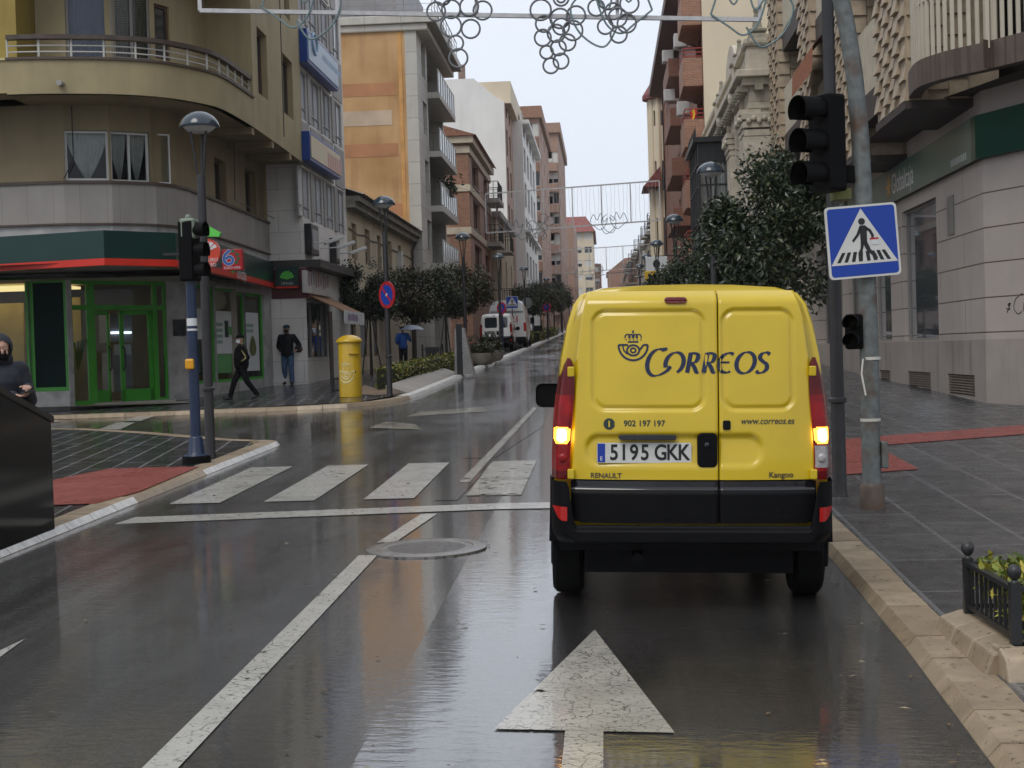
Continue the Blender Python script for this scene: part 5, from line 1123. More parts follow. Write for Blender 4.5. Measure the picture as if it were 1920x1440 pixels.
def skin(x, z):                                             # doors with their pressed panels
    y = rear(x, z)
    for P in ((-.56, .083, 1.122, 1.695, .085), (.160, .578, 1.122, 1.698, .085)):
        d = -sdf(x, z, *P); y += .017*ss(d/.014)-.010*ss((d-.024)/.010)
    d = -sdf(x, z, -.60, .40 if z > 0 else 0, .806, 1.008, .09); top = ss((1.02-z)/.05)
    y += .028*ss(d/.035)*(.35+.65*ss((z-.80)/.2))
    return y
M_YEL = mat('mail van yellow', (.60, .425, .007), .24, .07, 3, .012, 4, coat=.6, kind='wall', p=dict(stain=.10))
M_VBLK = mat('black van plastic', (.004, .004, .005), .5, .3, 6, .08, 80, spec=.13)
M_VGLOSS = mat('glossy black strip', (.012, .011, .014), .1, .1, 2, coat=.5)
M_SEAM = mat('dark seam', (.01, .01, .008), .8)
M_REDL = mat('red lens', (.26, .004, .006), .15, .4, 14, .15, 90, spec=.3, coat=.15)
M_REDD = mat('dark red lens', (.11, .002, .004), .15, .4, 14, .15, 90, spec=.3, coat=.15)
M_REDR = mat('red reflector', (.42, .012, .01), .25, .15, 60)
M_AMB = mat('lit amber lamp', (1, .5, .1), .3, emit=(1, .40, .03), estr=3.2)
M_AMBC = mat('lit lamp core', (1, .85, .5), .3, emit=(1, .66, .17), estr=8)
M_CLR = mat('clear lens', (.35, .33, .33), .08, .3, 30, .2, 60, coat=.8)
M_TYRE = mat('tyre rubber', (.007, .007, .007), .8, .2, 20, spec=.15)
M_RIM = mat('steel rim', (.25, .25, .26), .35, .2, metal=.6)
M_NAVY = mat('navy lettering', (.004, .013, .050), .35, .1)
M_INK = mat('dark green lettering', (.012, .028, .022), .4, .1)
M_PLATE = mat('number plate', (.60, .60, .57), .35, .08, 20)
M_EU = mat('plate blue', (.01, .04, .32), .35)
M_CHROME = mat('worn chrome badge', (.10, .085, .05), .3, .3, 40, metal=.5)
M_VWHITE = mat('white van paint', (.70, .70, .69), .25, .05, 2, coat=.5)
# lettering drawn as pen strokes: thick and thin by direction
def pen(pts, n=10, thick=.17, thin=.05, nib=12, taper=True):
    P = smooth_path([Vector((a, b, 0)) for a, b in pts], n); W_ = []
    for i in range(len(P)):
        d = P[min(i+1, len(P)-1)]-P[max(i-1, 0)]; th = math.atan2(d.y, d.x); W_.append(thin+(thick-thin)*abs(math.sin(th-R(nib))))
    return [(p.x, p.y) for p in P], W_
def ell(cx, cy, rx, ry, a0, a1, n=12): return [(cx+rx*math.cos(R(a0+(a1-a0)*i/n)), cy+ry*math.sin(R(a0+(a1-a0)*i/n))) for i in range(n+1)]
GL = {'C': [ell(.56, .50, .52, .58, 62, 285) + [(.86, -.02), (1.15, .14), (1.3, .33)], [(.80, 1.02), (.83, 1.10), (.90, 1.03)]],
      'o': [ell(.5, .5, .46, .50, 205, -62)], 'O': [ell(.5, .5, .46, .50, 90, 450, 20)],
      'R': [[(.16, 0), (.16, .5), (.16, 1)], [(.04, .98), (.3, 1.0), (.55, .93), (.6, .75), (.5, .55), (.2, .50)], [(.3, .5), (.5, .28), (.66, .04), (.8, .0)]],
      'E': [ell(.52, .5, .46, .50, 58, 300, 14), [(.12, .52), (.4, .52), (.62, .53)]],
      'S': [[(.66, .92), (.45, 1.02), (.2, .94), (.14, .74), (.34, .56), (.56, .42), (.62, .2), (.46, .02), (.22, -.02), (.05, .08)]]}
def ring(cx, cy, r, n=28): return ell(cx, cy, r, r, 0, 360, n)
def mail_emblem(add):                                       # crown over a coiled horn, unit = width of the horn
    add(ell(.5, .62, .5, .62, 180, 360, 20), .075); add([(0, .62), (.16, .62), (.33, .62)], .07); add([(1.0, .62), (.92, .62), (.86, .62)], .07)
    add(ell(.5, .40, .21, .21, 0, 360, 24), .07); add(ell(.5, .40, .09, .09, 0, 360, 16), .06); add([(.71, .40), (.78, .5), (.86, .63)], .07); add([(.14, .6), (.18, .4), (.3, .25)], .055)
    add([(.32, .74), (.68, .74)], .06)
    for k in range(5): add([(.25+.125*k, .815), (.265+.125*k, .83), (.28+.125*k, .815)], .05)
    for k, (a, b) in enumerate(((.24, .38), (.37, .46), (.54, .63), (.62, .76))): add(ell((a+b)/2, .93, (b-a)/2+.02, .12, 200, -20, 8), .045)
    add([(.5, .9), (.5, 1.1)], .04); add([(.5, 1.08), (.5, 1.22)], .04); add([(.46, 1.15), (.54, 1.15)], .035)
def stations():
    S_ = []
    zs = [.30, .38, .5, .74, 1.0, 1.25, 1.42, 1.6, 1.72, 1.78]
    prof = [(-hw(z), z) for z in zs]+[(-.50, 1.815), (-.25, 1.83), (0, 1.834), (.25, 1.83), (.50, 1.815)]+[(hw(z), z) for z in reversed(zs)]
    def shape(T, k, yf, low=.43):
        o = []
        for x, z in prof:
            zz = z if z <= .9 else .9+(z-.9)*(T-.9)/(1.834-.9)
            if T < .9: zz = .3+(z-.3)*(T-.3)/(1.834-.3)
            o.append((x*k, yf(x, z), max(zz, low)))
        return o
    S_.append(shape(1.834, .955, lambda x, z: rear(x, z)+.055)); S_.append(shape(1.834, .985, lambda x, z: rear(x, z)+.065)); S_.append(shape(1.834, 1, lambda x, z: rear(x, z)+.11))
    for y, T, k in ((.7, 1.84, 1), (1.6, 1.85, 1), (2.2, 1.835, 1), (2.4, 1.78, .995), (2.75, 1.50, .985), (3.1, 1.12, .975), (3.25, 1.03, .97), (3.6, .95, .95), (3.85, .84, .9), (3.97, .62, .84)): S_.append(shape(T, k, lambda x, z, y=y: y-.05*(abs(x)/.76)**2))
    return S_
def wheel(parent, x, y, r=.29, w=.18, s=1):
    t = MB(); n = 32; x0, x1 = (x-w, x) if s > 0 else (x, x+w)
    pr = [(r*.62, 0), (r*.9, .0), (r*.985, .12), (r, .25), (r, .75), (r*.985, .88), (r*.9, 1), (r*.62, 1)]
    t.loft([[(x0+w*q, y+rr*math.cos(2*math.pi*k/n), r+rr*math.sin(2*math.pi*k/n)) for k in range(n)] for rr, q in pr], cap=True)
    wo = t.build('wheel', M_TYRE, parent, world=False, smooth=True); m = MB(); xo = x1+.002 if s > 0 else x0-.002
    m.loft([[(xo-s*q, y+rr*math.cos(2*math.pi*k/24), r+rr*math.sin(2*math.pi*k/24)) for k in range(24)] for rr, q in ((r*.66, 0), (r*.58, .03), (r*.3, .035), (r*.22, .0), (.01, 0))], cap=False); m.build('rim', M_RIM, wo, world=False, smooth=True)
def rotate_root(o, rx, ry, rz=0): o.rotation_euler = (rx, ry, rz)
def kangoo(label, loc, body, lettered, rz=0, name='mail_van', cat='van', lit=True):
    V = thing(name, label, cat, loc); rotate_root(V, .0232, .026 if lettered else 0, rz); V.scale = (1.014,)*3 if lettered else (1, 1, 1)
    B = lambda m, n, mt, p=V, **k: m.build(n, mt, p, world=False, **k)
    m = MB(); m.loft(stations()); B(m, 'body', body, smooth=True, sharp=50)
    # doors
    for side, (x0t, x0b, x1) in enumerate(((-.590, -.672, .1465), (.152, .152, None))):
        def f(u, v):
            z = .745+(1.795-.745)*v
            if side == 0: a, b = lerp_tab([(.74, -.672), (1.42, -.640), (1.65, -.612), (1.8, -.575)], z), .1465
            else: a, b = .1525, lerp_tab([(.74, .690), (1.42, .655), (1.65, .625), (1.8, .582)], z)
            x = a+(b-a)*u; e = min(u*(b-a), (1-u)*(b-a)); return (x, skin(x, z)-.006+.012*(1-ss(e/.008)), z)
        d = MB().grid(f, 84 if side == 0 else 56, 110); do = B(d, 'rear_door', body, smooth=True, sharp=180)
        def g(u, v):
            z = .505+(.738-.505)*v; a, b = (-.672, .1465) if side == 0 else (.1525, .688)
            x = a+(b-a)*u; e = min(u*(b-a), (1-u)*(b-a)); zz = z+(.04*(1-ss(((x+.672) if side == 0 else (.688-x))/.06)) if v < .5 else 0)*(1-2*v)
            return (x, rear(x, .74)-.012-.022*ss((.70-z)/.03)+.012*(1-ss(e/.008)), zz)
        lo = MB().grid(g, 60, 24); ob = B(lo, 'lower_trim', [M_VBLK, M_VGLOSS], do, smooth=True, sharp=180)
        for p in ob.data.polygons: p.material_index = 1 if sum(ob.data.vertices[i].co.z for i in p.vertices)/4 > .685 else 0
        if not lettered:
            a, b = (-.52, .06) if side == 0 else (.19, .56); w_ = MB(); w_.poly([(x, rear(x, z)-.022, z) for x, z in reversed(rrect(a, b, 1.17, 1.66, .08))]); B(w_, 'rear_window', M_GLASS, do)
    sm = MB(); eg = lambda z: lerp_tab([(.5, .665), (.74, .668), (1.42, .636), (1.65, .606), (1.8, .570)], z); sm.grid(lambda u, v: (eg(.5+1.28*v)*(2*u-1)+.012*u, rear(eg(.5+1.28*v)*(2*u-1), .5+1.28*v)+.05, .5+1.28*v), 20, 20); B(sm, 'door_gap', M_SEAM, smooth=True)
    # bumper
    def bump(u, v):
        x = -.80+1.6*u; ax = abs(x); top = .742 if ax > .69 else (.742-.245*ss((.69-ax)/.045)); z = .385+(top-.385)*v
        o = -.045+.10*ss((ax-.66)/.16)**2*1.6; led = .035*ss((v-.72)/.2) if ax < .66 else 0
        bot = .10*ss((.16-v)/.16)
        return (x*(1-.03*ss((.2-v)/.2)), o+led+bot+(.28*ss((ax-.775)/.025)), z)
    b = MB().grid(bump, 120, 14); bo = B(b, 'bumper', M_VBLK, smooth=True, sharp=180)
    sdb = MB()
    for s in (-1, 1): MB().extr([(s*.80, .2, .375), (s*.80, .55, .36), (s*.80, .62, .6), (s*.79, .6, .742), (s*.79, .2, .742)], (-s*.05, 0, 0)).build('bumper_end', M_VBLK, bo, world=False)
    pass
    for s in (-1, 1):
        r_ = MB(); r_.grid(lambda u, v: (s*(.690+(.030+.055*v**.6)*u), -.058+.16*ss((.690+(.030+.055*v**.6)*u-.66)/.16)**2, .525+.078*v), 8, 8); o_ = B(r_, 'reflector', M_REDR, bo, smooth=True)
        if s < 0: o_.data.flip_normals()
    # lamps
    TL = [(.745, .675, .778), (.86, .676, .778), (1.05, .665, .772), (1.2, .653, .758), (1.30, .650, .742), (1.38, .655, .718), (1.42, .675, .692)]
    for s in (-1, 1):
        def tl(u, v):
            z = .745+(1.42-.745)*v; a = lerp_tab([(q[0], q[1]) for q in TL], z); c = lerp_tab([(q[0], q[2]) for q in TL], z); x = a+(c-a)*u
            return (s*(x+.004*ss(u)), rear(x, z)-.034+.02*(1-ss(u/.2))+.12*ss((u-.55)/.45)**2+.012*ss(abs(v-.5)/.5*1.4-.9), z)
        n, mm = 16, 72; t = MB().grid(tl, n, mm); to = B(t, 'tail_lamp', [M_REDL, M_REDD, M_CLR, M_AMB, M_AMBC], smooth=True, sharp=180)
        for k, p in enumerate(to.data.polygons):
            z = .745+.675*((k//n)+.5)/mm; u = (k % n+.5)/n
            p.material_index = 1 if (z > 1.21 or z < .79) else 0
            if lit and .935 < z < 1.045 and .06 < u < .95: e_ = ((u-.5)/.40)**2+((z-.99)/.046)**4; p.material_index = 4 if e_ < .40 else (3 if e_ < 1.3 else 0)
            elif s > 0 and .81 < z < .93 and .06 < u < .95: p.material_index = 2
        if s < 0: to.data.flip_normals()
        pass
        bl = MB(); bl.ball((s*.715, rear(.715, .86)-.036, .865), .026, .014, .026, 12, 7); B(bl, 'bulb', M_REDL if s < 0 else M_CLR, to, smooth=True)
        for z in (.775, 1.345): hg = MB().box(*sorted((s*.652, s*.690)), rear(.67, z)-.045, rear(.67, z)+.01, z-.028, z+.028); B(hg, 'hinge', body, bevel=.006)
    br = MB(); br.loft([[(x, rear(x, z)-o, z) for x, z in rrect(-.148+o*.2, -.018-o*.2, 1.722+o*.2, 1.762-o*.2, .018)] for o in (-.01, .012, .02)]); B(br, 'high_brake_lamp', M_REDD, smooth=True)
    # plate, handle, latch, lock
    pl = MB(); pl.extr([(x, .040, z) for x, z in reversed(rrect(-.526, -.002, .838, .950, .012))], (0, .012, 0)); po = B(pl, 'number_plate', M_PLATE)
    e_ = MB().box(-.522, -.480, .0385, .0395, .842, .946); B(e_, 'blue_strip', M_EU, po); 
    tx = MB(); [tx.text(ch, .122, (xx, .038, .893), (1, 0, 0), (0, 0, 1), sx=.82, bold=.0024) for ch, xx in zip('5195GKK', (-.430, -.376, -.319, -.259, -.172, -.108, -.045))]; B(tx, 'characters', M_BLACK, po); B(MB().text('E', .032, (-.501, .038, .862), (1, 0, 0), (0, 0, 1)), 'letter', M_WHITE, po)
    h = MB(); h.extr([(x, .004, z) for x, z in reversed(rrect(-.405, -.085, .968, .998, .014))], (0, .06, 0)); B(h, 'plate_lamp_bar', M_VGLOSS, bevel=.004)
    h = MB(); h.extr([(x, .020, z) for x, z in reversed(rrect(.030, .141, .815, 1.006, .028))], (0, .05, 0)); B(h, 'latch', M_VBLK, bevel=.006); B(MB().ball((.082, .018, .94), .016, .01, .016, 10, 6), 'lock', M_VGLOSS)
    h = MB(); h.extr([(x, rear(x, z)-.016, z) for x, z in reversed(rrect(.172, .214, 1.022, 1.074, .01))], (0, .03, 0)); B(h, 'lock_cover', M_VBLK, bevel=.003)
    # mirrors, cab glass, wheels, underside
    for s in (-1, 1):
        q = MB(); rr_ = rrect(.80, .985, .99, 1.165, .05); q.loft([[(s*(.8925+(x-.8925)*k), y, 1.077+(z-1.077)*k) for x, z in rr_] for y, k in ((2.62, .9), (2.60, 1.0), (2.70, 1.0), (2.78, .7))]); q.tube([(s*.74, 2.7, 1.02), (s*.84, 2.68, 1.06)], .035, 8); B(q, 'mirror', M_VBLK, smooth=True)
        g = MB(); g.poly([(s*(hw(z)+.004), y, z) for y, z in ((1.75, 1.05), (2.62, 1.05), (2.35, 1.55), (1.75, 1.58))]); B(g, 'side_window', M_GLASS)
        for y in (.66, 3.26): wheel(V, s*.79, y, s=s)
        for y in (.66, 3.26):
            a_ = MB(); a_.loft([[(s*(.772+d), y+r*math.cos(R(a)), .29+r*math.sin(R(a))) for a in range(-10, 191, 10)] for r, d in ((.325, .012), (.345, .022), (.385, .012), (.385, -.01))], cap=False, closed=False); B(a_, 'wheel_arch', M_VBLK, smooth=True)
    ws = MB(); ws.quad((-.66, 3.14, 1.09), (.66, 3.14, 1.09), (.57, 2.40, 1.76), (-.57, 2.40, 1.76)); B(ws, 'windscreen', M_GLASS)
    u = MB().box(-.775, .775, 1.05, 2.9, .16, .44).box(-.60, .60, .36, 1.05, .17, .44).box(-.60, .60, 2.9, 3.8, .16, .44).box(-.7, .7, 3.8, 3.9, .13, .5).box(-.74, .74, .16, .30, .33, .42); u.cone((-.75, .66, .27), (.75, .66, .27), .05, .05, 8); u.cone((-.30, .06, .30), (-.30, .6, .30), .028, .028, 10); B(u, 'underbody', M_VBLK)
    if lettered:
        to3 = lambda x, z, l=0: Vector((x, skin(x, z)-.0085-l, z))
        L = MB(); cap = .1085; zb = 1.338; x0 = -.258; k = 0
        for ch, ox in (('C', 0), ('o', .93), ('R', 2.02), ('R', 2.86), ('E', 3.66), ('O', 4.56), ('S', 5.62)):
            for st in GL[ch]:
                sc = 1.18 if ch == 'C' else (1.08 if ch in 'oO' else 1.0); P, W_ = pen([(a*(.92 if ch != 'C' else .82)*sc, b*sc+(-.06 if ch == 'C' else (-.04 if ch in 'oO' else 0))) for a, b in st]); k += 1
                L.ribbon([(x0+(a+ox+.20*b)*cap, zb+b*cap) for a, b in P], [w_*cap*1.32 for w_ in W_], to3, .0003*(k % 4))
        B(L, 'company_name', M_NAVY)
        L = MB(); c_ = [0]
        def add(P, w_): c_[0] += 1; L.ribbon([(-.4035+.163*a, 1.408+.138*b) for a, b in P], w_*.150, to3, .0003*(c_[0] % 4))
        mail_emblem(add); B(L, 'emblem', M_NAVY)
        def wrap(m, o=.0093): m.v = [(x, skin(x, z)-o, z) for x, y, z in m.v]; return m
        L = MB().text('902 197 197', .0455, (-.262, rear(-.26, 1.055)-.0092, 1.057), (1, 0, 0), (0, .06, 1), bold=.0008); B(wrap(L), 'phone_number', M_INK)
        L = MB().text('www.correos.es', .0520, (.418, rear(.55, 1.065)-.013, 1.069), (.999, .012, 0), (0, .06, 1), shear=.25, bold=.0004, sx=.86); B(wrap(L), 'web_address', M_INK)
        L = MB(); L.ribbon(ell(-.457, 1.054, .016, .016, 0, 360, 20), .032, to3); o = B(L, 'info_mark', M_INK); q = MB().text('i', .05, (-.457, rear(-.457, 1.054)-.0105, 1.054), (1, 0, 0), (0, .06, 1), bold=.002); B(q, 'letter', body, o)
        L = MB().text('RENAULT', .040, (-.475, rear(-.475, .765)-.0095, .766), (1, 0, 0), (0, 0, 1), bold=.001); q = B(wrap(L), 'maker_badge', M_CHROME); L = MB().text('Kangoo', .044, (.492, rear(.5, .765)-.0105, .772), (1, 0, 0), (0, 0, 1), bold=.001); B(wrap(L), 'model_badge', M_CHROME)
    return V
VX, VY = .445, 8.42
kangoo('yellow mail van seen from behind, stopped with its amber lamps lit', (VX, VY, gz(VX, VY)-.0005), M_YEL, True)
ky = 70.5; q = at(931, 665, ky)
kangoo('small white delivery van with rear windows parked on the left behind the planters', (q.x, ky, gz(q.x, ky)+.05), M_VWHITE, False, name='delivery_van', lit=False)
# tall white van beyond it
hy = 77; q = at(952, 660, hy); tv = thing('high_roof_van', 'tall white high roof van with red figures parked ahead of the small white van', 'van', (q.x, hy, gz(q.x, hy)+.05)); tv.rotation_euler = (.0232, 0, 0)
HT = [(.35, .95), (.6, 1.0), (1.2, 1.0), (1.8, .95), (2.2, .86), (2.42, .72), (2.5, .5)]
pr = [(-w_, z) for z, w_ in HT]+[(0, 2.53)]+[(w_, z) for z, w_ in reversed(HT)]
def st(T, k, y): return [(x*k, y+(.16*max(0, (z-1.2)/1.3)**2 if y < .3 else 0), z if z < 1.1 else 1.1+(z-1.1)*(T-1.1)/1.43) for x, z in pr]
MB().loft([st(2.53, .97, 0), st(2.53, 1, .12), st(2.56, 1, 2), st(2.5, 1, 3.4), st(1.9, .98, 4.0), st(1.3, .96, 4.5), st(1.15, .9, 5.2)]).build('body', M_VWHITE, tv, world=False, smooth=True, sharp=45)
MB().box(-.98, .98, -.06, .3, .35, .62).build('bumper', M_VBLK, tv, world=False, bevel=.04)
MB().box(-.006, .006, -.004, .2, .64, 2.2).box(-.85, .85, .02, .2, 1.935, 1.945).build('door_gap', M_SEAM, tv, world=False)
for s in (-1, 1):
    MB().box(*sorted((s*.86, s*.99)), -.012, .1, .9, 1.35).build('tail_lamp', M_REDR, tv, world=False, bevel=.02)
    for y in (.95, 4.3): wheel(tv, s*1.0, y, .34, .22, s)
    MB().box(*sorted((s*1.02, s*1.24)), 3.95, 4.05, 1.25, 1.6).build('mirror', M_VBLK, tv, world=False, bevel=.03)
MB().text('21', .46, (.42, -.012, 1.52), (1, 0, 0), (0, .03, 1), bold=.008).build('figures', mat('red figures', (.55, .03, .02), .4), tv, world=False)
MB().box(-.9, .9, .3, 4.8, .25, .45).build('underbody', M_VBLK, tv, world=False)
# ================================================================== street furniture
M_POLE = mat('dark grey post paint', (.024, .023, .026), .45, .2, 8)
M_GALV = mat('galvanised steel', (.135, .15, .15), .5, .35, 14, .1, 60, kind='rust', p=dict())
M_BLUEP = mat('dark blue post paint', (.010, .024, .062), .35, .2, 10)
M_DOME = mat('glossy lamp dome', (.022, .036, .052), .16, .1, 3, coat=.25)
M_LGLASS = mat('frosted lamp glass', (.40, .40, .38), .3, .1)
M_TLB = mat('black signal housing', (.004, .004, .0045), .55, .2, 8, spec=.10)
M_SBLUE = mat('sign blue', (.005, .045, .34), .35, .05)
M_SWHITE = mat('sign white', (.60, .60, .58), .35, .06)
M_SRED = mat('sign red', (.42, .012, .022), .35, .05)
M_TAPE = mat('white tape', (.62, .60, .55), .6, .1)
def street_lamp(label, p, h=4.35, group=None):
    t = thing('street_lamp', label, 'street lamp', p, group=group); B = lambda m, n, mt, **k: m.build(n, mt, t, world=False, **k)
    m = MB(); m.lathe((0, 0, 0), [(.072, 0), (.062, .04), (.060, .82), (.080, .83), (.080, .86), (.058, .875), (.052, h*.8), (.05, h*.805)], 20); B(m, 'post', M_POLE, smooth=True)
    m = MB()
    for k in range(3):
        a = R(90+120*k); m.tube([(.03*math.cos(a), .03*math.sin(a), h*.79), (.05*math.cos(a), .05*math.sin(a), h*.815), (.115*math.cos(a), .115*math.sin(a), h*.935)], .016, 8)
    B(m, 'fork', M_POLE, smooth=True)
    m = MB(); m.lathe((0, 0, h*.938), [(.245, 0), (.25, .012), (.243, .03), (.225, .075), (.18, .13), (.11, .175), (.04, .195), (.0, .198)], 32); B(m, 'dome', M_DOME, smooth=True, sharp=60)
    m = MB(); m.lathe((0, 0, h*.938), [(.0, -.075), (.09, -.072), (.15, -.045), (.19, -.01), (.2, -.002)], 24); B(m, 'diffuser', M_LGLASS, smooth=True)
    return t
GLP = 'domed street lamps along the street'
lp1 = street_lamp('nearest left lamp post, rising beside the blue signal post', gnd(395, 857, .058), group=GLP)
def lampc(label, p): dup(lp1, p, label=label, group=GLP)
L2 = gnd(731, 742, .078); lampc('lamp post carrying the round sign beside the yellow post box', L2)
lampc('lamp post rising just behind the steel and black totem', gnd(868, 697, .078)+Vector((0, 1.2, .03)))
def rowp(px, y): q = at(px, 600, y); return Vector((q.x, y, gz(q.x, y)+.078))
for lab, px, y in (('lamp post in front of the cream bay house, above the parked vans', 938, 62), ('lamp post just beyond the tall white van', 985, 79), ('lamp post before the first brick tower, fifth up the left row', 1027, 103), ('small lamp post before the second brick tower', 1054, 137), ('farthest lamp post on the left row, before the white red roofed block', 1068, 170)): lampc(lab, rowp(px, y))
street_lamp('nearest right lamp post, dark and cut off by the picture top beside the galvanised post', gnd(1575, 930, .058), h=5.6, group=GLP)
for lab, y in (('right lamp in front of the black glazed gallery', 26.4), ('right lamp in front of the dark brick balconies, above the trees', 40), ('right lamp below the cream bay, near the yellow sign', 53.5), ('small right lamp near the white square sign', 66), ('farthest small lamp on the right row', 79)): lampc(lab, (1.93, y, gz(1.93, y)+.058))
# small notes stuck on posts
# ---- traffic signals
def signal(parent, o, rz, n=3, r=.105, name='signal_head', lit=None, vis=2.1):
    c, s = math.cos(rz), math.sin(rz); T = lambda x, y, z: Vector((o[0]+c*x-s*y, o[1]+s*x+c*y, o[2]+z))
    def add(m, nm, mt, p, **k): m.v = [tuple(T(*v)) for v in m.v]; return m.build(nm, mt, p, world=False, **k)
    st = r*2.5; H_ = st*n; m = MB(); m.extr([(x, .0, z) for x, z in reversed(rrect(-r*1.28, r*1.28, 0, H_, .03))], (0, .17, 0)); h = add(m, name, M_TLB, parent, bevel=.01)
    for k in range(n):
        z = H_-st*(k+.5); v = MB(); L_ = r*vis
        v.loft([[(rr*math.sin(R(a)), y if (1 or a) else y, z+rr*math.cos(R(a))) for a in range(-125, 126, 10)] for rr, y in ((r*1.06, .0), (r*1.10, -L_*.8), (r*1.12, -L_), (r*1.06, -L_), (r*1.0, .0))], cap=False, closed=False)
        for a_ in range(0): pass
        add(v, 'visor', M_TLB, h)
        l = MB(); l.loft([[(rr*math.cos(R(a)), y, z+rr*math.sin(R(a))) for a in range(0, 360, 20)] for rr, y in ((r, -.004), (r*.7, -.02), (r*.2, -.028))]); add(l, 'lens', (mat('lit green lens', (.1, .8, .2), .3, emit=(.12, 1, .2), estr=1.6) if lit == k else mat('dark lens', (.006, .006, .006), .5, .3, 20, spec=.15)), h, smooth=True)
    return h
tr = thing('traffic_light', 'curved galvanised post carrying the black three lamp signal and small crossing signal', 'traffic light', gnd(1636, 953, .058)); o = tr.location; YP = o.y
pth = [at(px, py, YP)-o for px, py in ((1636, 955), (1632, 800), (1629, 620), (1620, 400), (1613, 260), (1602, 140), (1588, 50), (1568, -40), (1535, -140), (1490, -230), (1420, -320))]
m = MB(); m.tube([Vector((pth[0].x, 0, -.02))]+pth[1:], [.078]*3+[.074]*2+[.07]*5+[.06], 20); m.build('post', M_GALV, tr, world=False, smooth=True)
m = MB(); m.lathe((0, 0, -.01), [(.102, 0), (.102, .19), (.085, .22)], 20); m.build('base_sleeve', mat('rusty sleeve', (.10, .075, .06), .6, .4, 8, kind='rust'), tr, world=False, smooth=True)
for py, nm in ((672, 1), (787, 2)):
    q = at(1632, py, YP)-o; m = MB(); m.lathe(q, [(.082, -.012), (.084, .012)], 20)
    if nm == 1: m.ribbon([(q.x-.075, q.z), (q.x-.09, q.z-.12), (q.x-.06, q.z-.3)], .014, lambda x, z, l=0: Vector((x, -.088, z)))
    m.build('tape', M_TAPE, tr, world=False)
q = at(1659, 850, YP)-o; MB().box(q.x-.035, q.x+.02, -.06, .06, q.z-.12, q.z+.10).build('junction_box', M_GALV, tr, world=False, bevel=.01)
q = at(1538, 355, YP-.1)-o; sh_ = signal(tr, (q.x, q.y, q.z-.02), R(-58), 3, .105)
m = MB().bar((q.x+.08, .05, q.z+.14), (pth[3].x, 0, q.z+.12), .10, .14); m.build('arm', M_TLB, tr, world=False, bevel=.01)
q2 = at(1577, 362, YP)-o; MB().box(q2.x-.06, q2.x+.08, -.02, .2, q2.z-.05, q2.z+.035).build('bracket', mat('dull yellow green bracket', (.13, .14, .03), .5), tr, world=False)
q = at(1601, 655, YP-.05)-o; signal(tr, (q.x, q.y, q.z), R(-22), 2, .058)
MB().bar((q.x+.05, .05, q.z+.14), (pth[2].x, 0, q.z+.14), .06).build('arm', M_TLB, tr, world=False)
# blue post on the island
bl = thing('traffic_light', 'dark blue signal post with flared foot on the island corner', 'traffic light', gnd(369, 868, .058)); o = bl.location
m = MB(); m.lathe((0, 0, 0), [(.165, 0), (.165, .085), (.155, .10), (.115, .105), (.10, .13), (.078, .30), (.07, .315), (.062, .32), (.060, 2.75), (.02, 2.78)], 24); m.build('post', M_BLUEP, bl, world=False, smooth=True)
m = MB(); m.lathe((0, 0, 0), [(.17, -.01), (.168, .088)], 24); m.build('foot', M_TLB, bl, world=False)
q = at(371, 527, o.y)-o; signal(bl, (q.x, q.y-.03, q.z), R(80), 3, .095, vis=1.4)
q = at(357, 449, o.y)-o; MB().box(q.x-.10, q.x+.09, -.13, .1, q.z, q.z+.245).build('green_signal_back', mat('grey green housing', (.16, .20, .15), .5, .1), bl, world=False, bevel=.03)
MB().ball((q.x-.02, 0, q.z+.26), .04, nu=10, nv=6).build('cap', MATS['grey green housing'], bl, world=False)
q = at(359, 683, o.y)-o; MB().box(q.x-.055, q.x+.05, -.10, .05, q.z-.06, q.z+.065).build('push_button', mat('amber button box', (.62, .30, .01), .4), bl, world=False, bevel=.02)
q = at(362, 604, o.y)-o; m = MB(); m.lathe((0, 0, q.z), [(.0612, -.045), (.0612, .045)], 24); m.lathe((0, 0, q.z-.09), [(.0612, -.012), (.0612, .012)], 24); m.build('sticker', M_POST, bl, world=False)
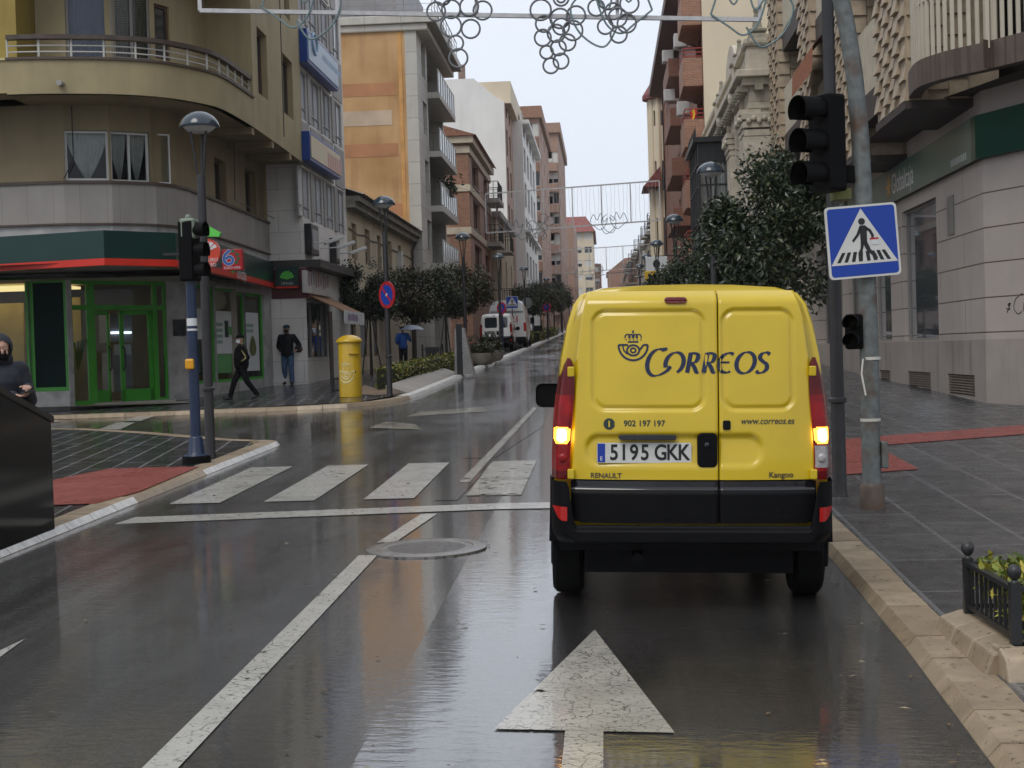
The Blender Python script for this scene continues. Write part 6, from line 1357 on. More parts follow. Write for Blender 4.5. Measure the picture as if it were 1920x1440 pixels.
# ---- signs
def ped_sign(label, c, size, rz, post=None, tilt=0.0, detail=True):
    t = thing('crossing_sign', label, 'road sign', c, rz); t.rotation_euler = (0, tilt, rz); s = size/2
    B = lambda m, n, mt, p=t: m.build(n, mt, p, world=False); pl = lambda pts, y: [(x*s, y, z*s) for x, z in pts]
    b = MB(); b.extr(pl(list(reversed(rrect(-1, 1, -1, 1, .12))), 0), (0, .02, 0)); b = B(b, 'border', M_SWHITE)
    f = B(MB().poly(pl(rrect(-.94, .94, -.94, .94, .09), -.002)), 'blue_face', M_SBLUE)
    m = MB(); m.poly(pl([(-.93, -.62), (.93, -.62), (0, .90)], -.004)); B(m, 'triangle', M_SWHITE)
    k = MB(); y = -.006
    k.poly(pl(ell(0, .54, .095, .095, 0, 360, 20)[:-1], y))
    for q in ([(-.07, .43), (.09, .43), (.13, .37), (.11, -.05), (-.07, -.05), (-.07, .1)], [(.07, .43), (.24, .3), (.31, .15), (.30, .0), (.23, .0), (.235, .13), (.18, .25), (.09, .3)], [(-.07, .42), (-.17, .2), (-.31, .03), (-.27, -.02), (-.11, .15), (-.03, .3)], [(-.07, -.02), (.04, -.04), (-.02, -.22), (-.07, -.36), (-.06, -.55), (-.16, -.55), (-.16, -.32), (-.09, -.2)], [(.0, -.02), (.11, -.02), (.2, -.25), (.33, -.36), (.38, -.50), (.30, -.53), (.24, -.42), (.1, -.3), (.03, -.16)]): k.poly(pl(q, y))
    B(k, 'walking_figure', M_BLACK)
    z = MB()
    for i, x in enumerate((-.72, -.52, -.31, -.10, .12, .31, .50, .69)): 
        sh = -.08*x; z.poly(pl([(x-.05+.10*(-x)*.0, -.55), (x+.05, -.55), (x+.05-.22*x, -.28), (x-.05-.22*x, -.28)], -.0055))
    B(z, 'stripes', M_BLACK)
    if detail:
        k = MB().box(.19*s, .43*s, -.0075, -.007, .02*s, .07*s); B(k, 'red_sticker', M_SRED); k = MB().box(.21*s, .43*s, -.0075, -.007, -.12*s, .018*s); B(k, 'white_sticker', M_POST)
    if post: B(MB().cone((0, .06, s*.6), (0, .06, post), .035, .035, 10), 'post', M_GALV)
    return t
cS = at(1618, 452, YP-.13); ped_sign('large blue crossing sign fixed to the galvanised post', cS, .59, R(6), tilt=-.058)
def far_on(px, py, y): return at(px, py, y)
c = far_on(960, 567, 76); ped_sign('small far blue crossing sign above the parked white vans', c, .62, 0, post=gz(c.x, c.y)-c.z)
c = far_on(1079, 583, 128); ped_sign('tiny far crossing sign just left of the yellow van roof', c, .8, 0, post=gz(c.x, c.y)-c.z, detail=False)
def no_park(label, c, r, rz, post=None):
    t = thing('no_parking_sign', label, 'road sign', c, rz); B = lambda m, n, mt: m.build(n, mt, t, world=False); E_ = lambda rr, y: [(a, y, b) for a, b in ell(0, 0, rr, rr, 0, 360, 36)[:-1]]
    B(MB().extr(E_(r, 0)[::-1], (0, .02, 0)), 'red_disc', M_SRED); B(MB().poly(E_(r*.74, -.003)), 'blue_disc', M_SBLUE)
    d = r*.74; B(MB().poly([(-d*.62, -.006, d*.79), (-d*.79, -.006, d*.62), (d*.62, -.006, -d*.79), (d*.79, -.006, -d*.62)]), 'slash', M_SRED)
    B(MB().poly([(a*r+.02*r, -.008, b*r) for a, b in ((-.16, -.05), (-.02, .12), (.16, .1), (.06, .02), (-.04, -.12))]), 'white_mark', M_POST)
    if post: B(MB().cone((0, .05, r*.6), (0, .05, post), .035, .035, 10), 'post', M_BLUEP)
    return t
no_park('large round no parking sign on the lamp post behind the yellow post box', at(725, 553, L2.y-.09), .29, R(-46))
c = far_on(940, 578, 68); no_park('round no parking sign in front of the parked white vans', c, .29, R(-40), post=gz(c.x, c.y)-c.z)
c = far_on(1025, 576, 104); no_park('far round no parking sign beyond the parked white vans', c, .32, R(-20), post=gz(c.x, c.y)-c.z)
c = far_on(988, 568, 81); t = thing('round_sign', 'grey back of a round sign beside the tall white van', 'road sign', c); MB().extr([(a, 0, b) for a, b in ell(0, 0, .3, .3, 0, 360, 28)[:-1]][::-1], (0, .02, 0)).build('disc', M_GALV, t, world=False); MB().cone((0, .05, .2), (0, .05, gz(c.x, c.y)-c.z), .035, .035, 10).build('post', M_GALV, t, world=False)
# bank signs that jut out over the pavement
xb_, yb_ = -9.0, 35.2
t = thing('round_bank_sign', 'round red sign under a lime bar jutting from the corner bank', 'sign', at(386, 474, 30.2)); rr = .29
MB().extr([(a, 0, b) for a, b in ell(0, 0, rr, rr, 0, 360, 36)[:-1]][::-1], (0, .12, 0)).build('disc', mat('orange red sign', (.60, .05, .02), .35), t, world=False)
m = MB()
for k in range(5): a = R(35+k*27); m.poly([(.02, -.004, .02), (.02+.24*math.cos(a-.18), -.004, .02+.22*math.sin(a-.18)), (.02+.24*math.cos(a+.18), -.004, .02+.22*math.sin(a+.18))])
m.build('emblem', M_POST, t, world=False); MB().text('EURO', .1, (.12, -.004, -.15), (1, 0, 0), (0, 0, 1)).text('RED', .1, (.12, -.004, -.25), (1, 0, 0), (0, 0, 1)).build('lettering', M_POST, t, world=False)
m = MB(); m.extr([(-.1, .0, .34), (.28, .0, .32), (.32, 0, .40), (.08, 0, .54), (-.1, 0, .56)][::-1], (0, .12, 0)); m.build('lime_bar', M_LIME, t, world=False); MB().bar((-.2, .06, 0), (-.9, .06, 0), .05).build('bracket', M_IRON, t, world=False)
c = at(435, 487, 31.5); t = thing('square_bank_sign', 'square red cash machine sign with blue six jutting from the corner bank', 'sign', c, R(-6)); s = .225
MB().box(-s, s, 0, .12, -s, s).build('box', mat('cherry red sign', (.40, .012, .018), .35), t, world=False, bevel=.01)
m = MB(); six = smooth_path([Vector((a, b, 0)) for a, b in ((.0, .16), (-.12, .06), (-.15, -.05), (-.08, -.13), (.02, -.12), (.05, -.04), (-.02, .02), (-.11, -.03))], 8)
m.ribbon([(p.x-.03, p.y+.05) for p in six], .075, lambda x, z, l=0: Vector((x, -.003, z))); m.build('six_outline', M_POST, t, world=False); m = MB(); m.ribbon([(p.x-.03, p.y+.05) for p in six], .056, lambda x, z, l=0: Vector((x, -.005, z))); m.build('six', mat('mid blue print', (.03, .12, .42), .35), t, world=False)
for k, (x, z) in enumerate(((.03, .17), (.12, .12), (.15, .03), (.12, -.05))): pass
m = MB()
for x, z in ((.03, .18), (.12, .11), (.14, .02), (.1, -.06)): m.poly([(x+a, -.003, z+b) for a, b in ell(0, 0, .042, .036, 0, 360, 16)[:-1]])
m.build('dots', mat('dark green dots', (.02, .12, .05), .4), t, world=False); MB().text('EURO 6000', .075, (0, -.003, -.17), (1, 0, 0), (0, 0, 1)).build('lettering', M_POST, t, world=False)
MB().bar((0, .06, -.1), (-9.2-c.x, .06, -.1), .05).build('bracket', M_IRON, t, world=False)
c = at(538, 520, 41.05); t = thing('bank_box_sign', 'square dark green box sign with lime fan at the end of the bank fascia', 'sign', c); s = .31
MB().box(-s, s, 0, .22, -.27, .27).build('box', M_DGREEN, t, world=False, bevel=.01); MB().box(-s-.01, s+.01, -.01, .2, -.30, -.25).build('stripe', M_REDS, t, world=False)
m = MB()
for k in range(6):
    a = R(22+k*27.5); m.poly([(0, -.004, -.06), (.2*math.cos(a-.2), -.004, -.04+.21*math.sin(a-.2)), (.2*math.cos(a), -.004, -.04+.225*math.sin(a)), (.2*math.cos(a+.2), -.004, -.04+.21*math.sin(a+.2))])
m.build('emblem', M_LIME, t, world=False); MB().text('Unicaja', .115, (0, -.004, -.16), (1, 0, 0), (0, 0, 1)).build('lettering', M_POST, t, world=False)
# ---- yellow post box
pb = thing('post_box', 'yellow cylindrical post box with pale horn emblem at the kerb corner', 'post box', gnd(658, 744, .078)); B = lambda m, n, mt, **k: m.build(n, mt, pb, world=False, **k)
M_PBX = mat('post box yellow', (.55, .35, .012), .3, .12, 4, .03, 12, coat=.3); rB = .245
B(MB().lathe((0, 0, 0), [(rB, 0), (rB, 1.17), (rB-.005, 1.18), (.22, 1.2)], 40), 'body', M_PBX, smooth=True)
B(MB().lathe((0, 0, 1.18), [(rB-.02, -.005), (.283, .0), (.287, .025), (.275, .05), (.22, .10), (.14, .142), (.05, .16), (0, .162)], 40), 'cap', M_PBX, smooth=True, sharp=60)
cyl = lambda a, z, o=0: Vector((math.sin(a)*(rB+.004+o), -math.cos(a)*(rB+.004+o), z))
m = MB(); m.loft([[cyl(R(5+6*k), z, o) for k in range(10)] for z, o in ((.915, 0), (.925, .035), (.94, .035), (.945, 0))], cap=False, closed=False); B(m, 'slot_hood', M_PBX)
m = MB(); kk = [0]
def add(P, w_): kk[0] += 1; m.ribbon([(-1.0+1.55*a, .32+.38*b) for a, b in P], w_*.42, lambda a, z, l=0: cyl(a*1.0, z, .0003*(kk[0] % 4)))
mail_emblem(add); B(m, 'emblem', mat('pale yellow print', (.80, .74, .42), .4))
m = MB(); m.quad(cyl(.62, .52), cyl(.72, .52), cyl(.72, .56), cyl(.62, .56)); B(m, 'keyhole', M_BLACK)
# ---- hedges: many small leaf faces round a box
def leafy(mb, c, half, n, ls, rnd, shell_=.75, hang=0.0):
    c, half = Vector(c), Vector(half)
    for k in range(n):
        while True:
            q = Vector((rnd.uniform(-1, 1), rnd.uniform(-1, 1), rnd.uniform(-1, 1)))
            if max(abs(q.x), abs(q.y), abs(q.z)) > shell_: break
        p = c+Vector((q.x*half.x, q.y*half.y, q.z*half.z))+Vector((rnd.gauss(0, .02), rnd.gauss(0, .02), rnd.gauss(0, .02)))
        a = Vector((rnd.gauss(0, 1), rnd.gauss(0, 1), rnd.gauss(.4, .7))).normalized(); b = a.cross(Vector((rnd.gauss(0, 1), rnd.gauss(0, 1), rnd.gauss(0, 1)))).normalized(); s = ls*rnd.uniform(.6, 1.3)
        mb.add([p-a*s, p+b*s*.45, p+a*s, p-b*s*.45], [(0, 1, 2, 3)])
def leafmat(name, a, b, c, rough=.4):
    if name in MATS: return MATS[name]
    m = bpy.data.materials.new(name); m.use_nodes = True; MATS[name] = m; N, L = m.node_tree.nodes, m.node_tree.links; g = N.new('ShaderNodeNewGeometry'); r = N.new('ShaderNodeValToRGB'); e = r.color_ramp.elements
    e[0].color = (*a, 1); e[1].color = (*c, 1); e[1].position = .92; x = e.new(.6); x.color = (*b, 1); L.new(g.outputs['Random Per Island'], r.inputs[0]); L.new(r.outputs[0], N['Principled BSDF'].inputs['Base Color'])
    N['Principled BSDF'].inputs['Roughness'].default_value = rough; return m
M_HEDGE = leafmat('clipped hedge leaves', (.05, .075, .014), (.13, .14, .018), (.26, .22, .025))
M_DLEAF = leafmat('dark glossy leaves', (.010, .018, .009), (.024, .040, .016), (.055, .065, .022), .3)
M_BLEAF = leafmat('bronze green leaves', (.014, .022, .009), (.035, .045, .016), (.10, .055, .02), .35)
M_VLEAF = leafmat('variegated leaves', (.05, .085, .015), (.17, .20, .02), (.42, .36, .05), .35)
rnd = random.Random(11)
def hedge_run(label, a, b, w, h, n, m, ls=.05, base=.0):
    a, b = Vector(a), Vector(b); t = thing('hedge', label, 'hedge', (a+b)/2, math.atan2((b-a).y, (b-a).x)); L_ = (b-a).xy.length; mb = MB(); leafy(mb, (0, 0, h/2+base), (L_/2, w/2, h/2), n, ls, rnd)
    sl = (b.z-a.z)/L_; mb.v = [(x, y, z+sl*x) for x, y, z in mb.v]; mb.build('leaves', m, t, world=False)
    c = MB().box(-L_/2+.06, L_/2-.06, -w/2+.06, w/2-.06, -.1, h-.06); c.v = [(x, y, z+sl*x) for x, y, z in c.v]; c.build('shade_core', mat('inner hedge shade', (.012, .015, .006), .9), t, world=False); return t  # dark box core, the shade inside the hedge put into its colour
a, b = gnd(683, 731, .1), gnd(817, 690, .1)
a = Vector((-5.15, a.y, a.z)); b = Vector((-4.95, b.y+1, b.z)); hedge_run('long clipped yellow green hedge behind the yellow post box', a, b, .55, .52, 7000, M_HEDGE, .05)
ed = MB(); y0, y1 = 32.6, 44.0
ed.grid(lambda u, v: (-4.85+.5*u, y0+(y1-y0)*v, gz(-4.5, y0+(y1-y0)*v)+.08+.18*(1-u)+.004), 6, 24); ed.quad((-4.85, y0, gz(-4.8, y0)+.05), (-4.35, y0, gz(-4.4, y0)+.05), (-4.35, y0, gz(-4.4, y0)+.084), (-4.85, y0, gz(-4.8, y0)+.264))
tag(ed.build('planter_edge', mat('pale stone slope', (.25, .21, .165), .45, .2, 5, .15, 30, kind='panel', p=dict(w=.35, h=9, m=.012, off=0, c2=.85, stain=.4))), 'sloping pale stone edge along the clipped hedge', 'planter edge')
so = MB(); pts = [gnd(px, py, .085) for px, py in ((650, 739), (700, 741), (760, 737), (700, 727), (684, 722))]; so.poly([(p.x, p.y, p.z) for p in pts]); so.build('bare_soil', mat('sandy soil', (.20, .14, .09), .8, .4, 12, .5, 30), kind='structure')
# little fence left of the post box
t = thing('low_fence', 'short black iron fence standing left of the yellow post box', 'fence', gnd(631, 736, .078)); m = MB()
for k in range(9): m.bar((.05*k-.1, .06*k, 0), (.05*k-.1, .06*k, .32), .014)
m.bar((-.1, 0, .05), (.3, .48, .05), .03); m.bar((-.1, 0, .32), (.3, .48, .32), .03); m.build('bars', M_IRON, t, world=False)
for k in (0, 8): MB().lathe((.05*k-.1, .06*k, 0), [(.025, 0), (.025, .4), (.03, .42), (.02, .45), (0, .46)], 10).build('post', M_IRON, t, world=False)
# ---- litter bin, totem, bench box, bowls
g = gnd(812, 690, .078); t = thing('litter_bin', 'black hanging litter bin between two posts beyond the clipped hedge', 'litter bin', g); B = lambda m, n, mt, **k: m.build(n, mt, t, world=False, **k)
B(MB().extr([(x, -.13, z) for x, z in ((-.2, .28), (.2, .28), (.235, .72), (-.235, .72))][::-1], (0, .26, 0)), 'bin', M_BLACK, bevel=.02)
for s in (-1, 1): B(MB().cone((s*.34, 0, 0), (s*.34, 0, .80), .03, .03, 10), 'post', M_IRON); B(MB().bar((s*.22, 0, .62), (s*.34, 0, .62), .03), 'pivot', M_IRON)
g = gnd(864, 702, .078); t = thing('totem', 'black slab totem with slanting brushed steel sides by the kerb', 'totem', g); B = lambda m, n, mt, **k: m.build(n, mt, t, world=False, **k); h_ = at(864, 607, g.y).z-g.z
M_BST = mat('brushed steel', (.30, .29, .28), .3, .2, 3, metal=.8, p=dict(rvar=(.2, .45)))
B(MB().box(-.075, .085, -.25, .25, 0, h_), 'slab', M_BLACK, bevel=.01)
B(MB().extr([(.087, -.22, 0), (.40, -.22, 0), (.34, -.22, .35), (.16, -.22, h_*.9), (.087, -.22, h_*.92)][::-1], (0, .5, 0)), 'steel_side', M_BST); B(MB().extr([(-.077, -.2, 0), (-.16, -.2, 0), (-.12, -.2, h_*.9), (-.077, -.2, h_*.9)], (0, .5, 0)), 'steel_side', M_BST)
g = gnd(843, 694, .078); t = thing('ash_box', 'low black box bench left of the black totem', 'bench', g); MB().box(-.26, .26, -.2, .2, .26, .32).build('top', M_IRON, t, world=False); MB().box(-.22, .22, -.17, .17, 0, .259).build('box', M_BLACK, t, world=False)
for lab, px, py, r, y_ in (('nearer round concrete flower bowl with shrubs beside the totem', 899, 684, .62, 0), ('farther round concrete flower bowl with shrubs before the small white van', 921, 677, .5, 0)):
    g = gnd(px, py, .078); t = thing('flower_bowl', lab, 'planter', g, group=None); MB().lathe((0, 0, 0), [(r*.66, 0), (r*.9, .12), (r, .34), (r*1.02, .40), (r*.94, .40), (r*.9, .34), (0, .33)], 28).build('bowl', mat('mossy concrete bowl', (.30, .265, .215), .7, .3, 4, .2, 20), t, world=False, smooth=True, sharp=40)
    m = MB(); leafy(m, (0, 0, .52), (r*.8, r*.8, .2), 1300, .06, rnd, .3); m.build('shrub', M_BLEAF, t, world=False)
    m = MB()
    for k in range(26): a = rnd.uniform(0, 6.28); q = Vector((r*.5*math.cos(a), r*.5*math.sin(a), .8)); m.tube([q, q+Vector((rnd.gauss(0, .1), rnd.gauss(0, .1), rnd.uniform(.1, .3)))], .012, 4)
    m.build('sprigs', M_DLEAF, t, world=False)
# hedges farther up behind the vans, and right behind the yellow van nothing shows
hedge_run('low clipped hedge beside the far no parking sign', (-4.6, 96, gz(-4.6, 96)+.1), (-4.5, 104, gz(-4.5, 104)+.1), .9, .6, 1500, M_HEDGE, .09)
hedge_run('farthest clipped hedge at the left kerb near the van mirror', (-4.5, 112, gz(-4.5, 112)+.1), (-4.4, 128, gz(-4.4, 128)+.1), .9, .65, 1500, M_HEDGE, .09)
hedge_run('low hedge at the left kerb just behind the tall white van', (-4.9, 84, gz(-4.9, 84)+.1), (-4.8, 92, gz(-4.8, 92)+.1), .9, .6, 1500, M_HEDGE, .09)
g = Vector((-4.45, 100, gz(-4.45, 100)+.078)); t = thing('litter_bin', 'far black litter bin below the far no parking sign', 'litter bin', g); MB().box(-.3, .3, -.25, .25, 0, .95).build('bin', M_BLACK, t, world=False, bevel=.04); MB().box(-.33, .33, -.28, .28, .951, 1.0).build('lid', M_IRON, t, world=False)
par = thing('parasol', 'small white cafe parasol far beyond the tall white van', 'parasol', at(1002, 608, 110)+Vector((-.5, 0, -.6))); MB().lathe((0, 0, 0), [(1.2, 0), (1.1, .12), (.5, .45), (0, .6)], 12).build('cloth', M_POST, par, world=False); MB().cone((0, 0, -1.6), (0, 0, .4), .03, .03, 8).build('pole', M_GALV, par, world=False)
# ---- railed planter at the lower right
p1, p2 = gnd(1817, 1146, .17), gnd(1905, 1212, .17); d = (p2-p1); d.z = 0; L_ = d.length; d.normalize(); nrm = Vector((-d.y, d.x, 0))
if nrm.x < 0: nrm = -nrm
zt = (p1.z+p2.z)/2; W2 = 1.2
t = thing('railed_planter', 'stone edged planter with black iron railing and ball finials, lower right', 'planter', (p1.x, p1.y, gz(p1.x, p1.y)+.058)); B = lambda m, n, mt, pa=None, **k: m.build(n, mt, pa or t, **k)
st_ = MB()
for a_, b_ in ((p1-d*.13-nrm*.0, p2+d*.06), (p2+d*.06, p2+d*.06+nrm*W2)):
    pass
z0 = t.location.z-.05
def blk(a, b, out, w0, w1, h):
    st_.loft([[(*(q+out*w1).xy, z0), (*(q+out*w0).xy, zt-.03), (*(q+out*(w0-.10)).xy, zt+h), (*(q-out*.10).xy, zt+h), (*(q-out*.10).xy, z0)] for q in (a, b)])
n_ = 3
for k in range(n_): blk(p1-d*.12+(d*(L_+.18))*(k/n_)+d*.004, p1-d*.12+(d*(L_+.18))*((k+1)/n_)-d*.004, -nrm, .12, .17, .0)
for k in range(4): blk(p2+d*.05+nrm*(W2*k/4+.004-.1), p2+d*.05+nrm*(W2*(k+1)/4-.004-.1), d, .12, .17, .0)
B(st_, 'stone_edge', M_KERB, bevel=.012)
ir = MB(); hB = .25
def rail(a, b):
    u = (b-a).normalized(); l = (b-a).length
    for z in (zt+.035, zt+hB): ir.bar(a+Vector((0, 0, z-a.z)), b+Vector((0, 0, z-b.z)), .035 if z > zt+.1 else .022, .022)
    n = int(l/.075)
    for k in range(1, n): q = a+u*l*k/n; ir.bar((q.x, q.y, zt+.035), (q.x, q.y, zt+hB), .014)
rail(p1, p2); rail(p2, p2+nrm*W2); rail(p1, p1+nrm*W2); ro = B(ir, 'railing', M_IRON)
for q in (p1, p2, p2+nrm*W2, p1+nrm*W2): m = MB(); m.bar((q.x, q.y, zt-.04), (q.x, q.y, zt+hB+.03), .046); m.lathe((q.x, q.y, zt+hB+.03), [(.018, 0), (.012, .012), (.022, .02), (.030, .035), (.033, .05), (.028, .068), (.014, .08), (0, .083)], 16); B(m, 'post', M_IRON, ro, smooth=True, sharp=40)
c = (p1+p2+nrm*W2*2+nrm*0)/2; c = p1+d*L_/2+nrm*W2/2
m = MB(); leafy(m, (0, 0, 0), (W2/2-.03, L_/2-.02, .11), 2600, .036, rnd, .2); ang = math.atan2(nrm.y, nrm.x); ca, sa = math.cos(ang), math.sin(ang)
m.v = [(c.x+x*ca-y*sa, c.y+x*sa+y*ca, zt+.165+z+.03*math.sin(x*9)) for x, y, z in m.v]; B(m, 'plants', M_VLEAF)
m = MB(); q = [p1+nrm*.02, p2+nrm*.02, p2+nrm*W2, p1+nrm*W2]; m.poly([(v.x, v.y, zt-.02) for v in q]); B(m, 'soil', mat('dark soil', (.03, .022, .016), .9, .3, 20))
# ---- black granite block, lower left
gx = thing('granite_block', 'polished black granite wall with sloping top at the left kerb', 'wall', (-4.8, 11, gz(-4.8, 11)+.058)); za = at(96, 790, 12.02).z; sl = (onx(0, 738, -4.57).z-za)/(12.02-onx(0, 738, -4.57).y)
y1_, y0_ = 12.02, 8.6; prf = [(y0_, .1), (y1_, .1), (y1_, za), (10.0, za+sl*2.02), (9.6, za+sl*2.1), (y0_, za+sl*2.1)]
M_GRAN = mat('polished black granite', (.008, .008, .008), .12, .4, 60, kind='panel', p=dict(w=.6, h=.30, m=.004, c2=.8, mortar=(.002, .002, .002), off=.5, stain=0))
MB().extr([(-4.57, y, z) for y, z in prf], (-.55, 0, 0)).build('block', M_GRAN, gx)
MB().loft([[(-4.55, y, z+.001), (-5.14, y, z+.001), (-5.14, y, z+.05), (-4.55, y, z+.05)] for y, z in ((12.04, za-.01), (10.0, za+sl*2.02), (9.6, za+sl*2.1), (y0_, za+sl*2.1))]).build('coping', mat('dark granite coping', (.02, .019, .018), .3, .3, 30), gx)
# ---- manhole
c = gnd(800, 1029); t = thing('manhole_cover', 'round iron manhole cover in a raised concrete ring on the lane line', 'manhole cover', (c.x, c.y, c.z)); t.rotation_euler = (math.atan(SL), 0, 0)
MB().lathe((0, 0, 0), [(.445, -.02), (.44, .012), (.41, .018), (.345, .020), (.335, .012)], 48).build('ring', mat('wet concrete ring', (.17, .16, .15), .25, .3, 10, .3, 40), t, world=False, smooth=True)
MB().lathe((0, 0, 0), [(.338, .004), (.336, .011), (.30, .0115), (.296, .006), (.290, .0065), (.288, .012), (.0, .013)], 48).build('lid', mat('worn iron lid', (.10, .09, .085), .3, .4, 30, .8, 34, metal=.3), t, world=False)
m = MB()
for k in range(60): a = rnd.uniform(0, 6.28); r_ = rnd.uniform(.42, .47); m.poly([(r_*math.cos(a)+.012*math.cos(b), r_*math.sin(a)+.012*math.sin(b), .004+.0001*k) for b in (0, 1.5, 3, 4.6)])
m.build('broken_edge', M_SEAM, t, world=False)
# ---- hanging light garlands
M_GAR = mat('grey garland tube', (.16, .17, .18), .5, .2, 20)
M_GART = mat('teal garland tube', (.17, .24, .25), .5, .2, 20)
M_FRAME = mat('aluminium frame', (.52, .52, .53), .45, .15, 10)
def garland(label, y, xl, xr, zb, hgt, tilt, grapes, bars, r=.026, rods=False):
    t = thing('light_garland', label, 'street decoration', ((xl+xr)/2, y, zb)); W_ = (xr-xl)/2; zz = lambda x: tilt*x; rn = random.Random(int(y))
    f = MB(); f.bar((-W_, 0, zz(-W_)), (W_, 0, zz(W_)), .07); f.bar((-W_, 0, zz(-W_)+hgt), (W_, 0, zz(W_)+hgt), .07)
    for k in range(bars+1): x = -W_+2*W_*k/bars; f.bar((x, 0, zz(x)), (x, 0, zz(x)+hgt), .06)
    f.build('frame', M_FRAME, t, world=False)
    for cx, pat in grapes:
        g = MB()
        for dx, dz, rr in pat: g.tube([(cx+dx+rr*math.cos(R(a)), -.04+.02*math.sin(dx*9), zz(cx)+dz+rr*math.sin(R(a))) for a in range(0, 360, 20)], r*.75, 6, closed=True)
        g.build('ring_cluster', M_GAR, t, world=False, smooth=True)
    if rods:
        g = MB(); n = int(W_*2/.22)
        for k in range(n): x = -W_+.1+.22*k; pts = [(x+.03*math.sin(k*2.1+q), -.02, zz(x)+hgt*(1-q/5)) for q in range(6)]; g.tube(pts, .006, 4)
        g.build('light_strings', M_FRAME, t, world=False)
    # vine leaves and tendrils
    for cx, s in (((-W_*.67), 1.0), (W_*.52, -1.0), (W_*.93 if not rods else W_*.3, 1.0)):
        g = MB(); P = smooth_path([Vector((cx+s*a, -.05, zz(cx)+b)) for a, b in ((-.5, .1), (-.3, .55), (-.1, .25), (.1, .6), (.25, .15), (.45, .35), (.3, -.1), (.05, -.28), (-.2, -.12), (-.5, .1))], 6); g.tube(P, r*.7, 5)
        P = smooth_path([Vector((cx+s*a, -.05, zz(cx)+b)) for a, b in ((.1, -.15), (.35, -.5), (.75, -.25), (.9, .2), (.6, .5))], 6); g.tube(P, r*.7, 5); g.build('vine_leaf', M_GART, t, world=False, smooth=True)
    c = MB(); c.tube([(-W_-3, 0, hgt+.6), (-W_, 0, hgt+zz(-W_)), ], .008, 4); c.tube([(W_, 0, hgt+zz(W_)), (W_+4, 0, hgt+.8)], .008, 4); c.build('cable', M_IRON, t, world=False)
    return t
gy = 26.0; gl_, gr_ = at(375, 20, gy), at(1425, 37, gy); xm = (gl_.x+gr_.x)/2; zb = (gl_.z+gr_.z)/2; ti = (gr_.z-gl_.z)/(gr_.x-gl_.x)
def px_rings(lst, cx):
    o = []
    for px, py, rr in lst: q = at(px, py, gy); o.append((q.x-xm-cx, q.z-zb-ti*cx, rr/2800*gy*1.02))
    return o
G1 = px_rings([(846, 50, 19), (880, 13, 17), (846, 18, 17), (883, 55, 17), (855, 82, 14), (860, 110, 17), (905, 20, 17), (830, -5, 15), (818, 22, 17)], -2.9)
G2 = px_rings([(1014, 20, 19), (1050, 35, 18), (1080, 30, 17), (1020, 46, 15), (1043, 63, 16), (1074, 58, 18), (1018, 72, 15), (1052, 50, 15), (1064, 80, 15), (1025, 99, 12), (1047, 90, 14), (1033, 124, 14), (1052, 115, 14), (1052, -3, 14), (1052, -3, 8)], -.1)
G3 = px_rings([(1118, 15, 15), (1140, 0, 18), (1158, 34, 17), (1175, 45, 17), (1180, 8, 17), (1135, 50, 14), (1160, 66, 15), (1150, 22, 15)], 1.3)
garland('nearest light garland with hanging ring grape clusters across the street', gy, gl_.x, gr_.x, zb, 1.05, ti, [(-2.9, G1), (-.1, G2), (1.3, G3)], 4)
rc = random.Random(5)
def cl(cx): return (cx, [(rc.uniform(-.5, .5), .55-.17*k+rc.uniform(-.05, .05), rc.uniform(.18, .26)) for k in range(8)])
a, b = at(912, 437, 80), at(1238, 413, 80); gd = garland('second light garland hanging in front of the brick towers', 80, a.x, b.x, (a.z+b.z)/2, 2.1, (b.z-a.z)/(b.x-a.x), [cl(-1.7)], 6, rods=True)
a, b = at(1043, 513, 138), at(1232, 500, 138); garland('third light garland far up the street', 138, a.x, b.x, (a.z+b.z)/2, 2.1, (b.z-a.z)/(b.x-a.x), [cl(-1)], 6, rods=True)
a, b = at(1100, 545, 210), at(1210, 538, 210); garland('farthest light garland low over the street end', 210, a.x, b.x, (a.z+b.z)/2, 2.1, (b.z-a.z)/(b.x-a.x), [cl(1)], 5, rods=True)
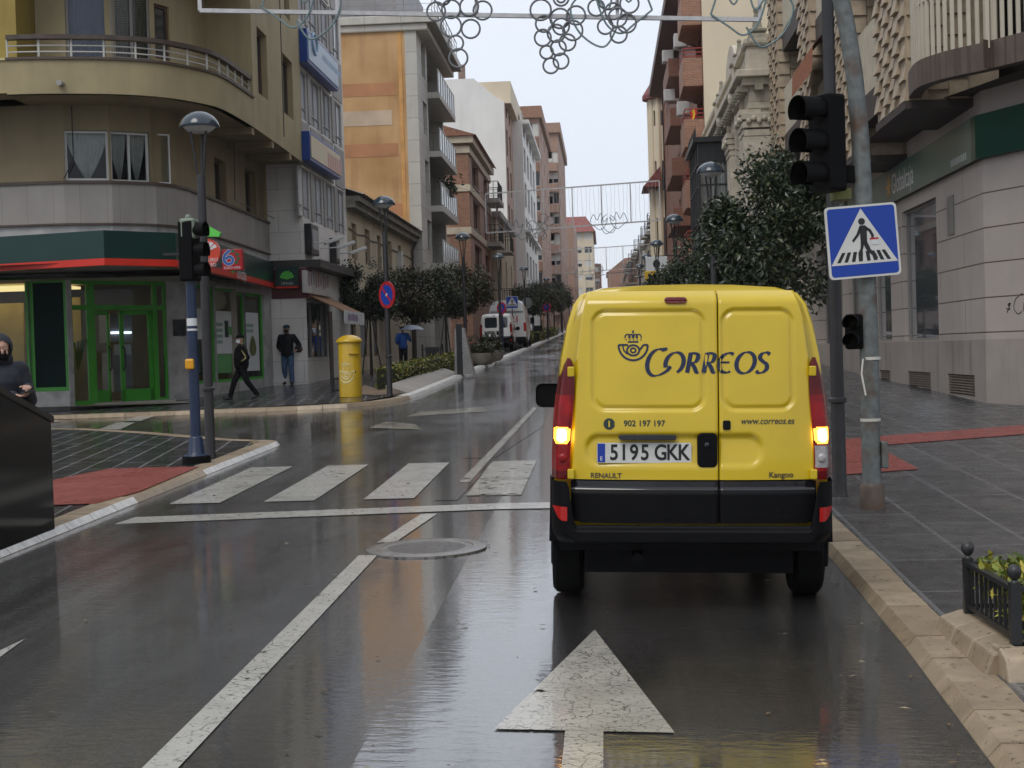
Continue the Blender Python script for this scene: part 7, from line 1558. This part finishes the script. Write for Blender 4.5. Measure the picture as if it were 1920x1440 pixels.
# ================================================================== street trees
M_BARK = mat('dark bark', (.035, .028, .022), .8, .4, 12, .4, 30)
M_STAKE = mat('tree stake', (.05, .04, .032), .7, .3, 10)
def tree(name, label, loc, trunk, cr, ch, n, ls, m, seed, group=None, stakes=0, sprigs=0, lean=(0, 0)):
    rn = random.Random(seed); t = thing(name, label, 'tree', loc, group=group); top = trunk+ch*.6
    tr = MB(); P = [(0, 0, -.05), (lean[0]*.3, lean[1]*.3, trunk*.5), (lean[0]*.7, lean[1]*.7, trunk), (lean[0], lean[1], top)]
    tr.tube(smooth_path([Vector(p) for p in P], 4), [.055-.003*i for i in range(13)], 8)
    clumps = []; nb = 22
    for k in range(nb):
        a = rn.uniform(0, 2*math.pi); e = rn.uniform(-.9, 1); rr = rn.uniform(.45, .88); c = Vector((lean[0]+cr*rr*math.cos(a)*math.sqrt(1-e*e*.8), lean[1]+cr*rr*math.sin(a)*math.sqrt(1-e*e*.8), trunk+ch*.5+ch*.42*e)); clumps.append((c, rn.uniform(.28, .5)*cr))
        s = Vector((lean[0]*.8, lean[1]*.8, trunk+ch*rn.uniform(0, .3))); tr.tube([s, s.lerp(c, .5)+Vector((0, 0, .08)), c], [.022, .014, .006], 5)
    tr.build('trunk', M_BARK, t, world=False, smooth=True)
    mb = MB(); per = n//nb
    for c, r in clumps:
        for k in range(per):
            d = Vector((rn.gauss(0, 1), rn.gauss(0, 1), rn.gauss(0, .85))); d.normalize(); p = c+d*r*rn.uniform(.35, 1.08)
            a = (d*.5+Vector((rn.gauss(0, .6), rn.gauss(0, .6), rn.gauss(-.15, .6)))).normalized(); b = a.cross(Vector((rn.gauss(0, 1), rn.gauss(0, 1), rn.gauss(0, 1)))).normalized(); s = ls*rn.uniform(.65, 1.25); n3 = a.cross(b)
            mb.add([p-a*s, p+b*s*.42-n3*s*.12, p+a*s, p-b*s*.42-n3*s*.12], [(0, 1, 2), (0, 2, 3)])
    for k in range(sprigs):
        a = rn.uniform(0, 2*math.pi); q = Vector((lean[0]+cr*.6*rn.random()*math.cos(a), lean[1]+cr*.6*rn.random()*math.sin(a), trunk+ch*.9)); u = Vector((rn.gauss(0, .12), rn.gauss(0, .12), 1)); L_ = rn.uniform(.2, .55)
        for j in range(9):
            p = q+u*L_*j/8; d = Vector((rn.gauss(0, 1), rn.gauss(0, 1), .3)).normalized(); b = d.cross(Vector((0, 0, 1))).normalized(); s = ls*.9
            mb.add([p, p+d*s+b*s*.4, p+d*s*2, p+d*s-b*s*.4], [(0, 1, 2, 3)])
    mb.build('crown', m, t, world=False)
    for k in range(stakes):
        a = rn.uniform(0, 6.28); s = MB(); s.cone((.34*math.cos(a), .34*math.sin(a), 0), (.05*math.cos(a+.6), .05*math.sin(a+.6), trunk*1.05), .024, .02, 7); s.build('stake', M_STAKE, t, world=False)
    return t
def gp(x, y, dz=.058): return Vector((x, y, gz(x, y)+dz))
GR = 'glossy evergreen trees along the right pavement'; GLf = 'clipped street trees along the left pavement'
r1 = tree('evergreen_tree', 'nearest big evergreen with upright sprigs, right beside the black traffic signal', gp(2.28, 20.2), 1.75, .90, 1.92, 17000, .047, M_DLEAF, 1, GR, sprigs=26)
r2 = tree('evergreen_tree', 'round glossy evergreen below the black gallery, just above the van roof', gp(2.02, 27.2), 1.55, .82, 1.38, 12000, .046, M_DLEAF, 2, GR, sprigs=10)
for lab, x, y, rz, sc in (('smaller evergreen left of the round one, above the van roof centre', 1.95, 35.5, 1.2, .95), ('low far evergreen beneath the second right lamp', 1.95, 44, 2.6, .95), ('farthest evergreen beside the yellow sign', 1.95, 52, 4.0, .95), ('last dark evergreen peeping over the van roof', 1.9, 61, 5.2, .9)):
    o = dup(r2, gp(x, y), rz, lab, GR); o.scale = (sc, sc, sc)
tree('evergreen_tree', 'evergreen whose leaves hang in at the top right corner', gp(4.85, 13.6), 3.55, .98, 1.5, 6000, .06, M_DLEAF, 5, GR)
def pick(px, py, dz=.078): return gnd(px, py, dz)
la = tree('street_tree', 'first dark street tree with leaning stakes behind the yellow post box', pick(697, 701), 1.75, 1.0, 1.75, 8000, .062, M_DLEAF, 7, GLf, stakes=2, sprigs=16)
lb = tree('street_tree', 'second wide street tree beside the man in blue', pick(776, 684), 1.6, 1.22, 1.75, 8000, .068, M_BLEAF, 8, GLf, sprigs=12)
for lab, px, py, rz, sc, src in (('third street tree over the clipped hedge and the litter bin', 838, 676, 1.1, 1.05, la), ('fourth bronze green street tree behind the totem', 874, 668, 2.2, 1.1, lb)):
    o = dup(src, pick(px, py), rz, lab, GLf); o.scale = (sc, sc, sc)
for lab, x, y, rz, sc, src in (('far tree just beyond the tall white van', -4.75, 92, .5, 1.0, la), ('far tree by the far no parking sign', -4.7, 99, 1.9, 1.1, la), ('far tree past the far no parking sign', -4.6, 108, 3.3, 1.1, lb), ('far tree below the brick towers', -4.5, 119, 4.4, 1.2, la), ('far tree just left of the yellow van mirror line', -4.5, 134, 5.3, 1.3, lb), ('farthest tree on the left pavement', -4.4, 152, .2, 1.4, la)):
    o = dup(src, gp(x, y, .078), rz, lab, GLf); o.scale = (sc, sc, sc)
# ================================================================== bits in the gutter
lt = MB(); rl_ = random.Random(21)
for k in range(260):
    s_ = rl_.random(); y = 5+rl_.random()**1.6*20
    x = xr(y)+rl_.choice((-1, -1, 1))*abs(rl_.gauss(.02, .10)) if s_ < .45 else (-4.5+abs(rl_.gauss(0, .15)) if s_ < .65 else rl_.uniform(-4.3, 1.3))
    on = .062 if x > xr(y)+.05 else .004
    if -.05 < x-xr(y) < .05: continue
    a = rl_.uniform(0, 6.28); r_ = rl_.uniform(.006, .02); z = gz(x, y)+on+.006
    lt.poly([(x+r_*math.cos(a)*1.6, y+r_*math.sin(a)*1.6, z), (x-r_*.5*math.sin(a), y+r_*.5*math.cos(a), z+.004), (x-r_*math.cos(a)*1.6, y-r_*math.sin(a)*1.6, z), (x+r_*.5*math.sin(a), y-r_*.5*math.cos(a), z+.002)])
lt.build('fallen_leaves', leafmat('wet fallen leaves', (.05, .03, .015), (.14, .09, .04), (.30, .24, .14)), kind='stuff')
# ================================================================== people
M_SKIN = mat('skin', (.42, .24, .17), .5, .1, 20)
M_BLKCLOTH = mat('black cloth', (.006, .006, .007), .8, .3, 14, .2, 60, spec=.15)
M_JEANS = mat('blue jeans', (.07, .13, .24), .8, .3, 9, .2, 60)
M_NAVYC = mat('navy jacket', (.010, .011, .015), .75, .3, 12, .2, 50, spec=.2)
M_BLUEC = mat('bright blue jacket', (.012, .085, .36), .6, .2, 8, .2, 40)
M_SHOE = mat('dark shoes', (.02, .018, .018), .5, .2, 10)
M_MASKW = mat('white face mask', (.66, .70, .74), .7, .05)
M_HOOD = mat('slate blue hood cloth', (.016, .019, .030), .8, .25, 14, .2, 50)
M_GOLD = mat('gold sleeve stripe', (.40, .32, .12), .6, .1)
def fuse(name, mb, m, parent, voxel=.014, rounds=3):        # overlapping tapers grown together into one skin
    o = mb.build(name, m, parent, world=False); r = o.modifiers.new('fuse', 'REMESH'); r.mode = 'VOXEL'; r.voxel_size = voxel; s = o.modifiers.new('soft', 'SMOOTH'); s.iterations = rounds; s.factor = .5
    dg = bpy.context.evaluated_depsgraph_get(); dg.update(); me = bpy.data.meshes.new_from_object(o.evaluated_get(dg)); o.modifiers.clear(); old = o.data; o.data = me; bpy.data.meshes.remove(old)
    for f in me.polygons: f.use_smooth = True
    if not me.materials: me.materials.append(m)
    return o
def limb(mb, *pr):                                          # (point, radius) pairs
    for (a, r0), (b, r1) in zip(pr, pr[1:]): mb.cone(a, b, r0, r1, 14)
    for a, r in pr: mb.ball(a, r, nu=14, nv=8)
    return mb
def V3(*a): return Vector(a)
def hand(mb, wrist, d, palm_n, curl=.6, s=1.0):             # palm, four bent fingers of their own length, thumb from the side
    d = Vector(d).normalized(); n = Vector(palm_n).normalized(); n = (n-d*n.dot(d)).normalized(); x = d.cross(n)
    w_ = Vector(wrist); k = w_+d*.085*s
    for i in range(4): mb.cone(w_+x*(.010*(i-1.5))*s, k+x*(.0205*(i-1.5))*s, .017*s, .0125*s, 10); mb.ball(k+x*.0205*(i-1.5)*s, .0125*s, nu=8, nv=6)
    for i, L_ in enumerate((.062, .072, .068, .052)):
        p = k+x*.0205*(i-1.5)*s; u = d
        for j, q in enumerate((.45, .32, .23)):
            u = (u*math.cos(curl*(.5+.5*j))+n*math.sin(curl*(.5+.5*j))).normalized(); e = p+u*L_*q*s; mb.cone(p, e, (.0100-.0012*j)*s, (.0090-.0012*j)*s, 8); mb.ball(e, (.0090-.0012*j)*s, nu=8, nv=6); p = e
    p = w_+d*.028*s-x*.03*s
    for q, u in ((.04, d*.7-x*.6+n*.25), (.03, d*.9-x*.2+n*.45)): u = u.normalized(); e = p+u*q*s; mb.cone(p, e, .0125*s, .0105*s, 8); mb.ball(e, .0105*s, nu=8, nv=6); p = e
    return mb
def face(mb, c, s=1.0, turn=0.0):                           # skull, jaw, nose, brow, ears, chin; looks along +y, turned about z
    T = lambda x, y, z: Vector(c)+Vector((x*math.cos(turn)-y*math.sin(turn), x*math.sin(turn)+y*math.cos(turn), z))*s
    mb.ball(T(0, -.012, .03), .077*s, .094*s, .092*s, 18, 12); mb.ball(T(0, .022, -.045), .058*s, .066*s, .066*s, 16, 10); mb.ball(T(0, .062, -.088), .026*s, .02*s, .02*s, 10, 7)
    mb.cone(T(0, .080, .008), T(0, .104, -.032), .009*s, .016*s, 8); mb.ball(T(0, .100, -.034), .017*s, .014*s, .012*s, 8, 6); mb.ball(T(0, .078, .026), .055*s, .016*s, .012*s, 12, 6)
    for e in (-1, 1): mb.ball(T(e*.080, -.012, -.008), .010*s, .022*s, .033*s, 8, 6); mb.ball(T(e*.04, .065, -.03), .022*s, .02*s, .02*s, 8, 6)
    mb.cone(T(0, -.02, -.05), T(0, -.03, -.17), .054*s, .06*s, 14); return T
def eyes(T, root, s=1.0):
    e = MB(); l = MB()
    for k in (-1, 1): e.ball(T(k*.030, .074, .004), .012*s, .008*s, .008*s, 10, 6); l.ball(T(k*.030, .0805, .004), .006*s, .004*s, .006*s, 8, 6)
    l.ball(T(0, .081, -.066), .026*s, .007*s, .005*s, 10, 6)
    eo = e.build('eyes', mat('eye white', (.6, .58, .55), .3), root, world=False, smooth=True); l.build('iris_and_lips', mat('dark iris and lips', (.09, .03, .025), .4), root, world=False, smooth=True)
def person(label, loc, rz, H_, J, top, legs, cap=None, mask=None, hood=None, hands=(), turn=0.0, stripes=False, belly=1.0, open_=None, lookdown=0):
    """J: joints in units of height, +y ahead"""
    t = thing('person', label, 'person', loc, rz); k = H_/1.7; q = {n: Vector(v)*k for n, v in J.items()}
    b = MB(); T = face(b, q['head'], k, turn)
    limb(b, (q['hip'], .13*k), (q['waist'], .118*k), (q['chest'], .15*k), (q['neck'], .062*k))
    for s in 'lr':
        limb(b, (q['sh'+s], .062*k), (q['el'+s], .044*k), (q['wr'+s], .030*k)); limb(b, (q['hp'+s], .085*k), (q['kn'+s], .056*k), (q['an'+s], .038*k)); limb(b, (q['an'+s], .036*k), (q['toe'+s], .03*k))
    for s, d, n, c in hands: hand(b, q['wr'+s], d, n, c, k)
    fuse('body', b, M_SKIN, t, .011, 2); eyes(T, t, k)
    j = MB(); limb(j, (q['hip']+V3(0, 0, .0), .155*k*belly), (q['waist'], .160*k*belly), (q['chest'], .178*k), (q['neck']-V3(0, 0, .04)*k, .10*k))
    j.ball(q['chest']+V3(0, 0, .06)*k, .205*k, .13*k, .13*k, 16, 10); j.ball(q['hip']-V3(0, 0, .05)*k, .172*k*belly, .14*k*belly, .10*k, 16, 8)
    for s in 'lr': limb(j, (q['sh'+s], .082*k), (q['el'+s], .068*k), (q['wr'+s].lerp(q['el'+s], .06), .050*k)); limb(j, (q['chest']+V3(0, 0, .07)*k, .11*k), (q['sh'+s], .085*k))
    if not hood: j.lathe(q['neck']-V3(0, 0, .035)*k, [(.088*k, 0), (.08*k, .05*k), (.074*k, .085*k)], 18)
    jk = fuse('jacket', j, top, t, .013, 3)
    p = MB()
    for s in 'lr': limb(p, (q['hp'+s]+V3(0, 0, .05)*k, .105*k), (q['hp'+s], .102*k), (q['kn'+s], .078*k), (q['an'+s]+V3(0, 0, .02)*k, .066*k))
    p.ball(q['hip']-V3(0, 0, .06)*k, .15*k, .12*k, .11*k, 14, 8); fuse('trousers', p, legs, t, .013, 2)
    for s in 'lr':
        f = MB(); a, e = q['an'+s], q['toe'+s]; limb(f, (a-V3(0, 0, .025)*k, .048*k), (a.lerp(e, .5)-V3(0, 0, .012)*k, .046*k), (e, .040*k)); f.ball(a-(e-a).normalized()*.035*k-V3(0, 0, .04)*k, .042*k, nu=10, nv=7); o = fuse('shoe', f, M_SHOE, t, .012, 1)
    if cap:
        c = MB(); R_ = lambda *v: T(*v); c.lathe((0, 0, 0), [(.094, .028), (.096, .055), (.082, .095), (.05, .118), (0, .124)], 20); c.v = [tuple(T(x, y*1.16-.012, z)) for x, y, z in c.v]
        n0 = len(c.v); c.loft([[tuple(T(x, y, .035-.02*(y-.09)/.07+o)) for x, y in ((-.07, .075), (-.055, .13), (0, .155), (.055, .13), (.07, .075))] for o in (0, .008)]); c.build('cap', cap, t, world=False, smooth=True)
    if mask:
        m = MB(); m.grid(lambda u, v: T(.070*math.sin(R(-80+160*u))*(1-.15*abs(v-.5)), .012+.083*math.cos(R(-80+160*u))*(1-.35*(v-.5)**2)+.012*math.exp(-((u-.5)/.13)**2)*(v < .8), -.012-.09*v), 16, 10); o = m.build('face_mask', mask, t, world=False, smooth=True)
    if hood:
        h = MB(); h.ball(T(0, -.035, .025), .118*k, .125*k, .130*k, 20, 14); h.ball(T(0, -.06, -.09), .13*k, .115*k, .10*k, 16, 10); hb = fuse('hood', h, hood, t, .014, 3); bm = bmesh.new(); bm.from_mesh(hb.data); cc = T(0, .10, -.03); kill = [v for v in bm.verts if (Vector(v.co)-T(0, .11, -.02)).length < .098*k]; bmesh.ops.delete(bm, geom=kill, context='VERTS'); bm.to_mesh(hb.data); bm.free()
    if stripes:
        s_ = MB()
        for o in (-.018, 0, .018):
            out_ = (q['shl']-q['chest']).normalized(); P = [q['shl']+V3(o, 0, .0)+V3(-.02, .0, .082)*k, q['shl'].lerp(q['ell'], .3)+V3(-.055, .035+o, 0)*k*1.0, q['ell']+V3(-.05, .047+o, .01)*k, q['ell'].lerp(q['wrl'], .6)+V3(-.05, .034+o, 0)*k]; s_.tube(smooth_path(P, 5), .008*k, 5)
        s_.build('stripes', M_GOLD, jk, world=False)
    return t
STAND = dict(head=(0, .02, 1.585), neck=(0, -.01, 1.41), chest=(0, 0, 1.25), waist=(0, 0, 1.06), hip=(0, 0, .92), shl=(-.185, 0, 1.36), shr=(.185, 0, 1.36), ell=(-.26, -.04, 1.09), elr=(.26, -.04, 1.09), wrl=(-.22, .06, .90), wrr=(.22, .06, .90), hpl=(-.085, 0, .86), hpr=(.085, 0, .86), knl=(-.095, .01, .47), knr=(.095, .01, .47), anl=(-.10, -.02, .085), anr=(.10, -.02, .085), toel=(-.115, .15, .045), toer=(.115, .15, .045))
WALK = dict(STAND, knl=(-.09, -.12, .48), anl=(-.09, -.36, .13), toel=(-.10, -.24, .05), knr=(.09, .19, .48), anr=(.09, .30, .085), toer=(.10, .46, .05), ell=(-.27, -.12, 1.10), wrl=(-.20, .06, .96), elr=(.27, -.10, 1.10), wrr=(.19, .08, .95))
p1 = gnd(455, 750, .078); h1 = (at(452, 625, p1.y).z-p1.z)
person('person walking past the bank in black tracksuit with gold sleeve stripes and white mask', p1, R(112), h1/1.02, WALK, M_BLKCLOTH, M_BLKCLOTH, cap=M_BLKCLOTH, mask=M_MASKW, stripes=True, turn=R(12), belly=1.25)
p2_ = gnd(541, 722, .078); h2 = (at(537, 607, p2_.y).z-p2_.z)
J2 = dict(STAND, anl=(-.13, .05, .085), toel=(-.15, .21, .045), knl=(-.11, .06, .47), anr=(.10, -.12, .10), toer=(.12, .03, .05), knr=(.10, -.0, .48), ell=(-.34, -.08, 1.12), wrl=(-.30, .12, .99), elr=(.28, -.06, 1.1), wrr=(.15, .12, .98))
person('person coming down the pavement in dark padded jacket, light jeans and blue cap', p2_, R(176), h2/1.02, J2, M_NAVYC, M_JEANS, cap=mat('dark blue cap', (.02, .04, .08), .7), mask=M_BLKCLOTH, hands=(('l', (.1, .9, -.2), (0, 0, -1), .7),), belly=1.12)
hb = thing('handbag', 'small brown bag tucked under the arm of the person in jeans', 'bag', p2_+Vector((.31, .02, .98*h2/1.7))); MB().ball((0, 0, 0), .12, .07, .09, 14, 9).build('bag', mat('maroon leather', (.05, .016, .014), .5, .3, 10), hb, world=False, smooth=True); MB().tube([(-.1, 0, .05), (-.05, 0, .14), (.05, 0, .14), (.1, 0, .05)], .012, 6).build('strap', M_SHOE, hb, world=False)
# hooded person behind the granite block, looking at a phone
q3 = at(2, 700, 12.55); g3 = Vector((q3.x, 12.55, gz(q3.x, 12.55)+.058)); h3 = at(14, 623, 12.55).z-g3.z
J3 = dict(STAND, head=(.03, .05, 1.545), ell=(-.24, .06, 1.08), wrl=(-.06, .34, 1.20), elr=(.25, .07, 1.12), wrr=(.10, .40, 1.13))
person('hooded person with black mask holding a phone behind the black granite block', g3, R(-128), h3/1.0, J3, M_HOOD, M_BLKCLOTH, mask=M_BLKCLOTH, hood=M_HOOD, turn=R(-18), hands=(('l', (.45, .7, .1), (.2, -.2, -1), .75), ('r', (-.35, .9, .0), (0, .1, 1), .55)))
k3 = h3/1.7; c_, s_ = math.cos(R(-128)), math.sin(R(-128)); lp = Vector((.05, .52, 1.16))*k3; ph = thing('phone', 'dark phone held flat by the hooded person', 'phone', g3+Vector((c_*lp.x-s_*lp.y, s_*lp.x+c_*lp.y, lp.z)), R(-128)); MB().obox((0, 0, 0), (.037, 0, 0), (0, .075, .012), (0, -.001, .005)).build('case', M_BLACK, ph, world=False, bevel=.004); MB().obox((0, 0, .0068), (.033, 0, 0), (0, .068, .011), (0, 0, .0005)).build('screen', mat('pale phone screen', (.20, .24, .28), .1), ph, world=False)
# man in blue under an umbrella, seen from behind
p4 = gnd(757, 691, .078); h4 = (at(745, 611, p4.y).z-p4.z)
J4 = dict(STAND, elr=(.30, .02, 1.14), wrr=(.24, .16, 1.24), ell=(-.26, -.05, 1.1), wrl=(-.22, .1, 1.0))
person('person seen from behind in bright blue jacket under the street trees', p4, R(8), h4/1.02, J4, M_BLUEC, M_NAVYC, hands=(('r', (0, .3, 1), (-1, 0, 0), 1.1),), belly=1.1, cap=M_BLKCLOTH)
k4 = h4/1.7; um = thing('umbrella', 'grey blue umbrella held over the person in blue', 'umbrella', p4+Vector((.25, .2, 1.25*k4)), R(8)); MB().cone((0, 0, -.12), (0.02, 0, .42), .009, .009, 8).build('stick', M_IRON, um, world=False)
m = MB(); m.loft([[((.5*rr*(1-.08*(i % 2)))*math.cos(R(i*22.5))+.02, .5*rr*(1-.08*(i % 2))*math.sin(R(i*22.5)), .42-.17*rr*rr-(.02 if i % 2 == 0 else 0)*rr) for i in range(16)] for rr in (1, .75, .5, .25, .03)], cap=False); m.build('canopy', mat('grey blue umbrella cloth', (.13, .16, .22), .4, .15, 4), um, world=False, smooth=True)
# ================================================================== thin rain haze over the whole street
hz = MB().box(-60, 60, -25, 600, -6, 75).build('haze', bpy.data.materials.new('rain haze'), kind='stuff')
hm = hz.data.materials[0]; hm.use_nodes = True; hm.node_tree.nodes.remove(hm.node_tree.nodes['Principled BSDF'])
pv = hm.node_tree.nodes.new('ShaderNodeVolumePrincipled'); pv.inputs['Color'].default_value = (.9, .93, .97, 1); pv.inputs['Density'].default_value = .00022; pv.inputs['Anisotropy'].default_value = .2
hm.node_tree.links.new(pv.outputs[0], hm.node_tree.nodes['Material Output'].inputs['Volume'])
